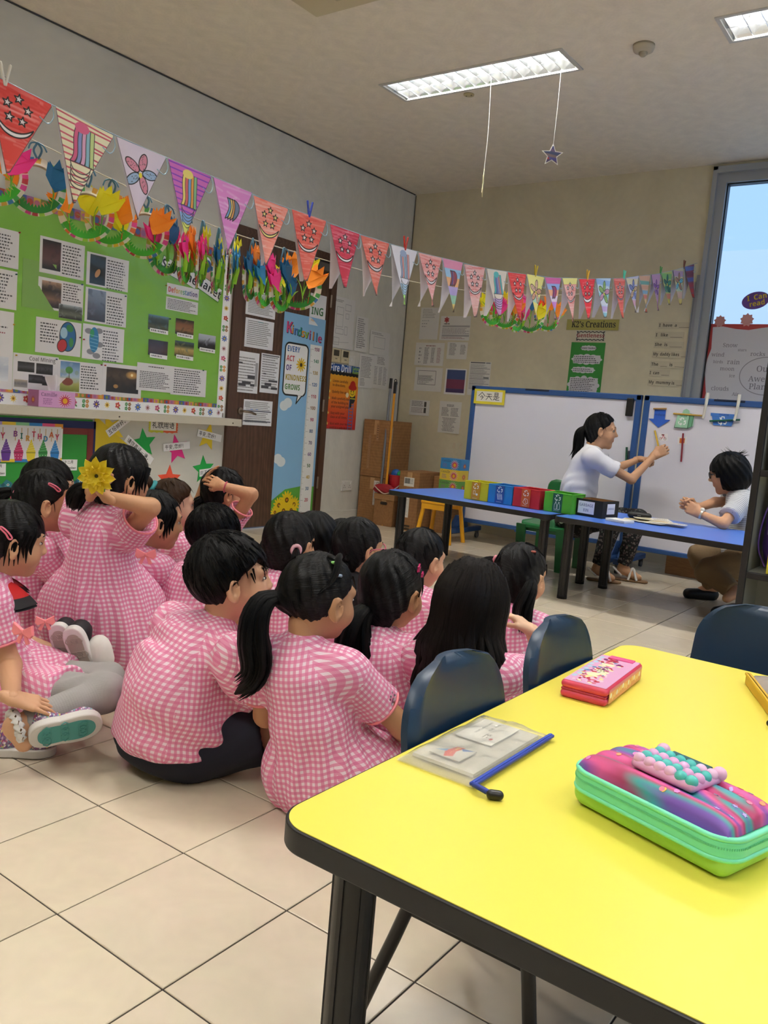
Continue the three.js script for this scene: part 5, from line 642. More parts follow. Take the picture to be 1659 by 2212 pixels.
// ---------- shelf at the right edge
{
  const t = thing('bookshelf', 'tall grey open bookshelf with black edges at the right picture edge', 'shelf', [3.735, 0, 2.5]), mk = M('#1a1a1b', 0.5), mg = M('#8f9188', 0.6), W = 0.95, D = 0.3, H = 1.75;
  for (const x of [0.014, W - 0.014]) { obj('side_panel', box(0.026, H, D - 0.02, x, H / 2, -D / 2 - 0.01), mg, t); obj('edge_strip', at(rbox(0.03, H, 0.022, 0.004), x, H / 2, -0.011), mk, t); }
  obj('outer_panel', box(0.004, H, D - 0.02, -0.002, H / 2, -D / 2 - 0.01), mk, t); obj('back_panel', box(W - 0.05, H, 0.01, W / 2, H / 2, -D + 0.005), mg, t);
  for (const y of [0.05, 0.4, 0.865, 1.3, H - 0.02]) { obj('shelf_board', box(W - 0.056, 0.024, D - 0.03, W / 2, y - 0.014, -D / 2 - 0.008), mg, t); obj('edge_strip', at(rbox(W - 0.056, 0.03, 0.02, 0.004), W / 2, y - 0.015, -0.011), mk, t); }
  const y = thing('storage_box', 'yellow storage box on the lower shelf at the right edge', 'box', [3.94, 0.4, 2.38]); obj('body', at(rbox(0.2, 0.13, 0.2, 0.006), 0, 0.065, 0), M('#d8cc3a', 0.5), y); obj('rim', at(rbox(0.206, 0.016, 0.206, 0.004), 0, 0.128, 0), M('#e0d65a', 0.5), y);
  const pb = thing('purple_folder', 'purple bag hanging inside the shelf above the yellow box', 'bag', [3.835, 0.4, 2.32]); const g = new THREE.SphereGeometry(1, 28, 20), P = g.attributes.position; for (let i = 0; i < P.count; i++) { const x = P.getX(i), yy = P.getY(i), z = P.getZ(i); P.setXYZ(i, x * 0.045 * (1.1 - yy * 0.4) * (1 + 0.2 * noise(x * 2, yy * 3, z * 2)), 0.21 + yy * 0.2, z * 0.07); } g.computeVertexNormals(); obj('body', g, M('#4a2f7a', 0.55), pb); obj('patch', at(rbox(0.05, 0.1, 0.012, 0.004), 0.0, 0.22, 0.072, -0.1), M('#8a7aa8', 0.6), pb); obj('cord', tube([[-0.01, 0.4, 0], [-0.05, 0.25, 0.06], [-0.055, 0.1, 0.07], [-0.02, 0.02, 0.06]], 0.004, 24, 6), M('#5a3a8c', 0.5), pb);
  const bx = thing('storage_box', 'brown box on the upper shelf at the right edge', 'box', [3.9, 0.865, 2.36]); obj('body', at(rbox(0.2, 0.22, 0.2, 0.005), 0, 0.11, 0), M('#7a5f58', 0.6), bx); obj('lid', at(rbox(0.206, 0.03, 0.206, 0.004), 0, 0.205, 0), M('#86695f', 0.6), bx);
}
// ---------- things on the yellow table
const YT = 0.48;
{
  // clear zip pouch
  const t = thing('zip_pouch', 'clear zip pouch with blue zip and name label on the yellow table', 'pencil pouch', [4.02, YT, 5.434], 0.0);
  const W = 0.126, L = 0.248, th = 0.017, n = 18, m = 30, P = [], I = [], U = [];
  for (const s of [1, 0]) for (let j = 0; j <= m; j++) for (let i = 0; i <= n; i++) { const u = i / n, v = j / m, e = min(1, 6 * min(u, 1 - u, v * 2, (1 - v) * 2)); P.push((u - 0.5) * W, 0.002 + s * (0.002 + th * e ** 0.6 * (0.75 + 0.4 * noise(u * 4, v * 6, 2)) + 0.003 * noise(u * 9, v * 14, 7) * e), (v - 0.5) * L); U.push(u, v); }
  const q = (n + 1) * (m + 1); for (let j = 0; j < m; j++) for (let i = 0; i < n; i++) { const a = j * (n + 1) + i, b = a + n + 1; I.push(a, b, a + 1, a + 1, b, b + 1, q + a, q + a + 1, q + b, q + a + 1, q + b + 1, q + b); }
  const g = new THREE.BufferGeometry(); g.setAttribute('position', new THREE.Float32BufferAttribute(P, 3)); g.setAttribute('uv', new THREE.Float32BufferAttribute(U, 2)); g.setIndex(I); g.computeVertexNormals();
  const net = dtex(64, (u, v) => ((u * 16) % 1 < 0.2 || (v * 16) % 1 < 0.2 ? 1 : 0.3)); net.repeat.set(4, 8);
  obj('film', g, M('#f4f3ee', 0.14, { transmission: 0.8, thickness: 0, bumpMap: net, bumpScale: 0.0003 }), t);
  obj('zip', at(rbox(0.01, 0.005, L + 0.004, 0.002), W / 2 - 0.002, 0.008, 0), M('#1f3a9c', 0.5), t); obj('zip_teeth', [box(0.003, 0.0014, L, W / 2 - 0.002, 0.0108, 0)], M('#2f4fb8', 0.4), t);
  const pu = obj('zip_cord', tube([[W / 2, 0.008, L / 2], [W / 2 + 0.012, 0.01, L / 2 + 0.006], [W / 2 + 0.026, 0.006, L / 2 + 0.003]], 0.004, 12, 8), M('#23389a', 0.5), t); obj('puller', at(new THREE.CapsuleGeometry(0.0065, 0.01, 6, 14), W / 2 + 0.034, 0.007, L / 2 + 0.004, 0, 0.5, PI / 2), M('#15151a', 0.4), pu);
  obj('lining', box(W * 0.8, 0.005, L * 0.82, -0.004, 0.006, -0.005), M('#cfccc0', 0.6), t);
  const lp = print(0.062, 0.095, (c, w, h) => { R(c, '#f4f3ee', 0, 0, 100, h); c.save(); c.translate(96, 6); c.rotate(PI / 2); T(c, 'Lower Kinder Garten', 6, 70, 10, '#333', 'sans-serif', 'left', 'normal'); T(c, 'Name : Jia En', 6, 50, 10, '#333', 'sans-serif', 'left', 'normal'); han(c, '说二', 82, 26, 15, '#333'); C(c, '#c8303a', 112, 16, 7, 4); c.restore(); }, 1800); obj('name_label', at(sheet(0.062, 0.095, lp, { curl: 0.001 }), -0.012, 0.0105, -0.05, -PI / 2), pmat(lp, 0.35), t);
  const mp = print(0.05, 0.05, (c, w, h) => { R(c, '#c9c7be', 0, 0, 100, h); poly(c, [[40, 10], [64, 6], [56, 44], [66, 80], [46, 96], [30, 60]], '#d8362c'); poly(c, [[44, 14], [56, 12], [46, 52], [52, 84]], '#e8a02c'); poly(c, [[58, 14], [96, 6], [70, 30]], '#2f6fc0'); poly(c, [[30, 40], [4, 70], [34, 60]], '#5a9ad0'); }, 1800); obj('printed_mark', at(sheet(0.05, 0.05, mp, { curl: 0.0005 }), -0.01, 0.0105, 0.058, -PI / 2, 0, 0), pmat(mp, 0.35), t);
}
{
  // pink double-sided pencil case
  const t = thing('pink_pencil_case', 'pink box pencil case with a printed floral lid on the yellow table', 'pencil case', [4.035, YT, 4.975], 0.06), W = 0.088, L = 0.235, H = 0.034, mp = M('#d84060', 0.4);
  obj('lower_shell', at(rbox(W, H * 0.47, L, 0.008, 3), 0, H * 0.235, 0), mp, t); obj('upper_shell', at(rbox(W, H * 0.47, L, 0.008, 3), 0, H * 0.75, 0), mp, t); obj('seam', at(rbox(W - 0.003, 0.004, L - 0.003, 0.002), 0, H * 0.49, 0), M('#b83050', 0.5), t);
  const lp = print(W * 0.96, L * 0.97, (g, w, h) => { R(g, '#e9b0d8', 0, 0, 100, h); const r0 = ['#b82f44', '#f4efc0', '#8a3f7a', '#f0d0e0', '#6f8fc0', '#c8324a', '#f2e6a0', '#e0748a']; for (let i = 0; i < 130; i++) C(g, r0[floor(rnd() * 8)], 20 + 44 * rnd() + 10 * sin(i), h * (0.06 + 0.88 * rnd()), rr(3, 9), rr(3, 8), rr(0, 3)); for (let i = 0; i < 16; i++) C(g, '#f6f0c8', rr(34, 58), h * rr(0.3, 0.7), rr(6, 12), rr(6, 11)); smallPrint(g, 36, h * 0.42, 26, 5, 8, '#5f5a44', 0.5); for (let i = 0; i < 9; i++) C(g, '#bcd4ec', 6 + rr(0, 6), h * (0.1 + i * 0.09), 6, 10); }, 1600);
  obj('printed_lid', at(remap(new THREE.PlaneGeometry(W * 0.9, L * 0.96), lp), 0, H * 0.986, 0, -PI / 2), pmat(lp, 0.25), t);
  const sp = print(L * 0.9, H * 0.8, (g, w, h) => { R(g, '#e0906a', 0, 0, 100, h); R(g, '#d060a0', 0, 0, 100, h * 0.24); for (let i = 0; i < 16; i++) C(g, i % 3 ? '#f0c890' : '#f6f0f0', 6 + i * 5.8, h * rr(0.4, 0.8), 2.4, 2.4); }, 1600); obj('printed_side', at(remap(new THREE.PlaneGeometry(L * 0.9, H * 0.8), sp), W / 2 + 0.0007, H / 2, 0, 0, PI / 2), pmat(sp, 0.3), t);
  obj('clasp', at(rbox(0.006, 0.016, 0.05, 0.002), -W / 2 - 0.002, H * 0.5, -0.02), M('#3a3f4a', 0.4), t); obj('pink_tab', at(rbox(0.05, 0.003, 0.02, 0.0015), 0.004, H + 0.0004, -L / 2 + 0.014), M('#e05590', 0.35), t);
}
{
  // mint and purple moulded pencil case with a bubble-popper panel
  const t = thing('mint_pencil_case', 'mint green zip pencil case with purple bubbled lid in front', 'pencil case', [4.315, YT, 5.47], -0.3), W = 0.225, D = 0.12;
  obj('tray', at(new RoundedBoxGeometry(W, 0.04, D, 6, 0.018), 0, 0.02, 0), M('#a2dc60', 0.5), t);
  obj('zip_band', [at(ext(rrect(W + 0.004, D + 0.004, 0.03), 0.016, 0.003), 0, 0.03, 0, -PI / 2)], M('#6fe0b8', 0.45), t);
  obj('piping', [0.026, 0.05].map((y) => tube(rrect(W + 0.006, D + 0.006, 0.032).getSpacedPoints(60).slice(0, -1).map((p) => V(p.x, y, p.y)), 0.0035, 160, 8, true)), M('#7fecc6', 0.4), t);
  const zz = rrect(W + 0.011, D + 0.011, 0.034).getSpacedPoints(230), tooth = box(0.0028, 0.0026, 0.0016); const im = new THREE.InstancedMesh(tooth, M('#5cc9a0', 0.45), zz.length); im.name = 'zip_teeth'; const mt = new THREE.Matrix4(); zz.forEach((p, i) => im.setMatrixAt(i, mt.makeTranslation(p.x * 0.992, 0.04, p.y * 0.992))); im.userData.kind = 'stuff'; t.add(im);
  // lid: puffy ridges along x
  const n = 80, m = 60, P = [], I = [], U = [], Cc = [], a = new THREE.Color(), tones = ['#2f8f9a', '#8a4fb0', '#e05a9a', '#b03a6a', '#3fa8a8', '#7a55b8'].map((c) => new THREE.Color(c));
  for (let j = 0; j <= m; j++) for (let i = 0; i <= n; i++) { const u = i / n * 2 - 1, v = j / m * 2 - 1, e = (1 - abs(u) ** 6) ** 0.35 * (1 - abs(v) ** 5) ** 0.4, rid = abs(sin((v + 1) * 3.5 * PI / 2 * 1.15)) ** 0.55; const y = 0.05 + e * (0.016 + 0.008 * rid); P.push(u * (W / 2 - 0.004), max(0.05, y), v * (D / 2 - 0.004)); U.push(i / n, j / m); const k = (noise(u * 1.4, v * 2.6, 3) * 0.8 + 0.5 + u * 0.1 + 0.18 * sin(v * 9)) * 5; const f = clamp(k, 0, 4.999), c0 = floor(f); a.copy(tones[c0]).lerp(tones[c0 + 1], f - c0); Cc.push(a.r, a.g, a.b); }
  for (let j = 0; j < m; j++) for (let i = 0; i < n; i++) { const q = j * (n + 1) + i, b = q + n + 1; I.push(q, b, q + 1, q + 1, b, b + 1); }
  const g = new THREE.BufferGeometry(); g.setAttribute('position', new THREE.Float32BufferAttribute(P, 3)); g.setAttribute('uv', new THREE.Float32BufferAttribute(U, 2)); g.setAttribute('color', new THREE.Float32BufferAttribute(Cc, 3)); g.setIndex(I); g.computeVertexNormals();
  obj('lid', g, M('#ffffff', 0.5, { vertexColors: true }), t);
  const pk = obj('popper_panel', at(new RoundedBoxGeometry(0.09, 0.012, 0.066, 4, 0.006), 0.0, 0.077, 0.0), M('#e0a8d0', 0.45), t), bub = new THREE.SphereGeometry(0.0078, 16, 12);
  const cb = ['#f0c0e0', '#58c8c0', '#e8b0dc', '#4fc0b8', '#f2c6e4']; for (let i = 0; i < 6; i++) for (let j = 0; j < 4; j++) { const o = obj('bubble', bub, M(cb[(j + (i > 3 ? 1 : 0)) % 5], 0.42), pk); o.position.set(-0.037 + i * 0.0148, 0.083, 0.024 - j * 0.0142); }
  for (const x of [-0.04, 0.04]) obj('bubble', at(new THREE.SphereGeometry(0.009, 16, 12), x, 0.083, -0.031), M('#f0c0e0', 0.42), pk); obj('window_strip', at(rbox(0.056, 0.004, 0.011, 0.0015), 0, 0.084, -0.031), M('#2f5a52', 0.2), pk);
  const cs = ['#f0c85a', '#e88ad0', '#9ad8e8', '#f090b0', '#c8b0f0', '#f2a070']; for (let k = 0; k < 46; k++) { let u = rr(-0.95, 0.95), v = rr(-0.9, 0.9); if (abs(u) < 0.5 && abs(v) < 0.66) continue; const i = Math.round((u + 1) / 2 * n), j = Math.round((v + 1) / 2 * m), q = j * (n + 1) + i, nn = V(g.attributes.normal.getX(q), g.attributes.normal.getY(q), g.attributes.normal.getZ(q)); const sh = k % 4 === 0 ? shape2(star(0.0042, 0.5)) : k % 4 === 1 ? shape2(star(0.004, 0.9, 3)) : k % 4 === 2 ? rrect(0.007, 0.0045, 0.002) : shape2(star(0.0036, 0.95, 8)); const o = obj('charm_print', ext(sh, 0.0006), M(cs[k % 6], 0.35), t); o.position.set(P[q * 3], P[q * 3 + 1], P[q * 3 + 2]); o.quaternion.setFromUnitVectors(V(0, 0, 1), nn); o.rotateZ(rr(0, 6)); }
}
{
  const t = thing('zip_pouch', 'clear zip pouch with yellow zip at the right picture edge', 'pencil pouch', [4.35, YT, 4.79], 0.42), W = 0.13, L = 0.25, mY = M('#c99a1c', 0.45);
  const g = new THREE.BoxGeometry(W, 0.02, L, 12, 2, 20), P = g.attributes.position; for (let i = 0; i < P.count; i++) { const x = P.getX(i), y = P.getY(i), z = P.getZ(i), e = min(1, 7 * min(W / 2 - abs(x), L / 2 - abs(z)) / W); P.setY(i, y > 0 ? 0.018 + 0.01 * e + 0.003 * noise(x * 60, z * 40, 2) : 0.001); } g.computeVertexNormals();
  obj('film', g, M('#cfc4c0', 0.25, { transmission: 0.45, thickness: 0 }), t); obj('gusset', [at(rbox(0.008, 0.024, L + 0.004, 0.003), -W / 2, 0.012, 0), at(rbox(W, 0.02, 0.006, 0.002), 0, 0.01, L / 2)], mY, t); obj('zip', at(rbox(0.012, 0.006, L + 0.012, 0.002), -W / 2 + 0.001, 0.021, 0), M('#d8aa24', 0.45), t);
  obj('contents', [at(rbox(W * 0.7, 0.008, L * 0.7, 0.003), 0.005, 0.008, 0)], M('#a88a98', 0.7), t);
  const c = obj('zip_cord', tube([[-W / 2, 0.01, L / 2], [-W / 2 + 0.01, 0.006, L / 2 + 0.014], [-W / 2 - 0.005, 0.008, L / 2 + 0.02]], 0.0035, 10, 8), mY, t); obj('puller', at(new THREE.CapsuleGeometry(0.006, 0.011, 6, 14), -W / 2 - 0.012, 0.008, L / 2 + 0.016, 0, -0.3, PI / 2), M('#1c1818', 0.4), c);
}

// ---------- the two lines across the room: pennants on one, paper flower crowns on the other
const BX = (z, off = 0) => 2.258 + (5.164 - z) * 0.0708 + off, BYAW = 1.5002;
const FL = [[1.794, 5.267, 1.769, 5.077], [1.769, 5.068, 1.744, 4.877], [1.744, 4.869, 1.735, 4.686], [1.733, 4.679, 1.723, 4.502], [1.723, 4.494, 1.715, 4.319], [1.708, 4.314, 1.701, 4.14], [1.705, 4.124, 1.704, 3.935], [1.697, 3.914, 1.696, 3.736], [1.694, 3.732, 1.698, 3.544], [1.697, 3.535, 1.704, 3.349], [1.702, 3.339, 1.712, 3.161], [1.713, 3.157, 1.723, 2.993], [1.719, 2.981, 1.735, 2.8], [1.734, 2.786, 1.753, 2.597], [1.752, 2.59, 1.774, 2.406], [1.778, 2.402, 1.793, 2.215], [1.794, 2.207, 1.822, 2.027], [1.824, 2.012, 1.856, 1.836], [1.855, 1.812, 1.89, 1.614], [1.895, 1.602, 1.931, 1.404], [1.937, 1.365, 1.968, 1.197], [1.97, 1.187, 2.019, 1.003], [2.02, 0.996, 2.056, 0.817], [2.061, 0.802, 2.095, 0.652], [2.102, 0.637, 2.151, 0.455], [2.157, 0.437, 2.209, 0.257], [2.22, 0.233, 2.273, 0.062]];
tag(obj('bunting_string', tube([[BX(6.2), 1.95, 6.2], [BX(5.6), 1.845, 5.6], ...FL.map((f) => [BX((f[1] + f[3]) / 2), (f[0] + f[2]) / 2 + 0.001, (f[1] + f[3]) / 2]), [2.628, 2.29, 0.012]], 0.0016, 160, 6), M('#8fa9b8', 0.5)), 'thin blue ribbon line carrying the coloured pennants across the room', 'string');
// pennant art, 100 wide
const scribble = (g, c, x0, y0, x1, y1, n, lw, al) => { g.globalAlpha = al; for (let i = 0; i < n; i++) { const y = rr(y0, y1); poly(g, [[rr(x0, x1), y], [rr(x0, x1), y + rr(-6, 6)]], null, c, lw); } g.globalAlpha = 1; };
const art = {
  moon: (bg, st, x = {}) => (g, w, h) => { R(g, bg, 0, 0, 100, h); scribble(g, x.dark ?? '#c8201c', 0, 0, 100, h * 0.6, 40, 3, 0.16); scribble(g, '#ffffff', 0, 0, 100, h, 40, 3, 0.16); if (x.top) R(g, x.top, 0, 0, 100, h * 0.14); for (let k = 0; k < 5; k++) { const a = -PI / 2 + k * 2 * PI / 5; poly(g, star(8.5).map((q) => [50 + cos(a) * 16 + q[0] * 0.85, h * 0.255 + sin(a) * 16 - q[1] * 0.85]), st, '#222', 1.6); } g.beginPath(); g.arc(50, h * 0.34, 28, 0.1 * PI, 0.9 * PI); g.quadraticCurveTo(50, h * 0.62, 50 + 28 * cos(0.1 * PI), h * 0.34 + 28 * sin(0.1 * PI)); g.fillStyle = x.moon ?? '#f2f0f2'; g.fill(); g.strokeStyle = '#222'; g.lineWidth = 1.8; g.stroke(); },
  bands: (bg, cs) => (g, w, h) => { R(g, bg, 0, 0, 100, h); cs.forEach((c, i) => { g.globalAlpha = 0.75; poly(g, [[0, h * i / cs.length], [100, h * (i + 0.4) / cs.length], [100, h * (i + 1.1) / cs.length], [0, h * (i + 0.8) / cs.length]], c); }); g.globalAlpha = 1; },
  column: (bg, cs, st, low) => (g, w, h) => { R(g, bg, 0, 0, 100, h); if (st) for (let i = 0; i < 14; i++) poly(g, [[0, h * i / 14 + 3], [100, h * i / 14 + rr(2, 9)]], null, st, 2.4); if (low) low.forEach((c, i) => R(g, c, 0, h * (0.62 + i * 0.38 / low.length), 100, h * 0.4 / low.length)); for (let k = 0; k < 5; k++) { g.beginPath(); g.moveTo(36 + k * 6, h * 0.1); g.bezierCurveTo(30 + k * 8, h * 0.3, 44 + k * 5, h * 0.4, 34 + k * 8, h * 0.52); g.lineTo(41 + k * 8, h * 0.52); g.bezierCurveTo(50 + k * 5, h * 0.4, 38 + k * 8, h * 0.3, 43 + k * 6, h * 0.1); g.fillStyle = cs[k % cs.length]; g.fill(); g.strokeStyle = '#333'; g.lineWidth = 1.1; g.stroke(); } C(g, cs[0], 46, h * 0.1, 12, 8); for (let k = 0; k < 5; k++) { g.beginPath(); g.arc(52, h * 0.5 + k * 7, 17 - k, 0.1, 3); g.strokeStyle = '#444'; g.lineWidth = 1.3; g.stroke(); } },
  orchid: (bg, c1, c2, band) => (g, w, h) => { R(g, bg, 0, 0, 100, h); (band ?? []).forEach((c, i) => { g.globalAlpha = 0.7; poly(g, [[0, h * i / band.length], [100, h * (i + 0.5) / band.length], [100, h * (i + 1.3) / band.length], [0, h * (i + 0.8) / band.length]], c); g.globalAlpha = 1; }); for (let k = 0; k < 5; k++) { const a = -PI / 2 + k * 2 * PI / 5 + 0.2, x = 50 + cos(a) * 19, y = h * 0.36 + sin(a) * 19; g.save(); g.translate(x, y); g.rotate(a); C(g, '#222', 0, 0, 16, 8.5); C(g, k % 2 ? c1 : c2, 0, 0, 14.2, 7); for (let i = 0; i < 14; i++) R(g, '#444', rr(-11, 11), rr(-5, 5), 2, 0.8); g.restore(); } C(g, '#e8d83a', 50, h * 0.39, 3.4, 4.6); },
  mane: (bg, cs, band) => (g, w, h) => { R(g, bg, 0, 0, 100, h); scribble(g, '#ffffff', 0, 0, 100, h, 30, 4, 0.2); (band ?? []).forEach((c, i) => { g.globalAlpha = 0.8; R(g, c, 0, h * i / band.length, 100, h / band.length + 1); g.globalAlpha = 1; }); for (let k = 0; k < 4; k++) { g.beginPath(); g.moveTo(38 + k * 6, h * 0.2); g.bezierCurveTo(66 + k * 4, h * 0.22, 62 + k * 4, h * 0.4, 36 + k * 7, h * 0.5); g.bezierCurveTo(40 + k * 6, h * 0.4, 52 + k * 4, h * 0.34, 38 + k * 6, h * 0.2); g.fillStyle = cs[k % cs.length]; g.fill(); g.strokeStyle = '#333'; g.lineWidth = 1.8; g.stroke(); } },
};
const rbw = ['#e88ab0', '#8fc4e8', '#f0b070', '#b0a0e0', '#90d0b0', '#f0d878'];
const FA = [[art.moon('#dd4a42', '#e6dfe2'), 'red pennant with white crescent and stars, nearest the camera'], [art.column('#efe9c8', ['#d8648a', '#8a9ad0', '#e0a8c8', '#8fc0d0', '#c8d890'], '#c85a6a'), 'cream pennant striped in red crayon with a banded figure'], [art.orchid('#ded2e4', '#9ab4d4', '#d48aa0'), 'pale lavender pennant with a large pink and blue orchid'], [art.column('#d070c0', ['#e8d87a', '#d86a6a', '#78a8d8', '#e8a050', '#8ac090'], '#8a4ac0', ['#8ab0e0', '#d8e070', '#f08050']), 'purple and rainbow pennant with a banded figure and orange tip'], [art.mane('#dc8cd0', ['#7fb0d8', '#e8d080', '#e0a060', '#6f7f9c']), 'orchid pink pennant with a small striped mane drawing'], [art.moon('#ee9a8c', '#f0e08c', { moon: '#f0e08c', dark: '#e02a10' }), 'orange-red pennant with yellow crescent and yellow stars'], [art.moon('#e0695c', '#e8ddd8'), 'salmon pennant with white crescent, pinned by a blue peg'], [art.moon('#c83a52', '#efe6e8', { dark: '#a01030' }), 'crimson pennant with white crescent and stars'], [art.moon('#e27a6c', '#d8d2d4', { moon: '#d8d6dc' }), 'coral pennant with grey-white crescent, right of the crimson one'], [art.column('#e6e4ee', ['#a0b0d0', '#e0a0a0', '#a8c8d8'], null, ['#b0d0e8', '#a0e070']), 'white pennant with thin pencil figure, pinned by a red peg'], [art.moon('#eaa8a6', '#ece6e8'), 'pale pink pennant with crescent, right of the red peg'], [art.mane('#d8c8d8', ['#a04a5a', '#7a6ab0', '#c86a8a'], rbw), 'rainbow-banded pennant with a dark mane drawing, left one'], [art.moon('#eab8b8', '#f2eef0'), 'very pale pink pennant with crescent above the paper crowns'], [art.column('#e6dcd0', ['#5fc0c0', '#6a80c0', '#a8a0d0', '#d89090'], null, ['#c8a8e0', '#d8a8e0']), 'beige pennant with turquoise top and purple tip'], [art.moon('#e84a48', '#f0e4e6', { moon: '#e8e6ea' }), 'bright red pennant with crescent over the far paper crowns'], [art.orchid('#eee48a', '#d8a080', '#e0b8a0', ['#f0e890', '#f0e48a', '#a8d8d8', '#f0e080', '#f0c8d8']), 'yellow pennant with a brown orchid, pinned by a yellow peg'], [art.mane('#e0a8c8', ['#b03a6a', '#7a4a9a', '#d86a8a'], ['#d85aa0', '#8ab8f0', '#f0b078', '#e8e0f0', '#d080d8', '#6ab8e0', '#e8d0e8']), 'pink and blue banded pennant with a maroon mane drawing'], [art.moon('#f2b4ac', '#f0e8ea', { top: '#f0e890' }), 'pale salmon pennant with a yellow top band and crescent'], [art.moon('#f03a44', '#f0e0d0', { moon: '#f6f2f4' }), 'vivid red pennant with crescent, pinned by a yellow peg'], [art.orchid('#cfe0f4', '#d8a0c0', '#9ac070', ['#8ab0e8', '#e8f0f8', '#90d8d0', '#e8e8f0', '#c8a0e0', '#80d0e8']), 'white and blue pennant with pink and green orchid'], [art.moon('#ee7466', '#f0e8e8'), 'coral red pennant with narrow crescent, beside the teal peg'], [art.orchid('#d8d0e0', '#e0b890', '#8a90c8', ['#f0dca0', '#d8d0e8', '#9aa8e0', '#e8a0b8', '#e8e0d0']), 'pale yellow and lilac pennant with blue orchid'], [art.bands('#d8b090', ['#e0a888', '#5aa8a0', '#d89a78', '#70b0d8', '#d86a5a', '#f0d080', '#60a8d8', '#c86050']), 'brown and teal striped pennant near the window'], [art.orchid('#c090b0', '#9a5aa8', '#8a4a98'), 'dusky mauve pennant with purple orchid near the window'], [art.orchid('#b8b860', '#3f8a5a', '#2f6a50', ['#6ab060', '#c8c870', '#3f7a6a', '#d86a6a', '#d8c860']), 'green pennant with dark green orchid near the window'], [art.orchid('#c8b890', '#6ab0c0', '#b07a5a', ['#b080b0', '#d8c880', '#a8c8b0', '#d8a8a0', '#d8c870']), 'yellow and mauve pennant with teal orchid, second from the last'], [art.bands('#8a4a5a', ['#5a7ab8', '#7a3a48', '#5a6ab0', '#a83a40', '#b83a38', '#b8302c']), 'dark red and blue pennant, last one by the window frame']];
FL.forEach((f, i) => {
  const w = hypot(f[1] - f[3], f[0] - f[2]) * 1.003, h = 0.238 + 0.012 * sin(i * 2.3), zc = (f[1] + f[3]) / 2;
  const t = thing('pennant', FA[i][1], 'pennant', [BX(zc), (f[0] + f[2]) / 2, zc], BYAW); t.rotation.z = atan2(f[2] - f[0], f[1] - f[3]);
  const side = (p, tilt, sgn, bend) => {
    const n = 8, m = 14, P = [], U = [], I = [];
    for (let j = 0; j <= m; j++) for (let k = 0; k <= n; k++) { const v = j / m, u = k / n - 0.5, hw = w * (1 - v) + 0.001; const x = u * hw + bend * v * v * 0.5 * w, y = -h * v; P.push(x, y, sgn * (0.0015 + tilt * h * v ** 1.3) + 0.008 * sin(u * 3 + i) * v * 1.2); U.push(0.5 + u * hw / w, 1 - v); }
    for (let j = 0; j < m; j++) for (let k = 0; k < n; k++) { const a = j * (n + 1) + k, b = a + n + 1; I.push(a, b, a + 1, a + 1, b, b + 1); }
    const g = new THREE.BufferGeometry(); g.setAttribute('position', new THREE.Float32BufferAttribute(P, 3)); g.setAttribute('uv', new THREE.Float32BufferAttribute(U, 2)); g.setIndex(I); g.computeVertexNormals(); return p ? remap(g, p) : g;
  };
  const px = i < 8 ? 900 : 600, p = print(w, h, (g, W, H) => { FA[i][0](g, W, H); poly(g, [[0, 0], [50, H], [100, 0]], null, '#5a5054', 1.4); }, px);
  const bend = (i > 8 ? 0.12 : 0) * sin(i * 1.9 + 1) + (i === 26 ? 0.2 : 0);
  obj('front_sheet', side(p, i < 7 ? 0.03 : 0.1, 1, bend), pmat(p, 0.7), t); obj('back_sheet', side(null, i < 7 ? 0.06 : 0.22 + 0.06 * sin(i * 3.1), -1, -bend * 0.5), M('#e4e2ea', 0.75, { transmission: 0.25, thickness: 0 }), t);
  obj('ribbon_knot', tube([[w / 2 - 0.004, 0.002, 0], [w / 2 + 0.006, -0.03, 0.006], [w / 2 - 0.01, -0.06, 0.012], [w / 2 - 0.035, -0.05, 0.008]], 0.0018, 12, 5), M('#9fbccb', 0.4), t);
});
function peg(label, x, y, z, c, turn = BYAW) { const t = thing('clothes_peg', label, 'clothes peg', [x, y, z], turn, 'clothes pegs'), m = M(c, 0.45); for (const s of [-1, 1]) obj('arm', at(rbox(0.007, 0.062, 0.008, 0.003), s * 0.0075, 0.01, 0, 0, 0, -s * 0.22), m, t); obj('spring', new THREE.TorusGeometry(0.004, 0.0014, 6, 14), M('#8f8f92', 0.3, { metalness: 0.8 }), t); }
[[5.215, 1.795, '#d8d3c9', 'white peg on the nearest red pennant'], [4.03, 1.717, '#3344a8', 'blue peg on a salmon pennant'], [3.435, 1.712, '#b82a1c', 'red peg on the white pencil-figure pennant'], [2.31, 1.80, '#c9b020', 'yellow peg on the yellow pennant'], [1.71, 1.885, '#d8a418', 'yellow peg on the vivid red pennant'], [1.215, 1.975, '#4ac8a8', 'teal peg beside the coral red pennant'], [0.65, 2.105, '#3f8a3a', 'green peg between mauve and green pennants'], [0.245, 2.225, '#7a3f24', 'brown wooden peg near the window frame']].forEach(([z, y, c, l]) => peg(l, BX(z), y, z, c));
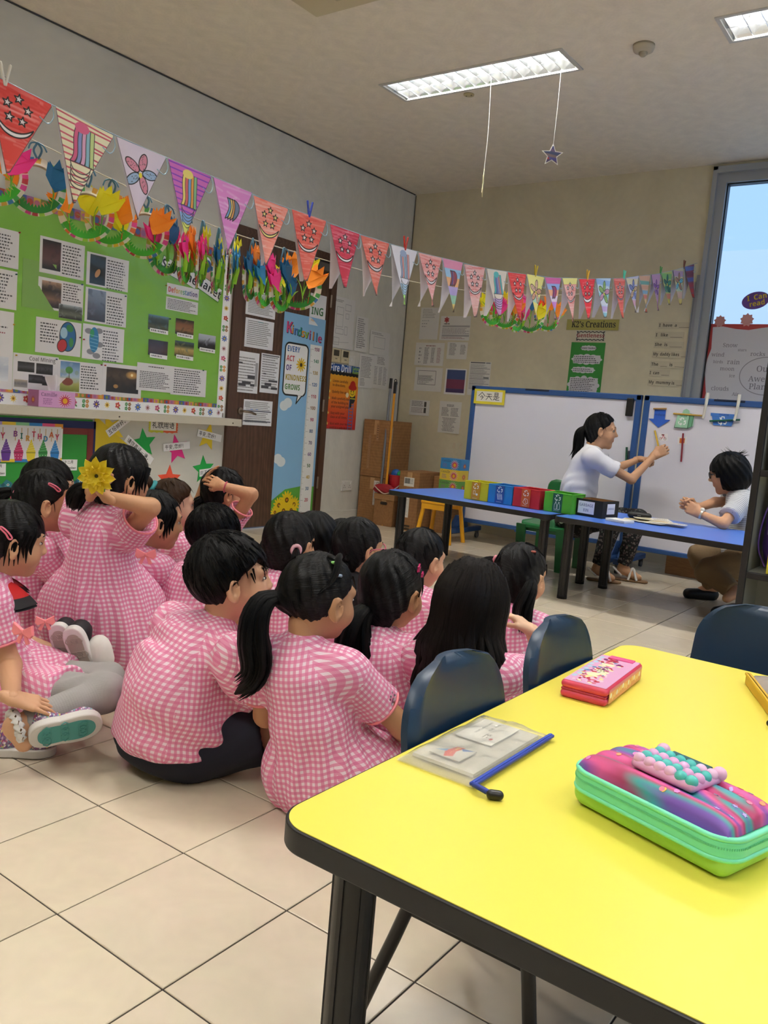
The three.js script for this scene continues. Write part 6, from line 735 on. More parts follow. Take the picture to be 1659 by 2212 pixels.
// second line
tag(obj('hanging_line', tube([[BX(6, -0.15), 1.83, 6], [BX(5.061, -0.15), 1.702, 5.061], [BX(4.735, -0.15), 1.65, 4.735], [BX(4.33, -0.15), 1.6, 4.334], [BX(3.715, -0.15), 1.593, 3.715], [BX(3.375, -0.15), 1.598, 3.375], [BX(2.58, -0.15), 1.655, 2.58], [BX(1.56, -0.15), 1.81, 1.563], [2.47, 2.16, 0.012]], 0.0017, 140, 6), M('#d8d2bc', 0.6)), 'thin white line on which the paper flower crowns hang', 'string');
const lineY = (z) => { const k = [[6, 1.83], [5.061, 1.702], [4.735, 1.65], [4.334, 1.6], [3.715, 1.593], [3.375, 1.598], [2.58, 1.655], [1.563, 1.81], [0, 2.16]]; for (let i = 0; i < 8; i++) if (z <= k[i][0] && z >= k[i + 1][0]) return lerp(k[i + 1][1], k[i][1], (z - k[i + 1][0]) / (k[i][0] - k[i + 1][0])); return 1.7; };
const TC = { o: '#ff9420', y: '#f0e612', p: '#f0308c', b: '#156a9c', r: '#f4541c', t: '#1f86b8' };
const tulipShape = shape2([[-0.016, -0.012], [-0.036, 0.012], [-0.041, 0.052], [-0.024, 0.038], [-0.015, 0.064], [0, 0.042], [0.015, 0.064], [0.024, 0.038], [0.041, 0.052], [0.036, 0.012], [0.016, -0.012], [0, -0.026]]);
const tulipGeo = (() => { const g = ext(tulipShape, 0.0012), P = g.attributes.position; for (let i = 0; i < P.count; i++) { const x = P.getX(i); P.setZ(i, P.getZ(i) + 0.014 * (1 - abs(x) / 0.041)); } g.computeVertexNormals(); return g; })();
const tulipBack = tulipGeo.clone().scale(0.9, 1.08, 1).translate(0, 0.003, -0.012);
const leafGeo = (() => { const g = sweep([[0, 0, 0], [0.008, 0.03, 0.006], [0.024, 0.062, 0.012], [0.05, 0.086, 0.012]], (t) => 0.0095 * (1 - t) ** 0.6 + 0.0006, 10, 8, 0.22); return g; })();
const grassGeo = (() => { // fringe of paper grass following the lower half of the ring
  const pts = []; const n = 26; for (let i = 0; i <= n; i++) { const a = PI * (1.16 + 0.68 * i / n); pts.push([cos(a) * 0.092, sin(a) * 0.092]); } for (let i = n; i >= 0; i--) { const a = PI * (1.16 + 0.68 * i / n), r = i % 2 ? 0.054 + 0.008 * sin(i * 3) : 0.074; pts.push([cos(a) * r, sin(a) * r]); } return ext(shape2(pts), 0.0012); })();
const ringGeo = (() => { const n = 72, P = [], I = [], U = []; const pr = [[0.072, 0], [0.076, -0.001], [0.082, -0.008], [0.094, -0.012], [0.1, -0.01], [0.101, -0.008], [0.094, -0.0105], [0.082, -0.0065], [0.076, 0.0005]]; for (let i = 0; i <= n; i++) { const a = i / n * 2 * PI; pr.forEach(([r, z], k) => { const fl = k > 2 && k < 7 ? 0.0012 * (i % 2 ? 1 : -1) : 0; P.push(cos(a) * r, sin(a) * r, z + fl); U.push(k < 6 ? (k / 5) : (9 - k) / 5, i / n); }); } const q = pr.length; for (let i = 0; i < n; i++) for (let k = 0; k < q; k++) { const a = i * q + k, b = i * q + (k + 1) % q; I.push(a, b, a + q, b, b + q, a + q); } const g = new THREE.BufferGeometry(); g.setAttribute('position', new THREE.Float32BufferAttribute(P, 3)); g.setAttribute('uv', new THREE.Float32BufferAttribute(U, 2)); g.setIndex(I); g.computeVertexNormals(); return g; })();
const rimTex = [0, 1, 2].map((s) => { const [c, g] = canvas(32, 256); R(g, '#efe6d4', 0, 0, 32, 256); const k = ['#e8622c', '#a8d83a', '#2f78c0', '#e83a9a', '#f0c020', '#3fae4a', '#c8303a', '#e8a83a']; for (let i = 0; i < 26; i++) { const q = (i * 5 + s * 3) % 8; g.globalAlpha = 0.85; if ((i + s) % 4) R(g, k[q], 12, i * 10, 20, 8); } return ctex(c); });
function crown(label, z, y, yaw, cols, s = 1, dx = 0) {
  const t = thing('paper_wreath', label, 'paper crown', [BX(z, -0.15 + dx), y + 0.03, z], yaw, 'paper flower crowns on the line'); s *= 0.86; t.scale.setScalar(s); const k = floor(rnd() * 3);
  obj('plate_ring', ringGeo, M('#ffffff', 0.75, { map: rimTex[k] }), t);
  obj('plate_back', at(new THREE.RingGeometry(0.07, 0.099, 56), 0, 0, -0.013), M('#c9b498', 0.8), t);
  const gr = obj('grass_fringe', grassGeo, M(k ? '#3fae2c' : '#2f8a34', 0.6), t); gr.position.z = 0.004;
  const n = cols.length; [...cols].forEach((c, i) => {
    const u = n > 1 ? i / (n - 1) * 2 - 1 : 0, x = u * 0.066 + rr(-0.006, 0.006), yy = 0.02 + 0.045 * (1 - u * u) + rr(-0.012, 0.012), zz = 0.012 + (i % 2) * 0.009, tilt = -u * 0.35 + rr(-0.12, 0.12);
    const f = obj('tulip', tulipGeo, M(TC[c], 0.55), t); f.position.set(x, yy, zz); f.rotation.z = tilt; f.scale.setScalar(1.22);
    obj('back_petals', tulipBack, M(TC[c], 0.55), f);
    obj('stem', sweep([[x, yy - 0.015, zz], [x * 0.9, yy * 0.4 - 0.02, zz - 0.002], [x * 0.75, -0.07, 0.008]], () => 0.0034, 8, 6, 0.4), M(c === 'o' ? '#c8561c' : '#8fc43a', 0.6), t);
    for (const sd of [-1, 1]) { if (i % 2 && sd > 0) continue; const l = obj('leaf', leafGeo, M((i + sd) % 2 ? '#9ad636' : '#5fae34', 0.55), t); l.position.set(x * 0.82, -0.055 + rr(0, 0.02), 0.012); l.scale.set(sd, rr(0.8, 1.15), 1); l.rotation.z = -u * 0.3; }
  });
  const top = (lineY(z) - y - 0.03) / s; obj('ribbon', [tube([[0, 0.098, -0.008], [-0.012, 0.098 + (top - 0.098) * 0.5, -0.004], [0, top, 0]], 0.0042, 12, 6), tube([[0.004, 0.096, -0.008], [0.014, 0.098 + (top - 0.098) * 0.55, 0], [0, top, 0]], 0.0042, 12, 6), tube([[0, top, 0], [0.02, top - 0.012, 0.01], [0.03, top - 0.03, 0.012]], 0.003, 8, 5), tube([[0, top, 0], [-0.022, top - 0.008, 0.008], [-0.03, top - 0.028, 0.01]], 0.003, 8, 5)], M('#5f93ad', 0.35, { transmission: 0.3, thickness: 0 }), t);
}
const FACE = 0.75;
crown('paper crown with pink tulip cut off by the left picture edge', 5.15, 1.54, FACE, 'pp');
crown('paper crown with one orange and one blue tulip, far left', 5.03, 1.538, FACE + 0.35, 'ob');
crown('paper crown with yellow and orange tulips, left of an overlapping pair', 4.862, 1.497, FACE + 0.1, 'oy');
crown('paper crown with big orange tulip and wide white legs of paper', 4.775, 1.497, FACE - 0.1, 'yo');
crown('paper crown with tall orange tulip and a yellow one at its left', 4.646, 1.484, FACE - 0.15, 'yo');
crown('paper crown with pink and blue tulips turning away', 4.557, 1.443, 1.75, 'pbp');
crown('paper crown seen edge-on with pink and orange tulips', 4.47, 1.425, 2.2, 'por');
crown('paper crown seen edge-on with pink tulips left of the yellow one', 4.405, 1.424, 2.35, 'pyp');
crown('paper crown seen edge-on with a yellow tulip', 4.33, 1.416, 2.3, 'byb');
crown('paper crown seen edge-on with blue tulips above the door edge', 4.26, 1.42, 2.45, 'tyb');
crown('paper crown with blue and orange tulips above the door', 4.165, 1.415, 2.1, 'bot');
crown('paper crown with bright blue tulip leaning towards the camera', 4.09, 1.40, 1.95, 'tpb');
crown('paper crown with pink tulip beside dark blue ones above the door', 4.0, 1.395, 1.8, 'pbb');
crown('paper crown facing the camera with orange and yellow tulips on the door', 3.905, 1.428, FACE - 0.2, 'yoyo', 1.08);
crown('far paper crown with orange and pink tulips, leftmost of the far five', 2.46, 1.55, 1.3, 'yrp');
crown('far paper crown with yellow tulips and thick green grass', 2.33, 1.552, FACE, 'pyo');
crown('far paper crown with pale plate back showing, third of the far five', 2.2, 1.55, 1.5, 'opp');
crown('far paper crown with dark green grass and orange tulips', 2.06, 1.565, FACE - 0.1, 'oby');
crown('far paper crown with rust tulips, rightmost of the far five', 1.86, 1.6, FACE + 0.2, 'roo');
// stars hung from the lamp
{
  const pn = cutout(star(0.066, 0.45), 0.003), a = thing('hanging_star', 'cream paper star hanging edge-on on a white thread from the lamp', 'paper star', [1.9, 2.4, 2.015], 0.0); const b = obj('star_board', at(cutout(star(0.085, 0.42), 0.003), 0, 0, -0.0015), M('#e8e2b0', 0.6), a); b.rotation.y = 2.05; obj('thread', tube([[0, 0.085, 0], [0.002, 0.3, 0], [0, 0.6, 0.02]], 0.0014, 20, 5), M('#e8e6e0', 0.7), a);
  const c = thing('hanging_star', 'dark violet striped paper star hanging on a white thread from the lamp', 'paper star', [2.318, 2.53, 1.972], FACE - 0.1); const pr = print(0.13, 0.13, (g, w, h) => { ['#3a3a6a', '#5a4a6a', '#2f3a5a', '#6a5a5a', '#3f3f78', '#4a3a5a', '#33335f'].forEach((q, i) => poly(g, [[0, i * 15], [100, i * 15 + 14], [100, i * 15 + 30], [0, i * 15 + 16]], q)); C(g, '#a03a3a', 30, 74, 6); }, 900);
  obj('star_board', pn, M('#e6e3dc', 0.7), c).position.z = -0.004; obj('star_print', at(cutout(star(0.056, 0.44), 0.001, pr), 0, 0, 0.0002), pmat(pr), c); obj('thread', tube([[0, 0.064, 0], [0.002, 0.25, 0], [0, 0.47, 0.0]], 0.0014, 20, 5), M('#e8e6e0', 0.7), c);
}

// ---------- figures: smooth fields of limbs and ellipsoids, meshed by surface nets
function nets(f, lo, hi, h) {
  const n = [0, 1, 2].map((i) => Math.ceil((hi[i] - lo[i]) / h) + 2), [nx, ny, nz] = n, G = new Float32Array(nx * ny * nz), id = new Int32Array(nx * ny * nz).fill(-1), P = [], I = [];
  for (let k = 0, o = 0; k < nz; k++) for (let j = 0; j < ny; j++) for (let i = 0; i < nx; i++, o++) G[o] = f(lo[0] + i * h, lo[1] + j * h, lo[2] + k * h);
  const sx = 1, sy = nx, sz = nx * ny, cn = [0, sx, sy, sx + sy, sz, sx + sz, sy + sz, sx + sy + sz], ed = [[0, 1], [0, 2], [0, 4], [1, 3], [1, 5], [2, 3], [2, 6], [3, 7], [4, 5], [4, 6], [5, 7], [6, 7]];
  for (let k = 0; k < nz - 1; k++) for (let j = 0; j < ny - 1; j++) for (let i = 0; i < nx - 1; i++) {
    const o = i + j * sy + k * sz; let m = 0; for (let c = 0; c < 8; c++) if (G[o + cn[c]] < 0) m |= 1 << c; if (m === 0 || m === 255) continue;
    let x = 0, y = 0, z = 0, q = 0;
    for (const [a, b] of ed) { if (((m >> a) & 1) === ((m >> b) & 1)) continue; const ga = G[o + cn[a]], t = ga / (ga - G[o + cn[b]]); x += (a & 1) + t * ((b & 1) - (a & 1)); y += ((a >> 1) & 1) + t * (((b >> 1) & 1) - ((a >> 1) & 1)); z += (a >> 2) + t * ((b >> 2) - (a >> 2)); q++; }
    id[o] = P.length / 3; P.push(lo[0] + (i + x / q) * h, lo[1] + (j + y / q) * h, lo[2] + (k + z / q) * h);
  }
  for (let k = 1; k < nz - 1; k++) for (let j = 1; j < ny - 1; j++) for (let i = 1; i < nx - 1; i++) {
    const o = i + j * sy + k * sz, s = G[o] < 0;
    for (const [d, u, v] of [[sx, sy, sz], [sy, sz, sx], [sz, sx, sy]]) if (s !== G[o + d] < 0) { const a = id[o], b = id[o - u], c = id[o - u - v], e = id[o - v]; if (a < 0 || b < 0 || c < 0 || e < 0) continue; s ? I.push(a, b, c, a, c, e) : I.push(a, c, b, a, e, c); }
  }
  const g = new THREE.BufferGeometry(); g.setAttribute('position', new THREE.Float32BufferAttribute(P, 3)); g.setIndex(I); g.computeVertexNormals(); return g;
}
const smin = (a, b, k) => { const h = max(k - abs(a - b), 0) / k; return min(a, b) - h * h * k * 0.25; };
// a limb (tapered capsule, flat-ended where cap is set) or an ellipsoid
const limb = (a, b, ra, rb, k = 0.02, cap = false) => { const A = a.isVector3 ? a : va(a), B = b.isVector3 ? b : va(b), D = B.clone().sub(A), L2 = max(1e-9, D.lengthSq()), L = sqrt(L2); return { k, lo: [0, 1, 2].map((i) => min(A.getComponent(i) - ra, B.getComponent(i) - rb)), hi: [0, 1, 2].map((i) => max(A.getComponent(i) + ra, B.getComponent(i) + rb)), d: (x, y, z) => { const px = x - A.x, py = y - A.y, pz = z - A.z, u = (px * D.x + py * D.y + pz * D.z) / L2, t = u < 0 ? 0 : u > 1 ? 1 : u, q = cap && u > 1 ? u : t; const d = hypot3(px - D.x * q, py - D.y * q, pz - D.z * q) - ra - (rb - ra) * t; return cap && u > 1 ? max(d, (u - 1) * L) : d; } }; };
const hypot3 = (x, y, z) => sqrt(x * x + y * y + z * z);
const ell = (c, r, k = 0.02, rot = null) => { const C0 = c.isVector3 ? c : va(c), R = max(...r), q = rot ? new THREE.Quaternion().setFromEuler(new THREE.Euler(...rot)).invert() : null, v = V(); return { k, lo: [C0.x - R, C0.y - R, C0.z - R], hi: [C0.x + R, C0.y + R, C0.z + R], d: (x, y, z) => { v.set(x - C0.x, y - C0.y, z - C0.z); if (q) v.applyQuaternion(q); const k0 = hypot3(v.x / r[0], v.y / r[1], v.z / r[2]), k1 = hypot3(v.x / r[0] ** 2, v.y / r[1] ** 2, v.z / r[2] ** 2); return k1 < 1e-9 ? -min(...r) : k0 * (k0 - 1) / k1; } }; };
function surf(pr, h, o = {}) {
  const lo = [1e9, 1e9, 1e9], hi = [-1e9, -1e9, -1e9], pad = (o.pad ?? 0.015) + h * 2; for (const p of pr) if (!p.sub) for (let i = 0; i < 3; i++) { lo[i] = min(lo[i], p.lo[i] - pad); hi[i] = max(hi[i], p.hi[i] + pad); }
  if (o.floor !== undefined) lo[1] = max(lo[1], o.floor - 2 * h);
  return nets((x, y, z) => { let d = 1e3; for (const p of pr) { if (x < p.lo[0] - 0.09 || x > p.hi[0] + 0.09 || y < p.lo[1] - 0.09 || y > p.hi[1] + 0.09 || z < p.lo[2] - 0.09 || z > p.hi[2] + 0.09) continue; const e = p.d(x, y, z); d = p.sub ? -smin(-d, e, p.k) : d > 900 ? e : smin(d, e, p.k); } if (d > 900) return 0.1; if (o.disp && d < 0.05) d += o.disp(x, y, z); if (o.floor !== undefined) d = max(d, o.floor - y); return o.clip ? o.clip(x, y, z, d) : d; }, lo, hi, h);
}
// uv: each triangle takes the frame of the nearest bone; u runs round the bone, v along it, both in metres over period
function clothUV(g, bones, period) {
  g = g.toNonIndexed(); const P = g.attributes.position, U = new Float32Array(P.count * 2), c = V(), p = V(), t = V(), e1 = V(), e2 = V();
  for (const b of bones) { b.D = b.b.clone().sub(b.a); b.L = b.D.length(); b.n = b.D.clone().normalize(); b.x = V().crossVectors(b.n, abs(b.n.z) < 0.9 ? V(0, 0, 1) : V(1, 0, 0)).normalize(); b.y = V().crossVectors(b.n, b.x); b.N = max(1, Math.round(2 * PI * b.r / period)); }
  for (let i = 0; i < P.count; i += 3) {
    c.set(0, 0, 0); for (let k = 0; k < 3; k++) c.add(p.fromBufferAttribute(P, i + k)); c.divideScalar(3);
    let best = null, bd = 1e9; for (const b of bones) { t.copy(c).sub(b.a); const s = clamp(t.dot(b.n), b.lo ?? 0, b.L), d = t.addScaledVector(b.n, -s).length() / b.r; if (d < bd) { bd = d; best = b; } }
    if (best.flat) { t.copy(c).sub(best.a); const fz = t.dot(best.x), fx = t.dot(best.y), sd = abs(fx) > 1.25 * abs(fz); e1.fromBufferAttribute(P, i + 1).sub(p.fromBufferAttribute(P, i)); e2.fromBufferAttribute(P, i + 2).sub(p); e1.cross(e2).normalize(); const up = abs(e1.dot(best.n)) > 0.82; for (let k = 0; k < 3; k++) { t.fromBufferAttribute(P, i + k).sub(best.a); U[(i + k) * 2] = (sd && !up ? t.dot(best.x) + 0.3 : t.dot(best.y)) / period; U[(i + k) * 2 + 1] = (up ? t.dot(best.x) : t.dot(best.n)) / period; } continue; }
    let u0 = 0; for (let k = 0; k < 3; k++) { t.fromBufferAttribute(P, i + k).sub(best.a); let u = atan2(t.dot(best.y), t.dot(best.x)) / (2 * PI) * best.N; if (k === 0) u0 = u; else { if (u - u0 > best.N / 2) u -= best.N; if (u0 - u > best.N / 2) u += best.N; } U[(i + k) * 2] = u; U[(i + k) * 2 + 1] = t.dot(best.n) / period; }
  }
  g.setAttribute('uv', new THREE.BufferAttribute(U, 2)); return g;
}
// --- materials of the figures
const gingham = (() => { const [c, g] = canvas(64, 64); R(g, '#f6dfe8', 0, 0, 64, 64); g.globalAlpha = 0.62; R(g, '#de6d9c', 0, 0, 32, 64); R(g, '#de6d9c', 0, 0, 64, 32); g.globalAlpha = 1; return ctex(c); })();
const weave = dtex(64, (u, v) => 0.5 + 0.2 * sin(u * 16 * PI) + 0.2 * sin(v * 16 * PI) + 0.1 * (rnd() - 0.5));
const mGing = M('#ffffff', 0.82, { map: gingham, bumpMap: weave, bumpScale: 0.0003, sheen: 0.15, sheenRoughness: 0.6 }), mTrim = M('#f08a92', 0.7);
const strandTex = (() => { const a = Array.from({ length: 512 }, () => rnd()); return dtex(32, (u, v) => { const w = u * 512 + 2 * sin(v * 2 * PI), i = floor(w), f = w - i; return 0.25 + 0.5 * lerp(a[(i + 512) % 512], a[(i + 513) % 512], f) + 0.1 * sin(v * 2 * PI + a[(i + 512) % 512] * 6); }, false, 1024); })();
const hairMat = (c) => M(c, 0.4, { bumpMap: strandTex, bumpScale: 0.0016, clearcoat: 0, specularIntensity: 0.4 });
const mHair = hairMat('#040303'), mBrown = hairMat('#36210f');
const skinMat = {}; const skin = (c) => skinMat[c] ??= M(c, 0.55, { vertexColors: true, sheen: 0.2, sheenRoughness: 0.5 });
function paint(g, f) { const P = g.attributes.position, C0 = new Float32Array(P.count * 3); for (let i = 0; i < P.count; i++) { const c = f ? f(P.getX(i), P.getY(i), P.getZ(i)) : [1, 1, 1]; C0.set(c, i * 3); } g.setAttribute('color', new THREE.BufferAttribute(C0, 3)); g.deleteAttribute('uv'); return g; }
// --- head: +z is the face, about 0.2 tall for a child
function headGeo(adult) {
  const j = adult ? 1 : 0, pr = [ell([0, 0.022, -0.012], [0.0735, 0.082, 0.088], 0.02), ell([0, -0.03, 0.022], [0.057 - 0.002 * j, 0.066 + 0.006 * j, 0.062], 0.03), ell([0.034, -0.034, 0.046], [0.028, 0.028, 0.03], 0.025), ell([-0.034, -0.034, 0.046], [0.028, 0.028, 0.03], 0.025), limb([0, -0.082 - 0.012 * j, 0.058], [0, -0.078 - 0.012 * j, 0.052], 0.017, 0.02, 0.03), limb([0, 0.006, 0.079], [0, -0.022, 0.0925 + 0.004 * j], 0.006, 0.0095, 0.016), ell([0.0095, -0.026, 0.086], [0.0075, 0.006, 0.009], 0.008), ell([-0.0095, -0.026, 0.086], [0.0075, 0.006, 0.009], 0.008),
    limb([-0.015, -0.0515, 0.0775], [0.015, -0.0515, 0.0775], 0.0048, 0.0048, 0.008), limb([-0.012, -0.0585, 0.0775], [0.012, -0.0585, 0.0775], 0.0055, 0.0055, 0.006), limb([-0.04, 0.022, 0.066], [-0.012, 0.022, 0.077], 0.008, 0.008, 0.02), limb([0.012, 0.022, 0.077], [0.04, 0.022, 0.066], 0.008, 0.008, 0.02), limb([0, -0.05, -0.02], j ? [0, -0.118, -0.026] : [0, -0.14, -0.033], 0.036 + 0.01 * j, 0.037 + 0.004 * j, 0.03)];
  for (const s of [-1, 1]) { pr.push({ ...ell([s * 0.031, 0.004, 0.083], [0.015, 0.008, 0.012], 0.01), sub: true }); pr.push(ell([s * 0.079, -0.012, -0.006], [0.0085, 0.03, 0.019], 0.006, [0, s * 0.5, s * -0.12])); pr.push({ ...ell([s * 0.0865, -0.008, -0.0005], [0.006, 0.018, 0.0095], 0.004, [0, s * 0.5, 0]), sub: true }); pr.push(ell([s * 0.0785, -0.036, -0.001], [0.0065, 0.008, 0.008], 0.006)); }
  return paint(surf(pr, adult ? 0.0036 : 0.0032, { pad: 0.004 }), (x, y, z) => { const m = z > 0.066 && y < -0.046 && y > -0.066 && abs(x) < 0.022 ? 1 - abs(x) / 0.03 : 0, ch = z > 0.03 ? max(0, 1 - hypot(abs(x) - 0.04, y + 0.03) / 0.03) * 0.18 : 0; return [1, 1 - 0.42 * m - ch * 0.6, 1 - 0.36 * m - ch * 0.5]; });
}
const HEAD = [headGeo(false), headGeo(true)];
const eyeGeo = ell2([0.0118, 0.0042, 0.0055]), irisGeo = ell2([0.0056, 0.0046, 0.0045]), browGeo = sweep([[-0.016, 0, 0], [0, 0.005, 0.004], [0.017, 0, -0.003]], (t) => 0.0022 * sin(PI * (0.15 + 0.7 * t)), 8, 6, 0.6);
function ell2(r) { return new THREE.SphereGeometry(1, 18, 12).scale(...r); }
// --- hands: wrist at the origin, fingers along +y, palm towards +z, thumb on +x; adult size
function handGeo(c, sp = 1) {
  const pr = [], base = [[-0.031, 0.078, 0.056], [-0.0105, 0.086, 0.071], [0.0105, 0.088, 0.078], [0.031, 0.084, 0.07]];
  base.forEach(([x, y, L], i) => {
    pr.push(limb([x * 0.55, 0.0, 0], [x, y - 0.004, 0], 0.0145, 0.0115, 0.014));
    let p = V(x, y - 0.004, 0), a = 0; const r = i ? 0.0088 : 0.0078, side = x * 0.0035 / 0.03 * 8 * sp;
    [0.45, 0.31, 0.24].forEach((f, k) => { a += c * (k ? 1.05 : 0.75) + (i - 1.5) * 0.03; const d = V(side * (k ? 0.3 : 1), cos(a), sin(a)).normalize(), q = p.clone().addScaledVector(d, L * f); pr.push({ ...limb(p, q, r - k * 0.0009, r - 0.0009 - k * 0.0009, 0.0035), fin: 1 }); p = q; });
  });
  pr.push(limb([0.016, 0.014, 0.004], [0.044, 0.046, 0.012], 0.015, 0.0115, 0.014)); pr.push(limb([0.044, 0.046, 0.012], [0.05 - c * 0.012, 0.072, 0.02 + c * 0.02], 0.0105, 0.0095, 0.005)); pr.push(limb([0.05 - c * 0.012, 0.072, 0.02 + c * 0.02], [0.048 - c * 0.03, 0.094, 0.026 + c * 0.034], 0.0095, 0.0075, 0.004));
  pr.push(limb([0, -0.03, 0], [0, 0.012, 0], 0.0205, 0.021, 0.02));
  return paint(surf(pr, 0.0028, { pad: 0.002 }), (x, y, z) => (y > 0.125 ? [1, 0.93, 0.92] : [1, 1, 1]));
}
const HANDS = { flat: handGeo(0.16), relaxed: handGeo(0.42, 0.6), grip: handGeo(0.95, 0.4) };
function hand(kind, wrist, dir, palm, right, s) { // finger direction, palm normal
  const y = dir.clone().normalize(), z = palm.clone().addScaledVector(y, -palm.dot(y)).normalize(), x = V().crossVectors(y, z), g = HANDS[kind].clone();
  if (!right) { g.scale(-1, 1, 1); const ix = g.index.array; for (let i = 0; i < ix.length; i += 3) { const t = ix[i]; ix[i] = ix[i + 1]; ix[i + 1] = t; } g.computeVertexNormals(); }
  g.scale(s, s, s); return g.applyMatrix4(new THREE.Matrix4().makeBasis(x, y, z).setPosition(wrist));
}
// --- hair
function hairUV(g, axis, c = [0, 0.02, -0.012], n = 3) {
  g = g.toNonIndexed(); const P = g.attributes.position, U = new Float32Array(P.count * 2), a = va(axis).normalize(), x = V().crossVectors(a, abs(a.y) < 0.9 ? V(0, 1, 0) : V(1, 0, 0)).normalize(), y = V().crossVectors(a, x), t = V();
  for (let i = 0; i < P.count; i += 3) { let u0; for (let k = 0; k < 3; k++) { t.fromBufferAttribute(P, i + k).sub(va(c)); let u = atan2(t.dot(y), t.dot(x)) / (2 * PI); if (k === 0) u0 = u; else { if (u - u0 > 0.5) u -= 1; if (u0 - u > 0.5) u += 1; } U[(i + k) * 2] = u * n; U[(i + k) * 2 + 1] = Math.acos(clamp(t.dot(a) / t.length(), -1, 1)) / PI; } }
  g.setAttribute('uv', new THREE.BufferAttribute(U, 2)); return g;
}
function cap(o) { // scalp hair: an ellipsoid shell, open over the face; o.fr height of the fringe, o.r thickness, o.low how far it hangs
  const r = o.r ?? 0.009, low = o.low ?? -0.1, pr = [ell([0, 0.022, -0.013], [0.0735 + r, 0.082 + r, 0.0885 + r], 0.03)];
  if (o.nape !== 0) pr.push(ell([0, -0.052, -0.036], [0.05 + r * 0.5, 0.055, 0.042 + r * 0.5], 0.05));
  if (o.bob) { pr.push(ell([0, -0.03, -0.022], [0.081 + r * 0.6, 0.085, 0.078 + r], 0.05)); }
  for (const b of o.bumps ?? []) pr.push(ell(b.slice(0, 3), b.slice(3, 6), 0.02));
  const sl = o.slope ?? 0.9, z0 = o.z0 ?? 0.072;
  return surf(pr, o.h ?? 0.004, { pad: 0.006, disp: (x, y, z) => { const az = atan2(x, z + 0.013); return 0.0016 * sin(az * 17 + 9 * y * 10 + (o.sd ?? 0)) + 0.003 * noise(x * 30, y * 14, z * 30 + (o.sd ?? 0)); }, clip: (x, y, z, d) => {
    const face = (z - z0 - (y > -0.02 ? sl * (y - 0.07) : -0.09 * sl + (o.sl2 ?? 0.4) * (y + 0.02))) / sqrt(1 + sl * sl); let keep = face + 0.004 * sin(x * 170 + (o.sd ?? 0));
    if (o.fr !== undefined) keep = min(keep, max(o.fr + 0.01 * sin(x * 120 + (o.sd ?? 0)) * (o.rag ?? 0.5) - y, 0.8 * (abs(x) - 0.075)));
    if (o.bob) keep = min(keep, max(0.052 - abs(x), z - 0.034 + (y > -0.02 ? -0.02 : 0)));
    keep = max(keep, low + 0.006 * sin(x * 140) - y); return max(d, keep); } });
}
function locks(n, o) { // short tapered tufts lying on the scalp
  const L = [], c = V(0, 0.022, -0.013), R0 = [0.0735 + o.r, 0.082 + o.r, 0.0885 + o.r], wh = va(o.whorl ?? [0.01, 0.1, -0.05]).normalize();
  for (let i = 0; i < n; i++) {
    const a = rr(0, 2 * PI), b = rr(o.b0 ?? 0.05, o.b1 ?? 2.2), ax = V().crossVectors(wh, V(0, 0, 1)).normalize(), ay = V().crossVectors(wh, ax), dir = wh.clone().multiplyScalar(cos(b)).addScaledVector(ax, sin(b) * cos(a)).addScaledVector(ay, sin(b) * sin(a));
    const p0 = V(dir.x * R0[0], dir.y * R0[1], dir.z * R0[2]).multiplyScalar(0.985).add(c); if (o.keep && !o.keep(p0)) continue;
    const nrm = V(dir.x / R0[0], dir.y / R0[1], dir.z / R0[2]).normalize(), tg = dir.clone().multiplyScalar(cos(b)).sub(wh).normalize().multiplyScalar(1); tg.addScaledVector(nrm, -tg.dot(nrm)); tg.y -= o.drop ?? 0.25; tg.addScaledVector(V(rr(-1, 1), rr(-0.4, 0.4), rr(-1, 1)), o.mess ?? 0.35).normalize();
    const l = rr(0.6, 1.15) * o.len, q = [0, 0.4, 0.75, 1].map((t) => { const p = p0.clone().addScaledVector(tg, l * t); const e = p.clone().sub(c), s = hypot3(e.x / R0[0], e.y / R0[1], e.z / R0[2]); p.copy(c).addScaledVector(e, (1 + (o.lift ?? 0.05) * t * t - 0.01) / s); return p; });
    L.push(sweep(q, (t) => (o.w ?? 0.008) * (1 - t) ** 0.7 + 0.0003, 5, 5, 0.45));
  }
  return L.length ? merge(L) : null;
}
function tail(pts, w, o = {}) { // a gathered tail: strands fan out from the tie and hang together
  const L = [], n = o.n ?? 26, c = new THREE.CatmullRomCurve3(pts.map(va)), fr = c.computeFrenetFrames(20, false), end = o.end ?? 0.35;
  const prof = (t) => w * (0.45 + 0.75 * sin(min(1, t * 1.6) * PI / 2) - (o.taper ?? 0.75) * max(0, t - 0.5) * 1.3);
  for (let i = 0; i < n; i++) { const a = rr(0, 2 * PI), q = sqrt(rnd()) * 0.8, l = 1 - rnd() * 0.22, ph = rr(0, 6); L.push(sweep(Array.from({ length: 7 }, (_, k) => { const t = k / 6 * l, p = c.getPoint(t), j = Math.round(t * 20), s = max(0.002, prof(t)) * q * (1 + (o.spread ?? 0.3) * t), wv = (o.wave ?? 0.004) * sin(t * 7 + ph) * t; return p.addScaledVector(fr.normals[j], cos(a + t * 0.4) * s + wv).addScaledVector(fr.binormals[j], sin(a + t * 0.4) * s + wv * 0.6); }), (t) => w * 0.3 * (1 - t ** 2.5 * 0.96), 14, 6, 0.8)); }
  L.push(sweep(pts, (t) => max(0.001, prof(t) * 0.8 * (1 - max(0, t - 0.85) * 6)), 24, 22, 0.85, (aa, t) => 0.05 * sin(aa * 9 + t * 5) + 0.04 * sin(aa * 17 - t * 4)));
  return merge(L);
}
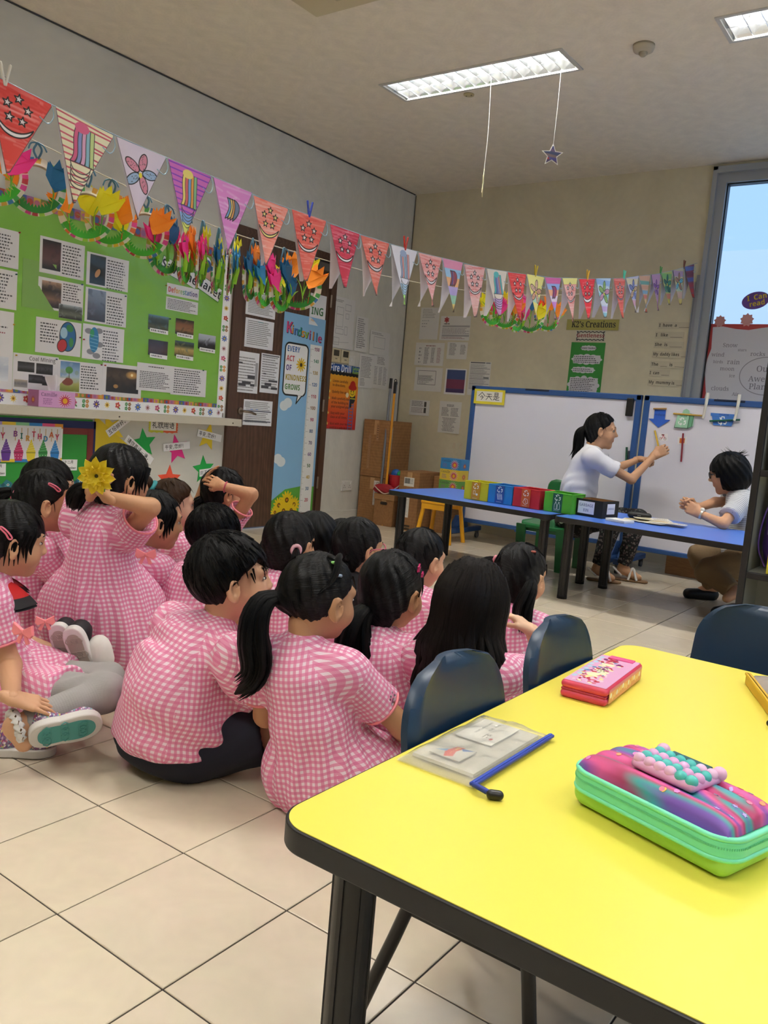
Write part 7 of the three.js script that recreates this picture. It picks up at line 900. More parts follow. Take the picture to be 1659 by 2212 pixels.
function braid(pts, w) { const c = new THREE.CatmullRomCurve3(pts.map(va)), L = [], n = floor(c.getLength() / (w * 0.8)); for (let i = 0; i < n; i++) { const p = c.getPoint((i + 0.5) / n), t = c.getTangent((i + 0.5) / n), s = i % 2 ? 1 : -1, g = new THREE.SphereGeometry(w * 0.72, 12, 9).scale(1, 1.25, 0.8); g.applyQuaternion(new THREE.Quaternion().setFromUnitVectors(V(0, 1, 0), t.clone().addScaledVector(V(1, 0, 0), s * 0.7).normalize())); L.push(g.translate(p.x + s * w * 0.33, p.y, p.z)); } return merge(L); }

// ---------- building one figure. Joints are [right, up, forward] in the body's own frame, metres
const J = (a) => V(a[0], a[1], -a[2]);
function figure(o) {
  const s = o.s ?? 1, adult = o.adult ? 1 : 0, hs = o.hs ?? 1, az = o.az * PI / 180, t = thing('person', o.label, 'person', [o.at[0], 0, o.at[2]], -az, o.group), inv = new THREE.Matrix4().makeRotationY(az);
  const W = (p) => va(p).sub(V(o.at[0], 0, o.at[2])).applyMatrix4(inv), H = W(o.head), cell = o.cell ?? 0.009;
  const q = (a, alt) => (a === undefined ? J(alt) : a.w ? W(a.w) : J(a));
  const hm = new THREE.Matrix4().makeRotationFromEuler(new THREE.Euler((o.pitch ?? 0) * PI / 180, PI - (o.look - o.az) * PI / 180, (o.roll ?? 0) * PI / 180, 'YXZ')).scale(V(hs, hs, hs)).setPosition(H), hp = (x, y, z) => V(x, y, z).applyMatrix4(hm);
  const Pl = q(o.pelvis, [0, 0.1, 0]), NB = hp(0, -0.115, -0.03).add(V(0, -0.012 * s, 0.006)), T = NB.clone().sub(Pl).normalize(), sw = (o.sw ?? 0.108) * s, tw = (o.twist ?? 0) * PI / 180, rx = V(cos(tw), 0, -sin(tw) * -1).normalize();
  const bow = o.bow ?? 0.035, mid = Pl.clone().lerp(NB, 0.45).add(V(0, 0, bow)), ch = Pl.clone().lerp(NB, 0.78).add(V(0, 0, bow * 0.8)), SC = NB.clone().addScaledVector(T, -0.035 * s).add(V(0, 0, bow * 0.3));
  const S = { R: SC.clone().addScaledVector(rx, sw).add(J(o.shR ?? [0, 0, 0])), L: SC.clone().addScaledVector(rx, -sw).add(J(o.shL ?? [0, 0, 0])) };
  const sk = skin(o.skin ?? '#cf9f7c'), body = [], ar = o.ar ?? 1, arms = {};
  const flesh = [limb(NB.clone().add(V(0, 0.06 * s, -0.006)), NB.clone().addScaledVector(T, -0.04 * s), (0.033 + 0.006 * adult) * s, 0.036 * s, 0.02), ell(ch, [0.064 * s, 0.07 * s, 0.048 * s], 0.03)];
  const hands = [];
  for (const [k, sg] of [['R', 1], ['L', -1]]) {
    const a = o['a' + k] ?? {}, E = q(a.el, [sg * 0.16 * s, max(0.2, S[k].y - 0.17 * s), 0.05 * s + (-S[k].z)]), Wr = q(a.wr, [sg * 0.075 * s, max(0.14, S[k].y - 0.24 * s), 0.19 * s]);
    arms[k] = { S: S[k], E, Wr }; flesh.push(limb(S[k], E, 0.03 * s * ar, 0.0275 * s * ar, 0.02), limb(E, Wr, 0.0285 * s * ar, 0.019 * s * ar, 0.012));
    const fd = a.dir ? J(a.dir) : Wr.clone().sub(E), pn = a.palm ? J(a.palm) : V(-sg * 0.35, -1, 0.1); hands.push(hand(a.hand ?? 'relaxed', Wr, fd, pn, sg > 0, (o.hand ?? (adult ? 0.92 : 0.66)) * (adult ? 1 : s)));
  }
  const legs = {};
  for (const [k, sg] of [['R', 1], ['L', -1]]) {
    const l = o['l' + k] ?? {}, hip = Pl.clone().add(V(sg * 0.062 * s, -0.012, -0.01)), Kn = q(l.kn, [sg * 0.15 * s, 0.085, 0.19 * s]), An = q(l.an, [-sg * 0.05 * s, 0.05, 0.2 * s]), To = q(l.to, [-sg * 0.13 * s, 0.035, 0.22 * s]);
    legs[k] = { hip, Kn, An, To }; const lf = o.pants === 'long' ? 0.72 * (o.pr ?? 1) : 1; flesh.push(limb(hip, Kn, 0.06 * s * lf, 0.046 * s * lf, 0.02), limb(Kn, An, 0.045 * s * lf, 0.027 * s, 0.015), limb(An, To, 0.026 * s, 0.02 * s, 0.012));
  }
  body.push(paint(surf(flesh, cell, { floor: 0.002 })), HEAD[adult].clone().applyMatrix4(hm), ...hands);
  for (const g of body) if (g.attributes.uv) g.deleteAttribute('uv');
  obj('body', body, sk, t);
  // face
  if (o.face !== false) for (const sg of [-1, 1]) {
    const e = obj('eye', eyeGeo.clone().applyMatrix4(new THREE.Matrix4().makeTranslation(sg * 0.031, 0.004, 0.0715)).applyMatrix4(hm), M('#d8d0c8', 0.3), t); obj('iris', irisGeo.clone().translate(sg * 0.031, 0.004, 0.0756).applyMatrix4(hm), M('#120b08', 0.15), e);
    obj('eyebrow', browGeo.clone().applyMatrix4(new THREE.Matrix4().makeRotationY(sg * 0.42).setPosition(sg * 0.032, 0.0235, 0.0775)).applyMatrix4(hm), M('#1a110c', 0.8), t);
  }
  // clothes
  const c = o.wear ?? 'dress', mat = o.cloth ?? mGing, f = o.fold ?? 1, sd = o.at[0] * 7.3 + o.at[2] * 3.1, per = o.period ?? 0.0135;
  const topR = (o.tr ?? 0.9) * s, top = [limb(Pl.clone().add(V(0, 0.015, 0)), mid, 0.112 * topR, 0.104 * topR, 0.05), limb(mid, ch, 0.104 * topR, 0.09 * topR, 0.05), limb(SC.clone().lerp(S.L, 0.6), SC.clone().lerp(S.R, 0.6), 0.05 * s, 0.05 * s, 0.05), limb(NB.clone().addScaledVector(T, -0.002 * s), ch, 0.047 * s, 0.074 * s, 0.04)];
  const bones = [{ a: Pl.clone().add(V(0, -0.1, 0)), b: NB.clone(), r: 0.115 * s, lo: -0.1, flat: true }], rim = [];
  for (const k of ['R', 'L']) { const a = arms[k], e = a.S.clone().lerp(a.E, o.slv ?? 0.62), st = SC.clone().lerp(a.S, 0.8); top.push(limb(st, a.S, 0.048 * s, 0.047 * s * (o.sr ?? 1), 0.03), limb(a.S, e, 0.046 * s * (o.sr ?? 1), 0.052 * s * (o.sr ?? 1), 0.03, true)); bones.push({ a: a.S.clone().lerp(e, 0.5), b: e.clone(), r: 0.052 * s }); if (!adult) top.push({ ...limb(a.S.clone().lerp(a.E, (o.slv ?? 0.62) - 0.16), a.S.clone().lerp(a.E, (o.slv ?? 0.62) + 0.12), 0.034 * s * (o.sr ?? 1), 0.046 * s * (o.sr ?? 1), 0.004), sub: true }); rim.push([e, a.E.clone().sub(a.S).normalize(), 0.048 * s * (o.sr ?? 1)]); }
  let lowClip = -1;
  if (c === 'dress') {
    const sx = o.skirt ?? [0.15, 0.1, 0.15]; top.push(ell(Pl.clone().add(J([0, -0.02, 0.03])), [sx[0] * s, sx[1] * s, sx[2] * s], 0.07));
    for (const k of ['R', 'L']) if (!o.bare) top.push(limb(legs[k].hip, legs[k].hip.clone().lerp(legs[k].Kn, o.lap ?? 0.85), 0.078 * s, 0.066 * s, 0.05, true));
    for (const e of o.extra ?? []) top.push(e(legs, arms, Pl));
  } else if (c === 'shirt') { top.push(ell(Pl.clone().add(V(0, 0.03, 0.01)), [0.145 * topR, 0.1 * topR, 0.135 * topR], 0.06)); }
  const hem = o.hemY ?? -1, hemD = o.hemTilt ?? 0;
  const g = surf(top, o.ccell ?? cell * 0.9, { floor: 0.004, disp: (x, y, z) => f * (0.007 * noise(x * 8 + sd, y * 6, z * 8) + 0.004 * noise(x * 20 + sd, y * 9 + x * 6, z * 20) + (c === 'dress' ? 0.0045 * sin(atan2(x, z) * 15 + sd + 3 * noise(x * 4, y * 4, z * 4)) * clamp(1.2 - (y - Pl.y) * 5, 0, 1) : 0.004 * sin(y * 46 + 14 * noise(x * 5 + sd, y * 3, z * 5)) * clamp(1.3 - (y - Pl.y) * 3.2, 0, 1))), clip: (x, y, z, d) => (hem > 0 ? max(d, hem + hemD * z - y) : d) });
  const topName = c === 'dress' ? 'dress' : 'shirt', tp = obj(topName, clothUV(g, bones, per), mat, t);
  if (o.trim !== false) for (const [p, n, r] of rim) { const gq = new THREE.TorusGeometry(r * 0.99, 0.0035, 6, 28); gq.applyQuaternion(new THREE.Quaternion().setFromUnitVectors(V(0, 0, 1), n)); obj('sleeve_trim', gq.translate(p.x, p.y, p.z), o.trimMat ?? mTrim, tp); }
  if (o.collar !== false) { const cg = new THREE.TorusGeometry(0.048 * s * (adult ? 1.15 : 1), 0.008, 8, 36); cg.scale(1, 0.9, 1); cg.applyQuaternion(new THREE.Quaternion().setFromUnitVectors(V(0, 0, 1), T.clone().add(V(0, 0.2, 0)).normalize())); const cp = NB.clone().addScaledVector(T, -0.012 * s); obj('collar', cg.translate(cp.x, cp.y, cp.z), o.collarMat ?? mTrim, tp); }
  if (o.pants) { // shorts, leggings or trousers
    const pr = [ell(Pl.clone().add(V(0, -0.01, 0)), [0.128 * s * (o.pr ?? 1), 0.098 * s, 0.122 * s * (o.pr ?? 1)], 0.05)], pb = [];
    for (const k of ['R', 'L']) { const l = legs[k], e = l.hip.clone().lerp(l.Kn, o.pants === 'shorts' ? 0.66 : 1); pr.push(limb(l.hip, e, 0.078 * s * (o.pr ?? 1), (o.pants === 'shorts' ? 0.066 : 0.058) * s * (o.pr ?? 1), 0.03, o.pants === 'shorts')); pb.push({ a: l.hip, b: e, r: 0.06 }); if (o.pants === 'long') { const a = l.Kn.clone().lerp(l.An, 0.9); pr.push(limb(l.Kn, a, 0.056 * s * (o.pr ?? 1), 0.04 * s * (o.pr ?? 1), 0.02, true)); pb.push({ a: l.Kn, b: a, r: 0.05 }); } }
    const pg = surf(pr, cell * 0.9, { floor: 0.003, disp: (x, y, z) => 0.005 * noise(x * 12 + sd, y * 12, z * 12) + 0.003 * sin(x * 50 + z * 40 + 8 * noise(x * 6, y * 6, z * 6)) }); obj(o.pants === 'shorts' ? 'shorts' : 'trousers', clothUV(pg, pb, 0.05), o.pantsMat, t);
  }
  // hair and what is in it
  if (o.hair) { const h = o.hair(); const hg = obj('hair', h.g.map((x) => x.applyMatrix4(hm)), o.hairMat ?? mHair, t); for (const [n, gg, m] of h.x ?? []) obj(n, (Array.isArray(gg) ? merge(gg) : gg).applyMatrix4(hm), m, t); }
  return { t, hm, hp, H, S, arms, legs, Pl, NB, T, W, inv, topMesh: tp };
}
const capUV = (o, axis) => hairUV(cap(o), axis);
const tie = (p, r, n, w = 0.005) => { const g = new THREE.TorusGeometry(r, w, 10, 26); g.applyQuaternion(new THREE.Quaternion().setFromUnitVectors(V(0, 0, 1), va(n).normalize())); return g.translate(...p); };
const slide = (p, rot, c) => { const g = merge([tube([[-0.022, 0, 0], [0, 0.005, 0.003], [0.022, 0.002, 0], [0.02, -0.004, 0], [0, -0.002, 0.002], [-0.02, -0.003, 0]], 0.0026, 40, 8, true)]); g.applyMatrix4(new THREE.Matrix4().makeRotationFromEuler(new THREE.Euler(...rot))); return ['hair_clip', g.translate(...p), M(c, 0.3)]; };
const side = (x, n = 6) => Array.from({ length: n }, (_, i) => { const z = 0.048 - i * 0.011, k = Math.sign(x) * 0.0815 * sqrt(1 - ((z + 0.013) / 0.1) ** 2); return sweep([[k * 0.88, 0.055, z * 0.95], [k, 0.028, z], [k * 1.02, -0.008, z - 0.004], [k * 0.97, -0.03 - 0.02 * rnd() - 0.003 * i, z - 0.004 + 0.008 * rnd()]], (t) => 0.0085 * (1 - t ** 1.6) * min(1, t * 5 + 0.3) + 0.0008, 10, 6, 0.4); });
const boyHair = (sd) => () => { const k = { r: 0.012, fr: 0.045, low: -0.062, slope: 0.95, z0: 0.066, sd, rag: 1.4, nape: 0 }; const c = capUV(k, [0.1, 1, -0.5]); const keep = (p) => p.z < 0.075 + 1.0 * (p.y - 0.07) + 0.012 || (p.y > 0.035 && abs(p.x) < 0.07); return { g: [c, locks(460, { r: 0.0105, len: 0.03, keep: (p) => keep(p) && p.y > -0.045 && !(p.y < 0.02 && p.z > -0.03 && p.z < 0.03), b1: 2.0, drop: 0.2, mess: 0.3, lift: 0.05, w: 0.0065 })] }; };
const wisps = (n, o) => locks(n, { r: 0.009, len: 0.05, w: 0.0035, mess: 0.15, lift: 0.04, b0: 0.3, b1: 1.9, ...o });
const tied = (tiePos, tailPts, w, o = {}) => () => {
  const dir = va(tiePos), k = { r: o.r ?? 0.006, slope: o.slope ?? 0.92, z0: o.z0 ?? 0.07, low: o.low ?? -0.1, sd: o.sd ?? 1, fr: o.fr, nape: o.nape, bumps: [[...tiePos.map((v, i) => v * 0.82), 0.03, 0.03, 0.03]], rag: o.rag };
  const g = [capUV(k, [dir.x, dir.y, dir.z])]; if (tailPts) g.push(tail(tailPts, w, o)); g.push(wisps(o.nw ?? 26, { keep: (p) => p.y > -0.05 && p.z < 0.02 + 0.9 * p.y }));
  const x = [['hair_tie', tie(tiePos, o.tr ?? 0.016, dir.clone().addScaledVector(V(0, 1, 0), o.tn ?? 0).toArray(), o.tw ?? 0.006), M(o.tc ?? '#e88aa8', 0.6)]]; for (const e of o.x ?? []) x.push(e); for (const e of o.g ?? []) g.push(e); return { g, x };
};

// ---------- the children, listed from the near left to the far right
const KG = 'children sitting on the floor in pink gingham';
const off = (hd, px, v, r, a) => { const k = v * PI / 180; return [hd[0] + cos(k) * r + sin(k) * a, 0, hd[2] + sin(k) * r - cos(k) * a]; };
const kid = (hd, v, r, a, o) => figure({ head: hd, at: off(hd, 0, v, r, a), group: KG, ...o });
// main boy, back to the camera
const boy = kid([3.049,0.518,5.015], -46, -0.11, 0.03, {
  label: 'boy in pink gingham shirt and navy shorts sitting cross-legged with his back turned', az: 8, look: 36, pitch: -3, roll: 1, s: 1.08, hs: 1.06, cell: 0.0065, wear: 'shirt', hemY: 0.082, hemTilt: -0.05, pants: 'shorts', pantsMat: M('#0d1226', 0.8), pr: 1.22, tr: 1.12, bow: 0.065, skin: '#d8a988', hair: boyHair(2), sr: 1.25, slv: 0.75, sw: 0.128, fold: 2.1, collar: false, trim: false,
  aR: { el: [0.2, 0.215, 0.16], wr: [0.16, 0.13, 0.29] }, aL: { el: [-0.2, 0.21, 0.14], wr: [-0.08, 0.14, 0.27] }, lR: { kn: [0.235, 0.145, 0.2], an: [0.02, 0.05, 0.31], to: [-0.07, 0.04, 0.34] }, lL: { kn: [-0.235, 0.11, 0.17], an: [0.0, 0.05, 0.24], to: [0.1, 0.04, 0.25] } });
{ // turned-down collar of the boy's shirt
  const b = boy, g = new THREE.TorusGeometry(0.066, 0.017, 12, 48), u = g.attributes.uv; for (let i = 0; i < u.count; i++) u.setXY(i, u.getX(i) * 30, u.getY(i) * 5); g.scale(1, 0.95, 1.5); const P = g.attributes.position; for (let i = 0; i < P.count; i++) { const r = hypot(P.getX(i), P.getY(i)), z = P.getZ(i); const k = 1 + 0.12 * clamp(-z / 0.025, -1, 1); P.setXY(i, P.getX(i) * k, P.getY(i) * k); } g.computeVertexNormals();
  g.applyQuaternion(new THREE.Quaternion().setFromUnitVectors(V(0, 0, 1), b.T.clone().add(V(0, 0.5, 0)).normalize())); const c = b.NB.clone().addScaledVector(b.T, -0.006); obj('collar', g.translate(c.x, c.y, c.z + 0.004), mGing, b.topMesh);
}
// girl N: ponytail swinging to the left, next to the yellow table
kid([3.326,0.519,4.991], -39, 0.05, -0.02, {
  label: 'girl with long black ponytail and green hair ties, nearest to the yellow table', az: -22, look: 14, pitch: 6, s: 1.08, cell: 0.0065, skirt: [0.14, 0.11, 0.15], tr: 0.82, skin: '#c08e68', bow: 0.02, sw: 0.1, fold: 0.9, aR: { el: [0.165, 0.215, 0.06], wr: [0.15, 0.13, 0.19] }, 
  hair: tied([0.03, -0.012, -0.098], [[0.03, -0.012, -0.102], [0.035, -0.025, -0.135], [0.03, -0.09, -0.148], [0.02, -0.16, -0.13], [0.022, -0.205, -0.135], [0.045, -0.245, -0.165]], 0.036, { n: 40, tr: 0.017, tc: '#15110f', taper: 0.5, z0: 0.068, sd: 3, nape: 0, x: [['hair_tie', tie([-0.045, 0.092, -0.005], 0.008, [0.3, 1, 0], 0.004), M('#8fd07a', 0.5)], ['hair_tie', tie([-0.066, 0.065, -0.008], 0.008, [0.3, 1, 0], 0.004), M('#8fa0b4', 0.4)]], g: [sweep([[-0.035, 0.105, 0.02], [-0.05, 0.108, 0.0], [-0.066, 0.085, -0.012], [-0.074, 0.05, -0.03], [-0.07, 0.02, -0.06]], (t) => 0.012 * sin(PI * (0.12 + 0.85 * t)), 18, 10, 0.8)] }) });
// girl O
kid([3.327,0.497,4.684], -34, 0.03, 0.0, {
  label: 'girl with side ponytail in a pink tie and a pink star hair clip', az: -18, look: 4, pitch: 8, s: 1.03, cell: 0.007, skin: '#c4926c', bow: 0.03,
  hair: tied([0.004, -0.05, -0.083], [[0.004, -0.052, -0.088], [0.008, -0.085, -0.115], [0.01, -0.15, -0.115], [0.0, -0.2, -0.1], [-0.015, -0.235, -0.09]], 0.036, { n: 46, tr: 0.017, tc: '#e08a98', spread: 0.8, wave: 0.012, taper: 0.3, fr: 0.03, r: 0.009, sd: 5, x: [['hair_clip', cutout(star(0.013, 0.55), 0.004).applyMatrix4(new THREE.Matrix4().makeRotationY(-1.2).setPosition(-0.072, 0.075, 0.0)), M('#e0307a', 0.3)], ['hair_clip', cutout(star(0.009, 0.55), 0.004).applyMatrix4(new THREE.Matrix4().makeRotationY(-1.2).setPosition(-0.079, 0.06, 0.01)), M('#d83a80', 0.3)]] }) });
// girl Q, loose long hair
kid([3.558,0.504,4.643], -29, 0.0, 0.03, {
  label: 'girl with long loose dark hair behind the two navy chairs', az: -12, look: -2, pitch: 8, s: 1.05, cell: 0.007, skin: '#d9b090', bow: 0.03, aR: { el: [0.19, 0.31, 0.14], wr: [0.13, 0.42, 0.13], dir: [-0.8, 0.4, 0.2] }, hairMat: hairMat('#140d0a'),
  hair: () => { const g = [capUV({ r: 0.012, fr: 0.03, low: -0.1, slope: 0.75, z0: 0.06, sd: 4 }, [0, 1, 0.1])]; for (let i = 0; i < 130; i++) { const a = PI + rr(-1.75, 1.75), b = rr(0.25, 1.0), x = sin(a), z = cos(a), R1 = [0.087, 0.096, 0.101], p = (bb, k) => [x * sin(bb) * R1[0] * k, 0.022 + cos(bb) * R1[1] * k, -0.013 + z * sin(bb) * R1[2] * k], l = rr(0.12, 0.21), w = rr(-0.012, 0.012), sp = rr(1.02, 1.25); g.push(sweep([p(b, 1), p(1.45, 1.03), [x * 0.092, -0.06, -0.018 + z * 0.104], [x * 0.098 * sp + w, -0.06 - l * 0.45, -0.03 + z * 0.1], [x * 0.096 * sp - w, -0.06 - l * 0.8, -0.032 + z * 0.096], [x * 0.09 * sp + w * 1.6, -0.06 - l, -0.03 + z * 0.098 + w]], (t) => 0.0125 * (1 - t ** 3) + 0.0006, 14, 5, 0.5)); } return { g }; } });
// girl R, two bunches
kid([3.385,0.479,4.028], -26, 0.02, 0.02, {
  label: 'girl with two bunches, pink tie left and yellow tie right, near the blue table', az: -8, look: 10, pitch: 8, s: 1.0, cell: 0.008, skin: '#c99a74', bow: 0.03,
  hair: tied([-0.08, -0.01, -0.05], [[-0.082, -0.012, -0.054], [-0.1, -0.04, -0.08], [-0.095, -0.09, -0.09], [-0.1, -0.14, -0.085], [-0.108, -0.17, -0.08]], 0.03, { n: 30, tr: 0.013, tc: '#e0cc3a', sd: 6, x: [['hair_tie', tie([0.08, 0.035, -0.05], 0.011, [1, 0.2, -0.5], 0.005), M('#e08a98', 0.5)], ['hair_tie', tie([-0.05, 0.085, -0.03], 0.007, [0.3, 1, 0], 0.004), M('#b05a4a', 0.5)]], g: [tail([[0.08, 0.034, -0.05], [0.1, 0.02, -0.065], [0.105, -0.02, -0.06], [0.1, -0.05, -0.05]], 0.02, { n: 14 })] }) });
// girl P, braided crown
kid([2.978,0.465,4.01], -33, 0.02, 0.03, {
  label: 'girl with hair braided round her head, in front of the blue table leg', az: -10, look: 14, pitch: 8, s: 1.0, cell: 0.008, skin: '#d3a684',
  hair: () => ({ g: [capUV({ r: 0.007, sd: 7 }, [0.6, 0.2, -0.8]), braid([[0.03, 0.1, 0.02], [0.072, 0.06, -0.02], [0.08, 0.0, -0.05], [0.05, -0.04, -0.085], [0.0, -0.05, -0.1], [-0.04, -0.04, -0.088]], 0.018), wisps(30, {})] }) });
// girl J, low bunches
kid([2.69,0.503,4.395], -42, 0.03, 0.03, {
  label: 'girl with low bunches tied in white bead bobbles, behind the boy', az: -14, look: -4, pitch: 4, s: 1.02, cell: 0.008, skin: '#c99a74',
  hair: tied([0.08, -0.03, -0.045], [[0.083, -0.032, -0.05], [0.095, -0.06, -0.075], [0.1, -0.13, -0.07], [0.1, -0.2, -0.06], [0.095, -0.25, -0.055]], 0.026, { n: 30, tr: 0.015, tw: 0.008, tc: '#d8c8cc', fr: 0.03, r: 0.009, sd: 8, x: [['hair_bobble', new THREE.SphereGeometry(0.011, 14, 10).translate(0.094, -0.045, -0.06), M('#7fa8b0', 0.2)], ['hair_tie', tie([-0.072, -0.01, -0.06], 0.014, [-1, 0, -0.7], 0.007), M('#d8a8b0', 0.5)]], g: [tail([[-0.072, -0.012, -0.062], [-0.088, -0.05, -0.08], [-0.085, -0.12, -0.075], [-0.08, -0.18, -0.06]], 0.022, { n: 20 })] }) });
kid([2.504,0.461,4.039], -40, 0.02, 0.03, { label: 'girl with smooth black bob, her head just behind the bunches girl', az: -12, look: -6, s: 1.0, skin: '#c99a74', hair: () => ({ g: [capUV({ r: 0.012, bob: 1, fr: 0.03, low: -0.11, sd: 9 }, [0, 1, 0]), wisps(40, {})] }) });
kid([2.502,0.421,3.861], -38, 0.0, 0.03, { label: 'child with black hair half hidden behind the girl in pink glasses', az: -10, look: -8, s: 0.98, skin: '#c99a74', hair: () => ({ g: [capUV({ r: 0.011, fr: 0.03, low: -0.1, sd: 10, bob: 1 }, [0, 1, 0]), wisps(40, {})] }) });
const gl = kid([2.732,0.47,4.061], -37, 0.0, 0.03, {
  label: 'girl in a black top with pink glasses and thin plaits', az: -10, look: 18, pitch: 4, s: 1.0, cell: 0.008, skin: '#d0a480', cloth: M('#101016', 0.85, { bumpMap: weave, bumpScale: 0.0004 }), trimMat: M('#101016', 0.8), collarMat: M('#101016', 0.8),
  hair: () => ({ g: [capUV({ r: 0.009, fr: 0.035, sd: 11 }, [0, 0.2, -1]), braid([[0.03, -0.03, -0.1], [0.035, -0.09, -0.11], [0.03, -0.16, -0.095], [0.03, -0.22, -0.08]], 0.017), braid([[-0.05, -0.03, -0.085], [-0.06, -0.09, -0.09], [-0.055, -0.15, -0.075]], 0.015), wisps(30, {})] }) });
obj('spectacles', [-1, 1].flatMap((s) => [new THREE.TorusGeometry(0.019, 0.0022, 8, 24).translate(s * 0.031, 0.003, 0.088), tube([[s * 0.05, 0.006, 0.086], [s * 0.066, 0.006, 0.06], [s * 0.082, 0.002, 0.0], [s * 0.083, -0.01, -0.012]], 0.0022, 16, 6)]).map((g) => g.applyMatrix4(gl.hm)), M('#e0708a', 0.3), gl.t);
// boy H
kid([2.368,0.485,4.442], -47, -0.02, 0.03, { label: 'short-haired boy in pink gingham whose head shows above the main boy', az: -5, look: 14, pitch: 6, s: 1.02, cell: 0.008, wear: 'shirt', pants: 'shorts', pantsMat: M('#0d1226', 0.8), tr: 1.1, skin: '#c99a74', hair: boyHair(5), bow: 0.06 });
// girl G, hands on her head
const KGg = kid([1.858,0.564,3.928], -47, -0.03, 0.03, { label: 'girl with both hands clasped on top of her head, next to the door', az: 0, look: 26, pitch: 6, s: 1.02, cell: 0.008, skin: '#c08e68', aR: { el: { w: [2.064,0.582,3.965] }, wr: { w: [1.958,0.607,4.036] }, dir: [-1, 0.25, -0.1], palm: [0.1, -0.6, 0.8], hand: 'flat' }, aL: { el: { w: [1.778,0.512,3.993] }, wr: { w: [1.813,0.602,4.004] }, dir: [0.5, 0.8, 0.1], palm: [0.8, -0.2, 0.3], hand: 'flat' },
  hair: () => ({ g: [capUV({ r: 0.009, fr: 0.03, sd: 12 }, [0, 0.3, -1]), tail([[0.0, -0.04, -0.095], [0.01, -0.07, -0.115], [0.0, -0.11, -0.11], [-0.01, -0.14, -0.1]], 0.024, { n: 22 }), wisps(40, { mess: 0.5, lift: 0.12 })] }) });
obj('wristband', tie([0, 0, 0], 0.0225, [0, 1, 0], 0.003).applyQuaternion(new THREE.Quaternion().setFromUnitVectors(V(0, 1, 0), KGg.arms.R.Wr.clone().sub(KGg.arms.R.E).normalize())).translate(...KGg.arms.R.Wr.clone().lerp(KGg.arms.R.E, 0.12).toArray()), M('#b8485a', 0.5), KGg.t);
// girl F, brown hair
kid([1.76,0.509,4.129], -50, -0.01, 0.03, { label: 'girl with smooth brown hair in a bun with a teal scrunchie', az: -5, look: 26, pitch: 4, s: 1.04, cell: 0.008, skin: '#dab092', hairMat: mBrown, hair: tied([0.0, 0.06, -0.1], null, 0, { tr: 0.024, tw: 0.012, tc: '#2f8f92', sd: 13, x: [], g: [new THREE.SphereGeometry(0.034, 20, 14).scale(1, 1, 0.8).translate(0, 0.075, -0.122)] }) });
// girl E
kid([2.189,0.52,4.564], -51, 0.0, 0.03, { label: 'girl in profile with straight dark hair, right of the flower girl', az: 0, look: 26, pitch: 6, s: 1.0, cell: 0.008, skin: '#c4926c', aR: { el: [0.17, 0.2, 0.08], wr: [0.06, 0.13, 0.2] }, hair: tied([0.0, 0.01, -0.1], [[0, 0.008, -0.105], [0, -0.03, -0.14], [0, -0.1, -0.14]], 0.026, { tc: '#22201f', sd: 14, z0: 0.066, g: [sweep([[-0.07, 0.03, 0.03], [-0.079, -0.01, 0.018], [-0.072, -0.06, 0.02]], (t) => 0.008 * (1 - t) + 0.001, 10, 6, 0.5), ...side(-0.077, 5)] }) });
// girl C and girl B
kid([1.591,0.575,4.611], -58, 0.035, 0.03, { label: 'girl half hidden at the back left, face just showing past another girl', az: 0, look: 26, pitch: 2, s: 1.06, cell: 0.008, skin: '#d3a684', hair: () => ({ g: [capUV({ r: 0.011, fr: 0.03, sd: 15 }, [0, 0.3, -1]), wisps(40, {})] }) });
kid([1.992,0.575,4.881], -58, -0.02, 0.03, { label: 'girl with pink tie, short ponytail and pink slide clip, at the left', az: 8, look: 24, pitch: 6, roll: 2, s: 1.05, cell: 0.007, skin: '#cc9c78', aR: { el: [0.15, 0.23, 0.1], wr: [0.1, 0.14, 0.22] }, hair: tied([0.0, 0.02, -0.102], [[0, 0.018, -0.106], [0.002, 0.008, -0.135], [0.004, -0.02, -0.15], [0.002, -0.06, -0.14]], 0.026, { tr: 0.018, tw: 0.009, tc: '#f08aa0', sd: 16, z0: 0.07, x: [slide([-0.074, 0.062, 0.01], [0, -PI / 2, -0.5], '#f07a92')] }) });
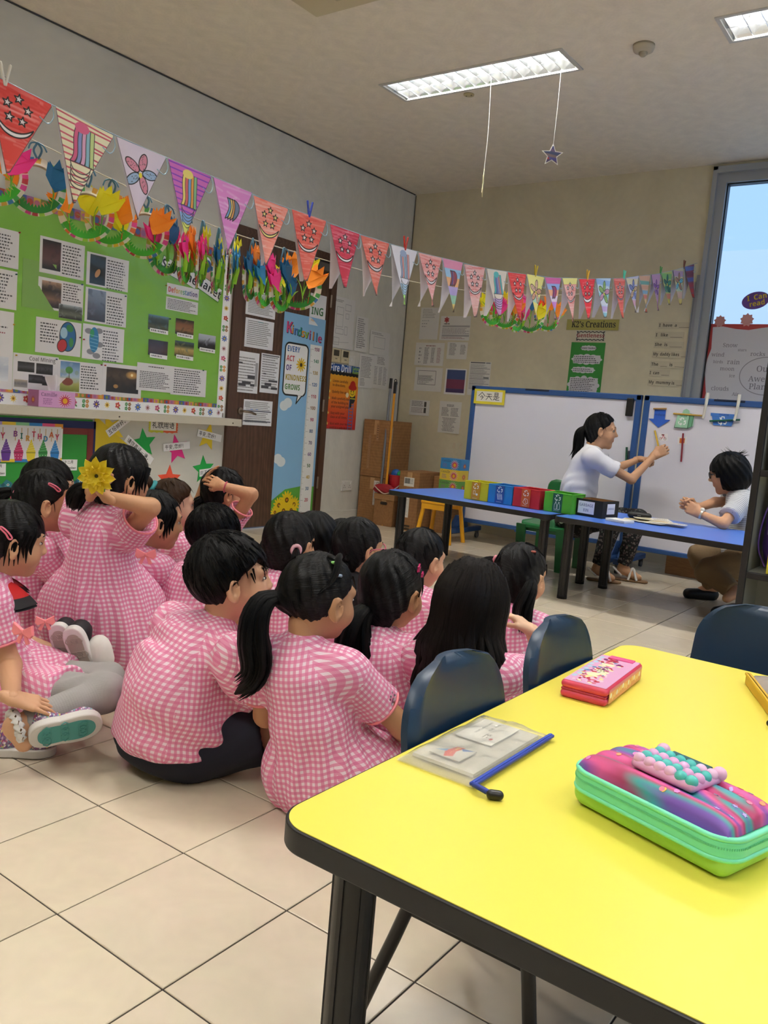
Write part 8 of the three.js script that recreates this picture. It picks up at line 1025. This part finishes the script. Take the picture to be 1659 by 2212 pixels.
// girl D, kneeling up with a yellow flower
const fg = kid([2.275,0.686,4.788], -53, -0.035, 0.0, {
  label: 'girl kneeling up with arms raised, holding a yellow flower to her hair', az: -8, look: 12, pitch: 8, s: 1.06, cell: 0.007, skin: '#c4936c', pelvis: [0, 0.25, 0], skirt: [0.165, 0.16, 0.16], bow: 0.02, bare: 1, fold: 1.1, slv: 0.55, sr: 1.15,
  aR: { el: { w: [2.487,0.618,4.832] }, wr: { w: [2.416,0.644,4.941] }, dir: [-1, 0.35, 0.1], palm: [0.1, 0.6, 0.6], hand: 'grip' }, aL: { el: { w: [2.108,0.624,4.792] }, wr: { w: [2.317,0.649,4.924] }, dir: [0.35, 0.9, 0.1], palm: [0.6, 0.1, 0.7], hand: 'grip' },
  lR: { kn: [0.1, 0.07, 0.14], an: [0.09, 0.07, -0.17], to: [0.085, 0.04, -0.27] }, lL: { kn: [-0.1, 0.07, 0.12], an: [-0.07, 0.07, -0.18], to: [-0.07, 0.04, -0.28] },
  extra: [(l, a, P) => limb(P.clone().add(V(0, 0.02, 0)), P.clone().add(J([0.02, -0.12, 0.06])), 0.12, 0.16, 0.08), (l, a, P) => limb(P.clone().add(J([0.06, -0.03, 0.0])), P.clone().add(J([0.16, -0.16, 0.04])), 0.09, 0.09, 0.06), (l, a, P) => ell(P.clone().add(J([-0.06, -0.02, -0.08])), [0.12, 0.14, 0.1], 0.06)],
  hair: tied([0.0, -0.045, -0.093], [[0, -0.047, -0.098], [0.01, -0.065, -0.125], [0.02, -0.1, -0.13], [0.03, -0.13, -0.125]], 0.027, { n: 30, tc: '#15110f', fr: 0.03, r: 0.01, sd: 17, g: [sweep([[-0.06, 0.05, 0.06], [-0.078, 0.0, 0.05], [-0.07, -0.035, 0.055]], (t) => 0.009 * (1 - t) + 0.001, 10, 6, 0.5), ...side(-0.078, 6)] }) });
function bow(pw, turn, k = 1, parent, name = 'bow') { // pink ribbon bow sewn on a dress; given in the world, kept on its wearer
  const g = []; for (const s of [-1, 1]) { g.push(ext(shape2([[s * 0.004, 0.004], [s * 0.03, 0.018], [s * 0.033, -0.004], [s * 0.026, -0.012], [s * 0.004, -0.004]]), 0.005, 0.0025)); g.push(ext(shape2([[0, -0.002], [s * 0.012, -0.034], [s * 0.022, -0.03], [s * 0.006, 0]]), 0.003, 0.001)); } g.push(at(new THREE.SphereGeometry(0.006, 12, 8).scale(1, 1.2, 0.9), 0, 0, 0.004));
  const o = obj(name, g.map((q) => (q.index ? q.toNonIndexed() : q)), M('#f58a92', 0.55), parent.t); o.position.copy(parent.W(pw)); o.rotation.y = turn * PI / 180; o.scale.setScalar(k); return o;
}
bow([2.511,0.475,4.86], 40, 0.9, fg);
// shoes: white-soled trainers seen from behind, soles up
function shoe(name, p, dir, up, cols, s = 1) {
  const g = thing(name[0], name[1], 'shoe', [0, 0, 0]); scene.remove(g); return g;
}
function trainer(parent, p, dir, up, upper, sole, tread, s = 1, wd = 1) { // p sole centre, dir heel to toe, up from sole to ankle
  const y = dir.clone().normalize(), z = up.clone().addScaledVector(y, -up.dot(y)).normalize(), x = V().crossVectors(y, z), m = new THREE.Matrix4().makeBasis(x.multiplyScalar(wd), y, z).setPosition(p);
  const out = new THREE.Shape(); out.moveTo(0, -0.085); out.bezierCurveTo(0.03, -0.085, 0.032, -0.05, 0.028, -0.01); out.bezierCurveTo(0.034, 0.03, 0.04, 0.09, 0.0, 0.092); out.bezierCurveTo(-0.036, 0.09, -0.036, 0.03, -0.028, -0.01); out.bezierCurveTo(-0.032, -0.05, -0.03, -0.085, 0, -0.085);
  const t = obj('shoe', ext(out, 0.016, 0.004, 20).scale(s, s, s).applyMatrix4(m), M(sole, 0.5), parent);
  const up2 = surf([ell([0, 0.045, 0.028], [0.03, 0.045, 0.026], 0.02), ell([0, -0.04, 0.036], [0.028, 0.042, 0.036], 0.03), limb([0, -0.045, 0.04], [0, -0.05, 0.07], 0.03, 0.029, 0.02, true)], 0.0045, { clip: (a, b, c, d) => max(d, 0.014 - c) }), uq = up2.attributes.position, uu = new Float32Array(uq.count * 2); for (let i = 0; i < uq.count; i++) { uu[i * 2] = uq.getX(i) * 9 + uq.getZ(i) * 7; uu[i * 2 + 1] = uq.getY(i) * 9; } up2.setAttribute('uv', new THREE.BufferAttribute(uu, 2)); obj('upper', up2.scale(s, s, s).applyMatrix4(m), upper, t);
  const inner = ext(out, 0.002, 0, 20).scale(0.78 * s, 0.82 * s, s).translate(0, 0.002, -0.0055 * s).applyMatrix4(m); obj('tread', inner, M(tread, 0.7), t);
  for (let i = 0; i < 9; i++) { const gg = new THREE.TorusGeometry(0.011, 0.0016, 6, 6).translate(((i % 3) - 1) * 0.015 * (i > 5 ? 0.7 : 1) + (floor(i / 3) % 2) * 0.004, -0.045 + floor(i / 3) * 0.045, -0.0065).scale(s, s, s).applyMatrix4(m); obj('tread_ring', gg, M(tread, 0.6), t); }
  return t;
}
{ const L = (p) => fg.W(p), D = (x, y, z) => V(x, y, z).applyMatrix4(fg.inv); const up = M('#15141a', 0.6), vz = -53 * PI / 180, aw = D(sin(vz), 0, -cos(vz)), rt = D(cos(vz), 0, sin(vz));
  trainer(fg.t, L([2.413,0.188,5.07]), V(0, -1, 0).addScaledVector(rt, 0.25).addScaledVector(aw, 0.2), aw.clone().addScaledVector(rt, 0.35), up, '#e8e6e2', '#b9b0a4', 0.95); trainer(fg.t, L([2.48,0.188,5.059]), V(0, -1, 0).addScaledVector(rt, 0.35).addScaledVector(aw, 0.2), aw.clone().addScaledVector(rt, 0.4), up, '#eeecea', '#b9b0a4', 1.0);
  obj('sock', surf([ell(L([2.503,0.193,5.005]), [0.035, 0.045, 0.03], 0.02), limb(L([2.497,0.206,5.007]), L([2.517,0.167,4.999]), 0.026, 0.03, 0.02)], 0.006), M('#e6e3de', 0.8), fg.t); }
{ // the yellow flower in her hand
  const f = thing('silk_flower', 'big yellow silk flower held at the back of the kneeling girl', 'flower', [2.428,0.714,4.984]); f.rotation.set(0.1, 0.62, 0); const pt = (l, w) => { const n = 8, m = 4, P = [], I = []; for (let i = 0; i <= n; i++) for (let j = 0; j <= m; j++) { const t = i / n, u = j / m * 2 - 1, ww = w * sin(PI * min(1, t * 0.95 + 0.06)) ** 0.7; P.push(u * ww, t * l, 0.012 * sin(t * 2.6) + 0.006 * u * u); } for (let i = 0; i < n; i++) for (let j = 0; j < m; j++) { const a = i * (m + 1) + j; I.push(a, a + 1, a + m + 1, a + 1, a + m + 2, a + m + 1); } const g = new THREE.BufferGeometry(); g.setAttribute('position', new THREE.Float32BufferAttribute(P, 3)); g.setIndex(I); g.computeVertexNormals(); return g; };
  const big = pt(0.06, 0.016), sm = pt(0.042, 0.012), my = M('#f2dc28', 0.6, { transmission: 0.3, thickness: 0 }); for (let k = 0; k < 11; k++) { const o = obj('petal', big, my, f); o.rotation.set(0.12, 0, k * 2 * PI / 11, 'ZXY'); } for (let k = 0; k < 9; k++) { const o = obj('petal', sm, my, f); o.rotation.set(0.5, 0, k * 2 * PI / 9 + 0.2, 'ZXY'); o.position.z = 0.006; } obj('flower_centre', new THREE.SphereGeometry(0.008, 14, 10).translate(0, 0, 0.012), M('#4a4a14', 0.7), f);
  const st = obj('stem', tube([[0, 0, 0], [0.0, -0.03, -0.02], [0.01, -0.07, -0.03]], 0.004, 10, 8), M('#4f7a2c', 0.6), f);
}
// girl A, near left, grey leggings
const ga = kid([2.373,0.526,5.223], -59, -0.03, 0.02, {
  label: 'girl at the near left edge with red collar cape, grey leggings and sequinned shoes', az: 24, look: 22, pitch: 8, s: 1.08, cell: 0.0065, skin: '#c99a76', skirt: [0.17, 0.12, 0.18], lap: 0.66, collar: false, pants: 'long', pantsMat: M('#9c9a98', 0.85, { bumpMap: weave, bumpScale: 0.0003 }), pr: 0.8,
  aR: { el: [0.16, 0.2, 0.02], wr: { w: [2.726,0.201,5.413] }, dir: [0.12, -0.3, 0.95], palm: [-0.35, -0.9, -0.2], hand: 'flat' }, lR: { kn: { w: [2.779,0.177,5.182] }, an: { w: [2.725,0.124,5.4] }, to: { w: [2.747,0.085,5.39] } }, lL: { kn: { w: [2.615,0.143,5.056] }, an: { w: [2.726,0.123,5.252] }, to: { w: [2.75,0.095,5.263] } },
  hair: tied([0.0, -0.02, -0.1], [[0, -0.022, -0.104], [0, -0.06, -0.125], [0, -0.12, -0.12]], 0.024, { tc: '#22201f', r: 0.01, fr: 0.025, sd: 18, z0: 0.068, x: [slide([-0.086, 0.03, -0.03], [0, -PI / 2, -0.75], '#f07a92')], g: side(-0.078, 7) }) });
{ // red cape collar with black edge, bows, shoes and tape on the leggings
  const n = ga.NB, pc = (k, y0) => { const P = [], I = [], U = []; const na = 40, nr = 5; for (let i = 0; i <= na; i++) for (let j = 0; j <= nr; j++) { const a = -2.6 + 5.2 * i / na, t = lerp(k[0], k[1], j / nr), r = 0.045 + 0.085 * t; P.push(n.x + sin(a) * r * 1.15, n.y + 0.004 - 0.055 * t ** 1.6 + y0, n.z + cos(a) * r * 1.02); U.push(i / na, j / nr); } for (let i = 0; i < na; i++) for (let j = 0; j < nr; j++) { const a = i * (nr + 1) + j; I.push(a, a + 1, a + nr + 1, a + 1, a + nr + 2, a + nr + 1); } const g = new THREE.BufferGeometry(); g.setAttribute('position', new THREE.Float32BufferAttribute(P, 3)); g.setAttribute('uv', new THREE.Float32BufferAttribute(U, 2)); g.setIndex(I); g.computeVertexNormals(); return g; };
  const c = obj('cape_collar', [pc([0, 0.82], 0.008), pc([0, 0.82], 0.003)], M('#c01418', 0.6), ga.t); obj('cape_edge', [pc([0.78, 1.05], 0.009), pc([0.78, 1.05], 0.002)], M('#121116', 0.7), c);
  bow([2.673,0.348,5.356], 38, 0.95, ga, 'bow'); bow([2.624,0.35,5.267], 85, 0.7, ga, 'bow');
  const D = (x, y, z) => V(x, y, z).applyMatrix4(ga.inv), vz = -59 * PI / 180, aw = D(sin(vz), 0, -cos(vz)), rt = D(cos(vz), 0, sin(vz)), sq = (() => { const [cv, g] = canvas(128, 128); R(g, '#8a6a90', 0, 0, 128, 128); const k = ['#c8a8c8', '#7ab0b8', '#d8c878', '#b84a78', '#e8e0e8', '#6a4a80']; for (let i = 0; i < 900; i++) C(g, k[i % 6], rr(0, 128), rr(0, 128), rr(1, 3.4)); return ctex(cv); })(), mSq = M('#ffffff', 0.3, { map: sq });
  const s1 = trainer(ga.t, ga.W([2.624,0,5.324]).setY(0.006), rt.clone().addScaledVector(aw, -0.3), V(0, 1, 0), mSq, '#d2cfcc', '#a8a29c', 0.95, 1.15); trainer(ga.t, ga.W([2.808,0.115,5.318]), rt.clone().addScaledVector(V(0, 1, 0), 0.12).addScaledVector(aw, 0.1), aw.clone().addScaledVector(V(0, 1, 0), 0.5), mSq, '#cfccc8', '#4f9a94', 0.95, 1.35);
  const ank = ga.legs.R.An, fr = new THREE.TorusGeometry(0.036, 0.011, 8, 40), fp = fr.attributes.position; for (let i = 0; i < fp.count; i++) fp.setZ(i, fp.getZ(i) + 0.004 * sin(i * 2.4)); fr.computeVertexNormals(); fr.applyQuaternion(new THREE.Quaternion().setFromUnitVectors(V(0, 0, 1), ank.clone().sub(ga.legs.R.Kn).normalize())); obj('sock_frill', fr.translate(ank.x, ank.y, ank.z), M('#dcdad8', 0.85), ga.t);
  obj('knee_tape', surf([ell(ga.W([2.782,0.174,5.217]), [0.03, 0.014, 0.016], 0.01, [0, 0.6, -0.5])], 0.005), M('#d2cfd0', 0.25), ga.t);
}

// ---------- the two women at the whiteboards
const tw = figure({
  label: 'woman in white T-shirt with ponytail pressing a strip on the whiteboard', at: [2.35, 0, 1.1], az: 62, head: [2.448,0.986,1.075], look: 66, pitch: 2, adult: 1, s: 1.28, hs: 1.08, cell: 0.009, skin: '#c99a76', pelvis: [0, 0.375, 0], sw: 0.13, bow: 0.03, wear: 'shirt', cloth: M('#e9e9ef', 0.8, { bumpMap: weave, bumpScale: 0.0003 }), trim: false, tr: 0.86, slv: 0.6, sr: 0.95, ar: 0.86, collarMat: M('#dedee6', 0.8), hemY: 0.33, pants: 'long', pr: 0.92,
  pantsMat: (() => { const [c, g] = canvas(128, 128); R(g, '#0d0d10', 0, 0, 128, 128); for (let i = 0; i < 40; i++) flower(g, rr(0, 128), rr(0, 128), rr(4, 9), ['#6f6a68', '#8a8078', '#4f5a50', '#7a5f60'][i % 4], '#2a2a2a', 5, 0.5); return M('#ffffff', 0.8, { map: ctex(c, 0.4, 0.4) }); })(),
  aR: { el: { w: [2.698,0.681,1.089] }, wr: { w: [2.759,0.846,0.874] }, dir: [0.15, 0.6, 0.75], palm: [-0.7, 0.1, 0.5], hand: 'grip' }, aL: { el: { w: [2.516,0.741,0.864] }, wr: { w: [2.621,0.811,0.755] }, dir: [0.5, 0.1, 0.8], palm: [0.3, -0.8, 0.3], hand: 'grip' },
  lR: { kn: { w: [2.66, 0.42, 1.22] }, an: { w: [2.60, 0.075, 1.26] }, to: { w: [2.69, 0.03, 1.23] } }, lL: { kn: { w: [2.75, 0.42, 1.03] }, an: { w: [2.70, 0.075, 1.06] }, to: { w: [2.8, 0.03, 1.03] } },
  hair: tied([0.0, 0.004, -0.1], [[0, 0.002, -0.104], [0, -0.015, -0.125], [0.004, -0.08, -0.128], [0.0, -0.15, -0.128], [0, -0.215, -0.155]], 0.032, { n: 44, tc: '#c8e03a', tr: 0.019, tw: 0.008, sd: 21, z0: 0.068, taper: 0.6, spread: 0.5 }) });
{
  const D = (x, y, z) => V(x, y, z).applyMatrix4(tw.inv), m = M('#e8e6e2', 0.5), sl = M('#8a6a48', 0.6);
  for (const [a, b] of [[[2.60, 0, 1.26], [2.69, 0, 1.23]], [[2.70, 0, 1.06], [2.8, 0, 1.03]]]) { const A = tw.W(a), B = tw.W(b), d = B.clone().sub(A).normalize(), n = V(-d.z, 0, d.x), c = A.clone().lerp(B, 0.62); const o = obj('sandal', [limb3(A.clone().addScaledVector(d, -0.03), B.clone().addScaledVector(d, 0.03))], sl, tw.t); obj('strap', [-1, 1].map((s) => tube([c.clone().addScaledVector(n, s * 0.044).addScaledVector(d, -0.02).setY(0.014), c.clone().setY(0.088), c.clone().addScaledVector(n, -s * 0.044).addScaledVector(d, 0.035).setY(0.014)], 0.008, 18, 8)).concat([tube([A.clone().addScaledVector(n, 0.046).setY(0.04), A.clone().addScaledVector(d, -0.06).setY(0.08), A.clone().addScaledVector(n, -0.046).setY(0.04)], 0.006, 16, 8)]), m, o); }
  function limb3(A, B) { const g = surf([limb(A.clone().setY(0.009), B.clone().setY(0.009), 0.036, 0.04, 0.02)], 0.007, { floor: 0.001, clip: (x, y, z, d) => max(d, y - 0.015, 0.0005 - y) }); return g; }
  const pt = obj('shirt_print', surf([limb(tw.W([2.32,0.753,1.076]), tw.W([2.284,0.653,1.092]), 0.02, 0.02, 0.01)], 0.006), M('#6fc23a', 0.7), tw.topMesh);
}
const ts = figure({
  label: 'woman with black bob, glasses and striped top crouching at the blue table', at: [3.5, 0, 1.22], az: -100, head: [3.318,0.793,1.188], look: -96, pitch: 16, adult: 1, s: 1.28, hs: 1.1, cell: 0.009, skin: '#cf9c78', pelvis: [0, 0.3, 0], sw: 0.135, bow: 0.04, wear: 'shirt', trim: false, tr: 0.9, slv: 0.62, ar: 0.88, hemY: 0.26, collar: false, period: 0.011, pants: 'long', pr: 1.0, pantsMat: M('#8c7454', 0.85, { bumpMap: weave, bumpScale: 0.0004 }),
  cloth: (() => { const [c, g] = canvas(32, 32); R(g, '#d9dade', 0, 0, 32, 32); R(g, '#8b8f99', 0, 0, 32, 9); return M('#ffffff', 0.8, { map: ctex(c) }); })(),
  aL: { el: { w: [3.404,0.51,1.501] }, wr: { w: [3.267,0.55,1.494] }, dir: [0.25, 0.35, 0.8], palm: [0.8, 0.1, 0.3], hand: 'grip' }, aR: { el: { w: [3.263,0.606,1.168] }, wr: { w: [3.21,0.57,1.384] }, dir: [-0.25, 0.3, 0.8], palm: [-0.8, 0.1, 0.3], hand: 'grip' },
  lL: { kn: { w: [3.342,0.213,1.439] }, an: { w: [3.531,0.137,1.539] }, to: { w: [3.502,0.106,1.613] } }, lR: { kn: { w: [3.245,0.279,1.277] }, an: { w: [3.316,0.077,1.168] }, to: { w: [3.26,0.057,1.211] } },
  hair: () => ({ g: [capUV({ r: 0.014, bob: 1, fr: 0.022, low: -0.105, sd: 23, rag: 1 }, [0, 1, -0.1]), wisps(60, { r: 0.014 }), locks(14, { r: 0.013, len: 0.035, b0: 0.1, b1: 0.6, lift: 0.35, mess: 0.8, drop: -0.3, w: 0.002 })] }) });
{
  const q = (g) => g.applyMatrix4(ts.hm);
  obj('spectacles', [-1, 1].flatMap((s) => [new THREE.TorusGeometry(0.02, 0.0026, 8, 24).scale(1.1, 0.85, 1).translate(s * 0.031, 0.002, 0.089), tube([[s * 0.052, 0.006, 0.087], [s * 0.068, 0.007, 0.06], [s * 0.082, 0.004, 0.0], [s * 0.084, -0.01, -0.012]], 0.0024, 16, 6)]).concat([tube([[-0.011, 0.004, 0.091], [0, 0.007, 0.093], [0.011, 0.004, 0.091]], 0.002, 8, 6)]).map(q), M('#15151a', 0.3), ts.t);
  const a = ts.arms.L, d = a.E.clone().sub(a.Wr).normalize(), p = a.Wr.clone().addScaledVector(d, 0.012), g = new THREE.CylinderGeometry(0.029, 0.029, 0.012, 28, 1, true).applyQuaternion(new THREE.Quaternion().setFromUnitVectors(V(0, 1, 0), d)).translate(...p.toArray()); const w = obj('watch_strap', g, M('#c9c6bd', 0.3, { metalness: 0.8 }), ts.t); obj('watch_face', at(new THREE.SphereGeometry(0.015, 16, 12), p.x, p.y + 0.026, p.z).scale(1, 1, 1), M('#e6e3da', 0.25), w);
  for (const k of ['L', 'R']) { const l = ts.legs[k]; obj('shoe', surf([limb(l.An.clone().setY(0.035), l.To.clone().addScaledVector(l.To.clone().sub(l.An).normalize(), 0.08).setY(0.03), 0.04, 0.034, 0.02)], 0.007, { floor: 0.002 }), M('#141316', 0.45), ts.t); }
}

renderer.render(scene, camera);
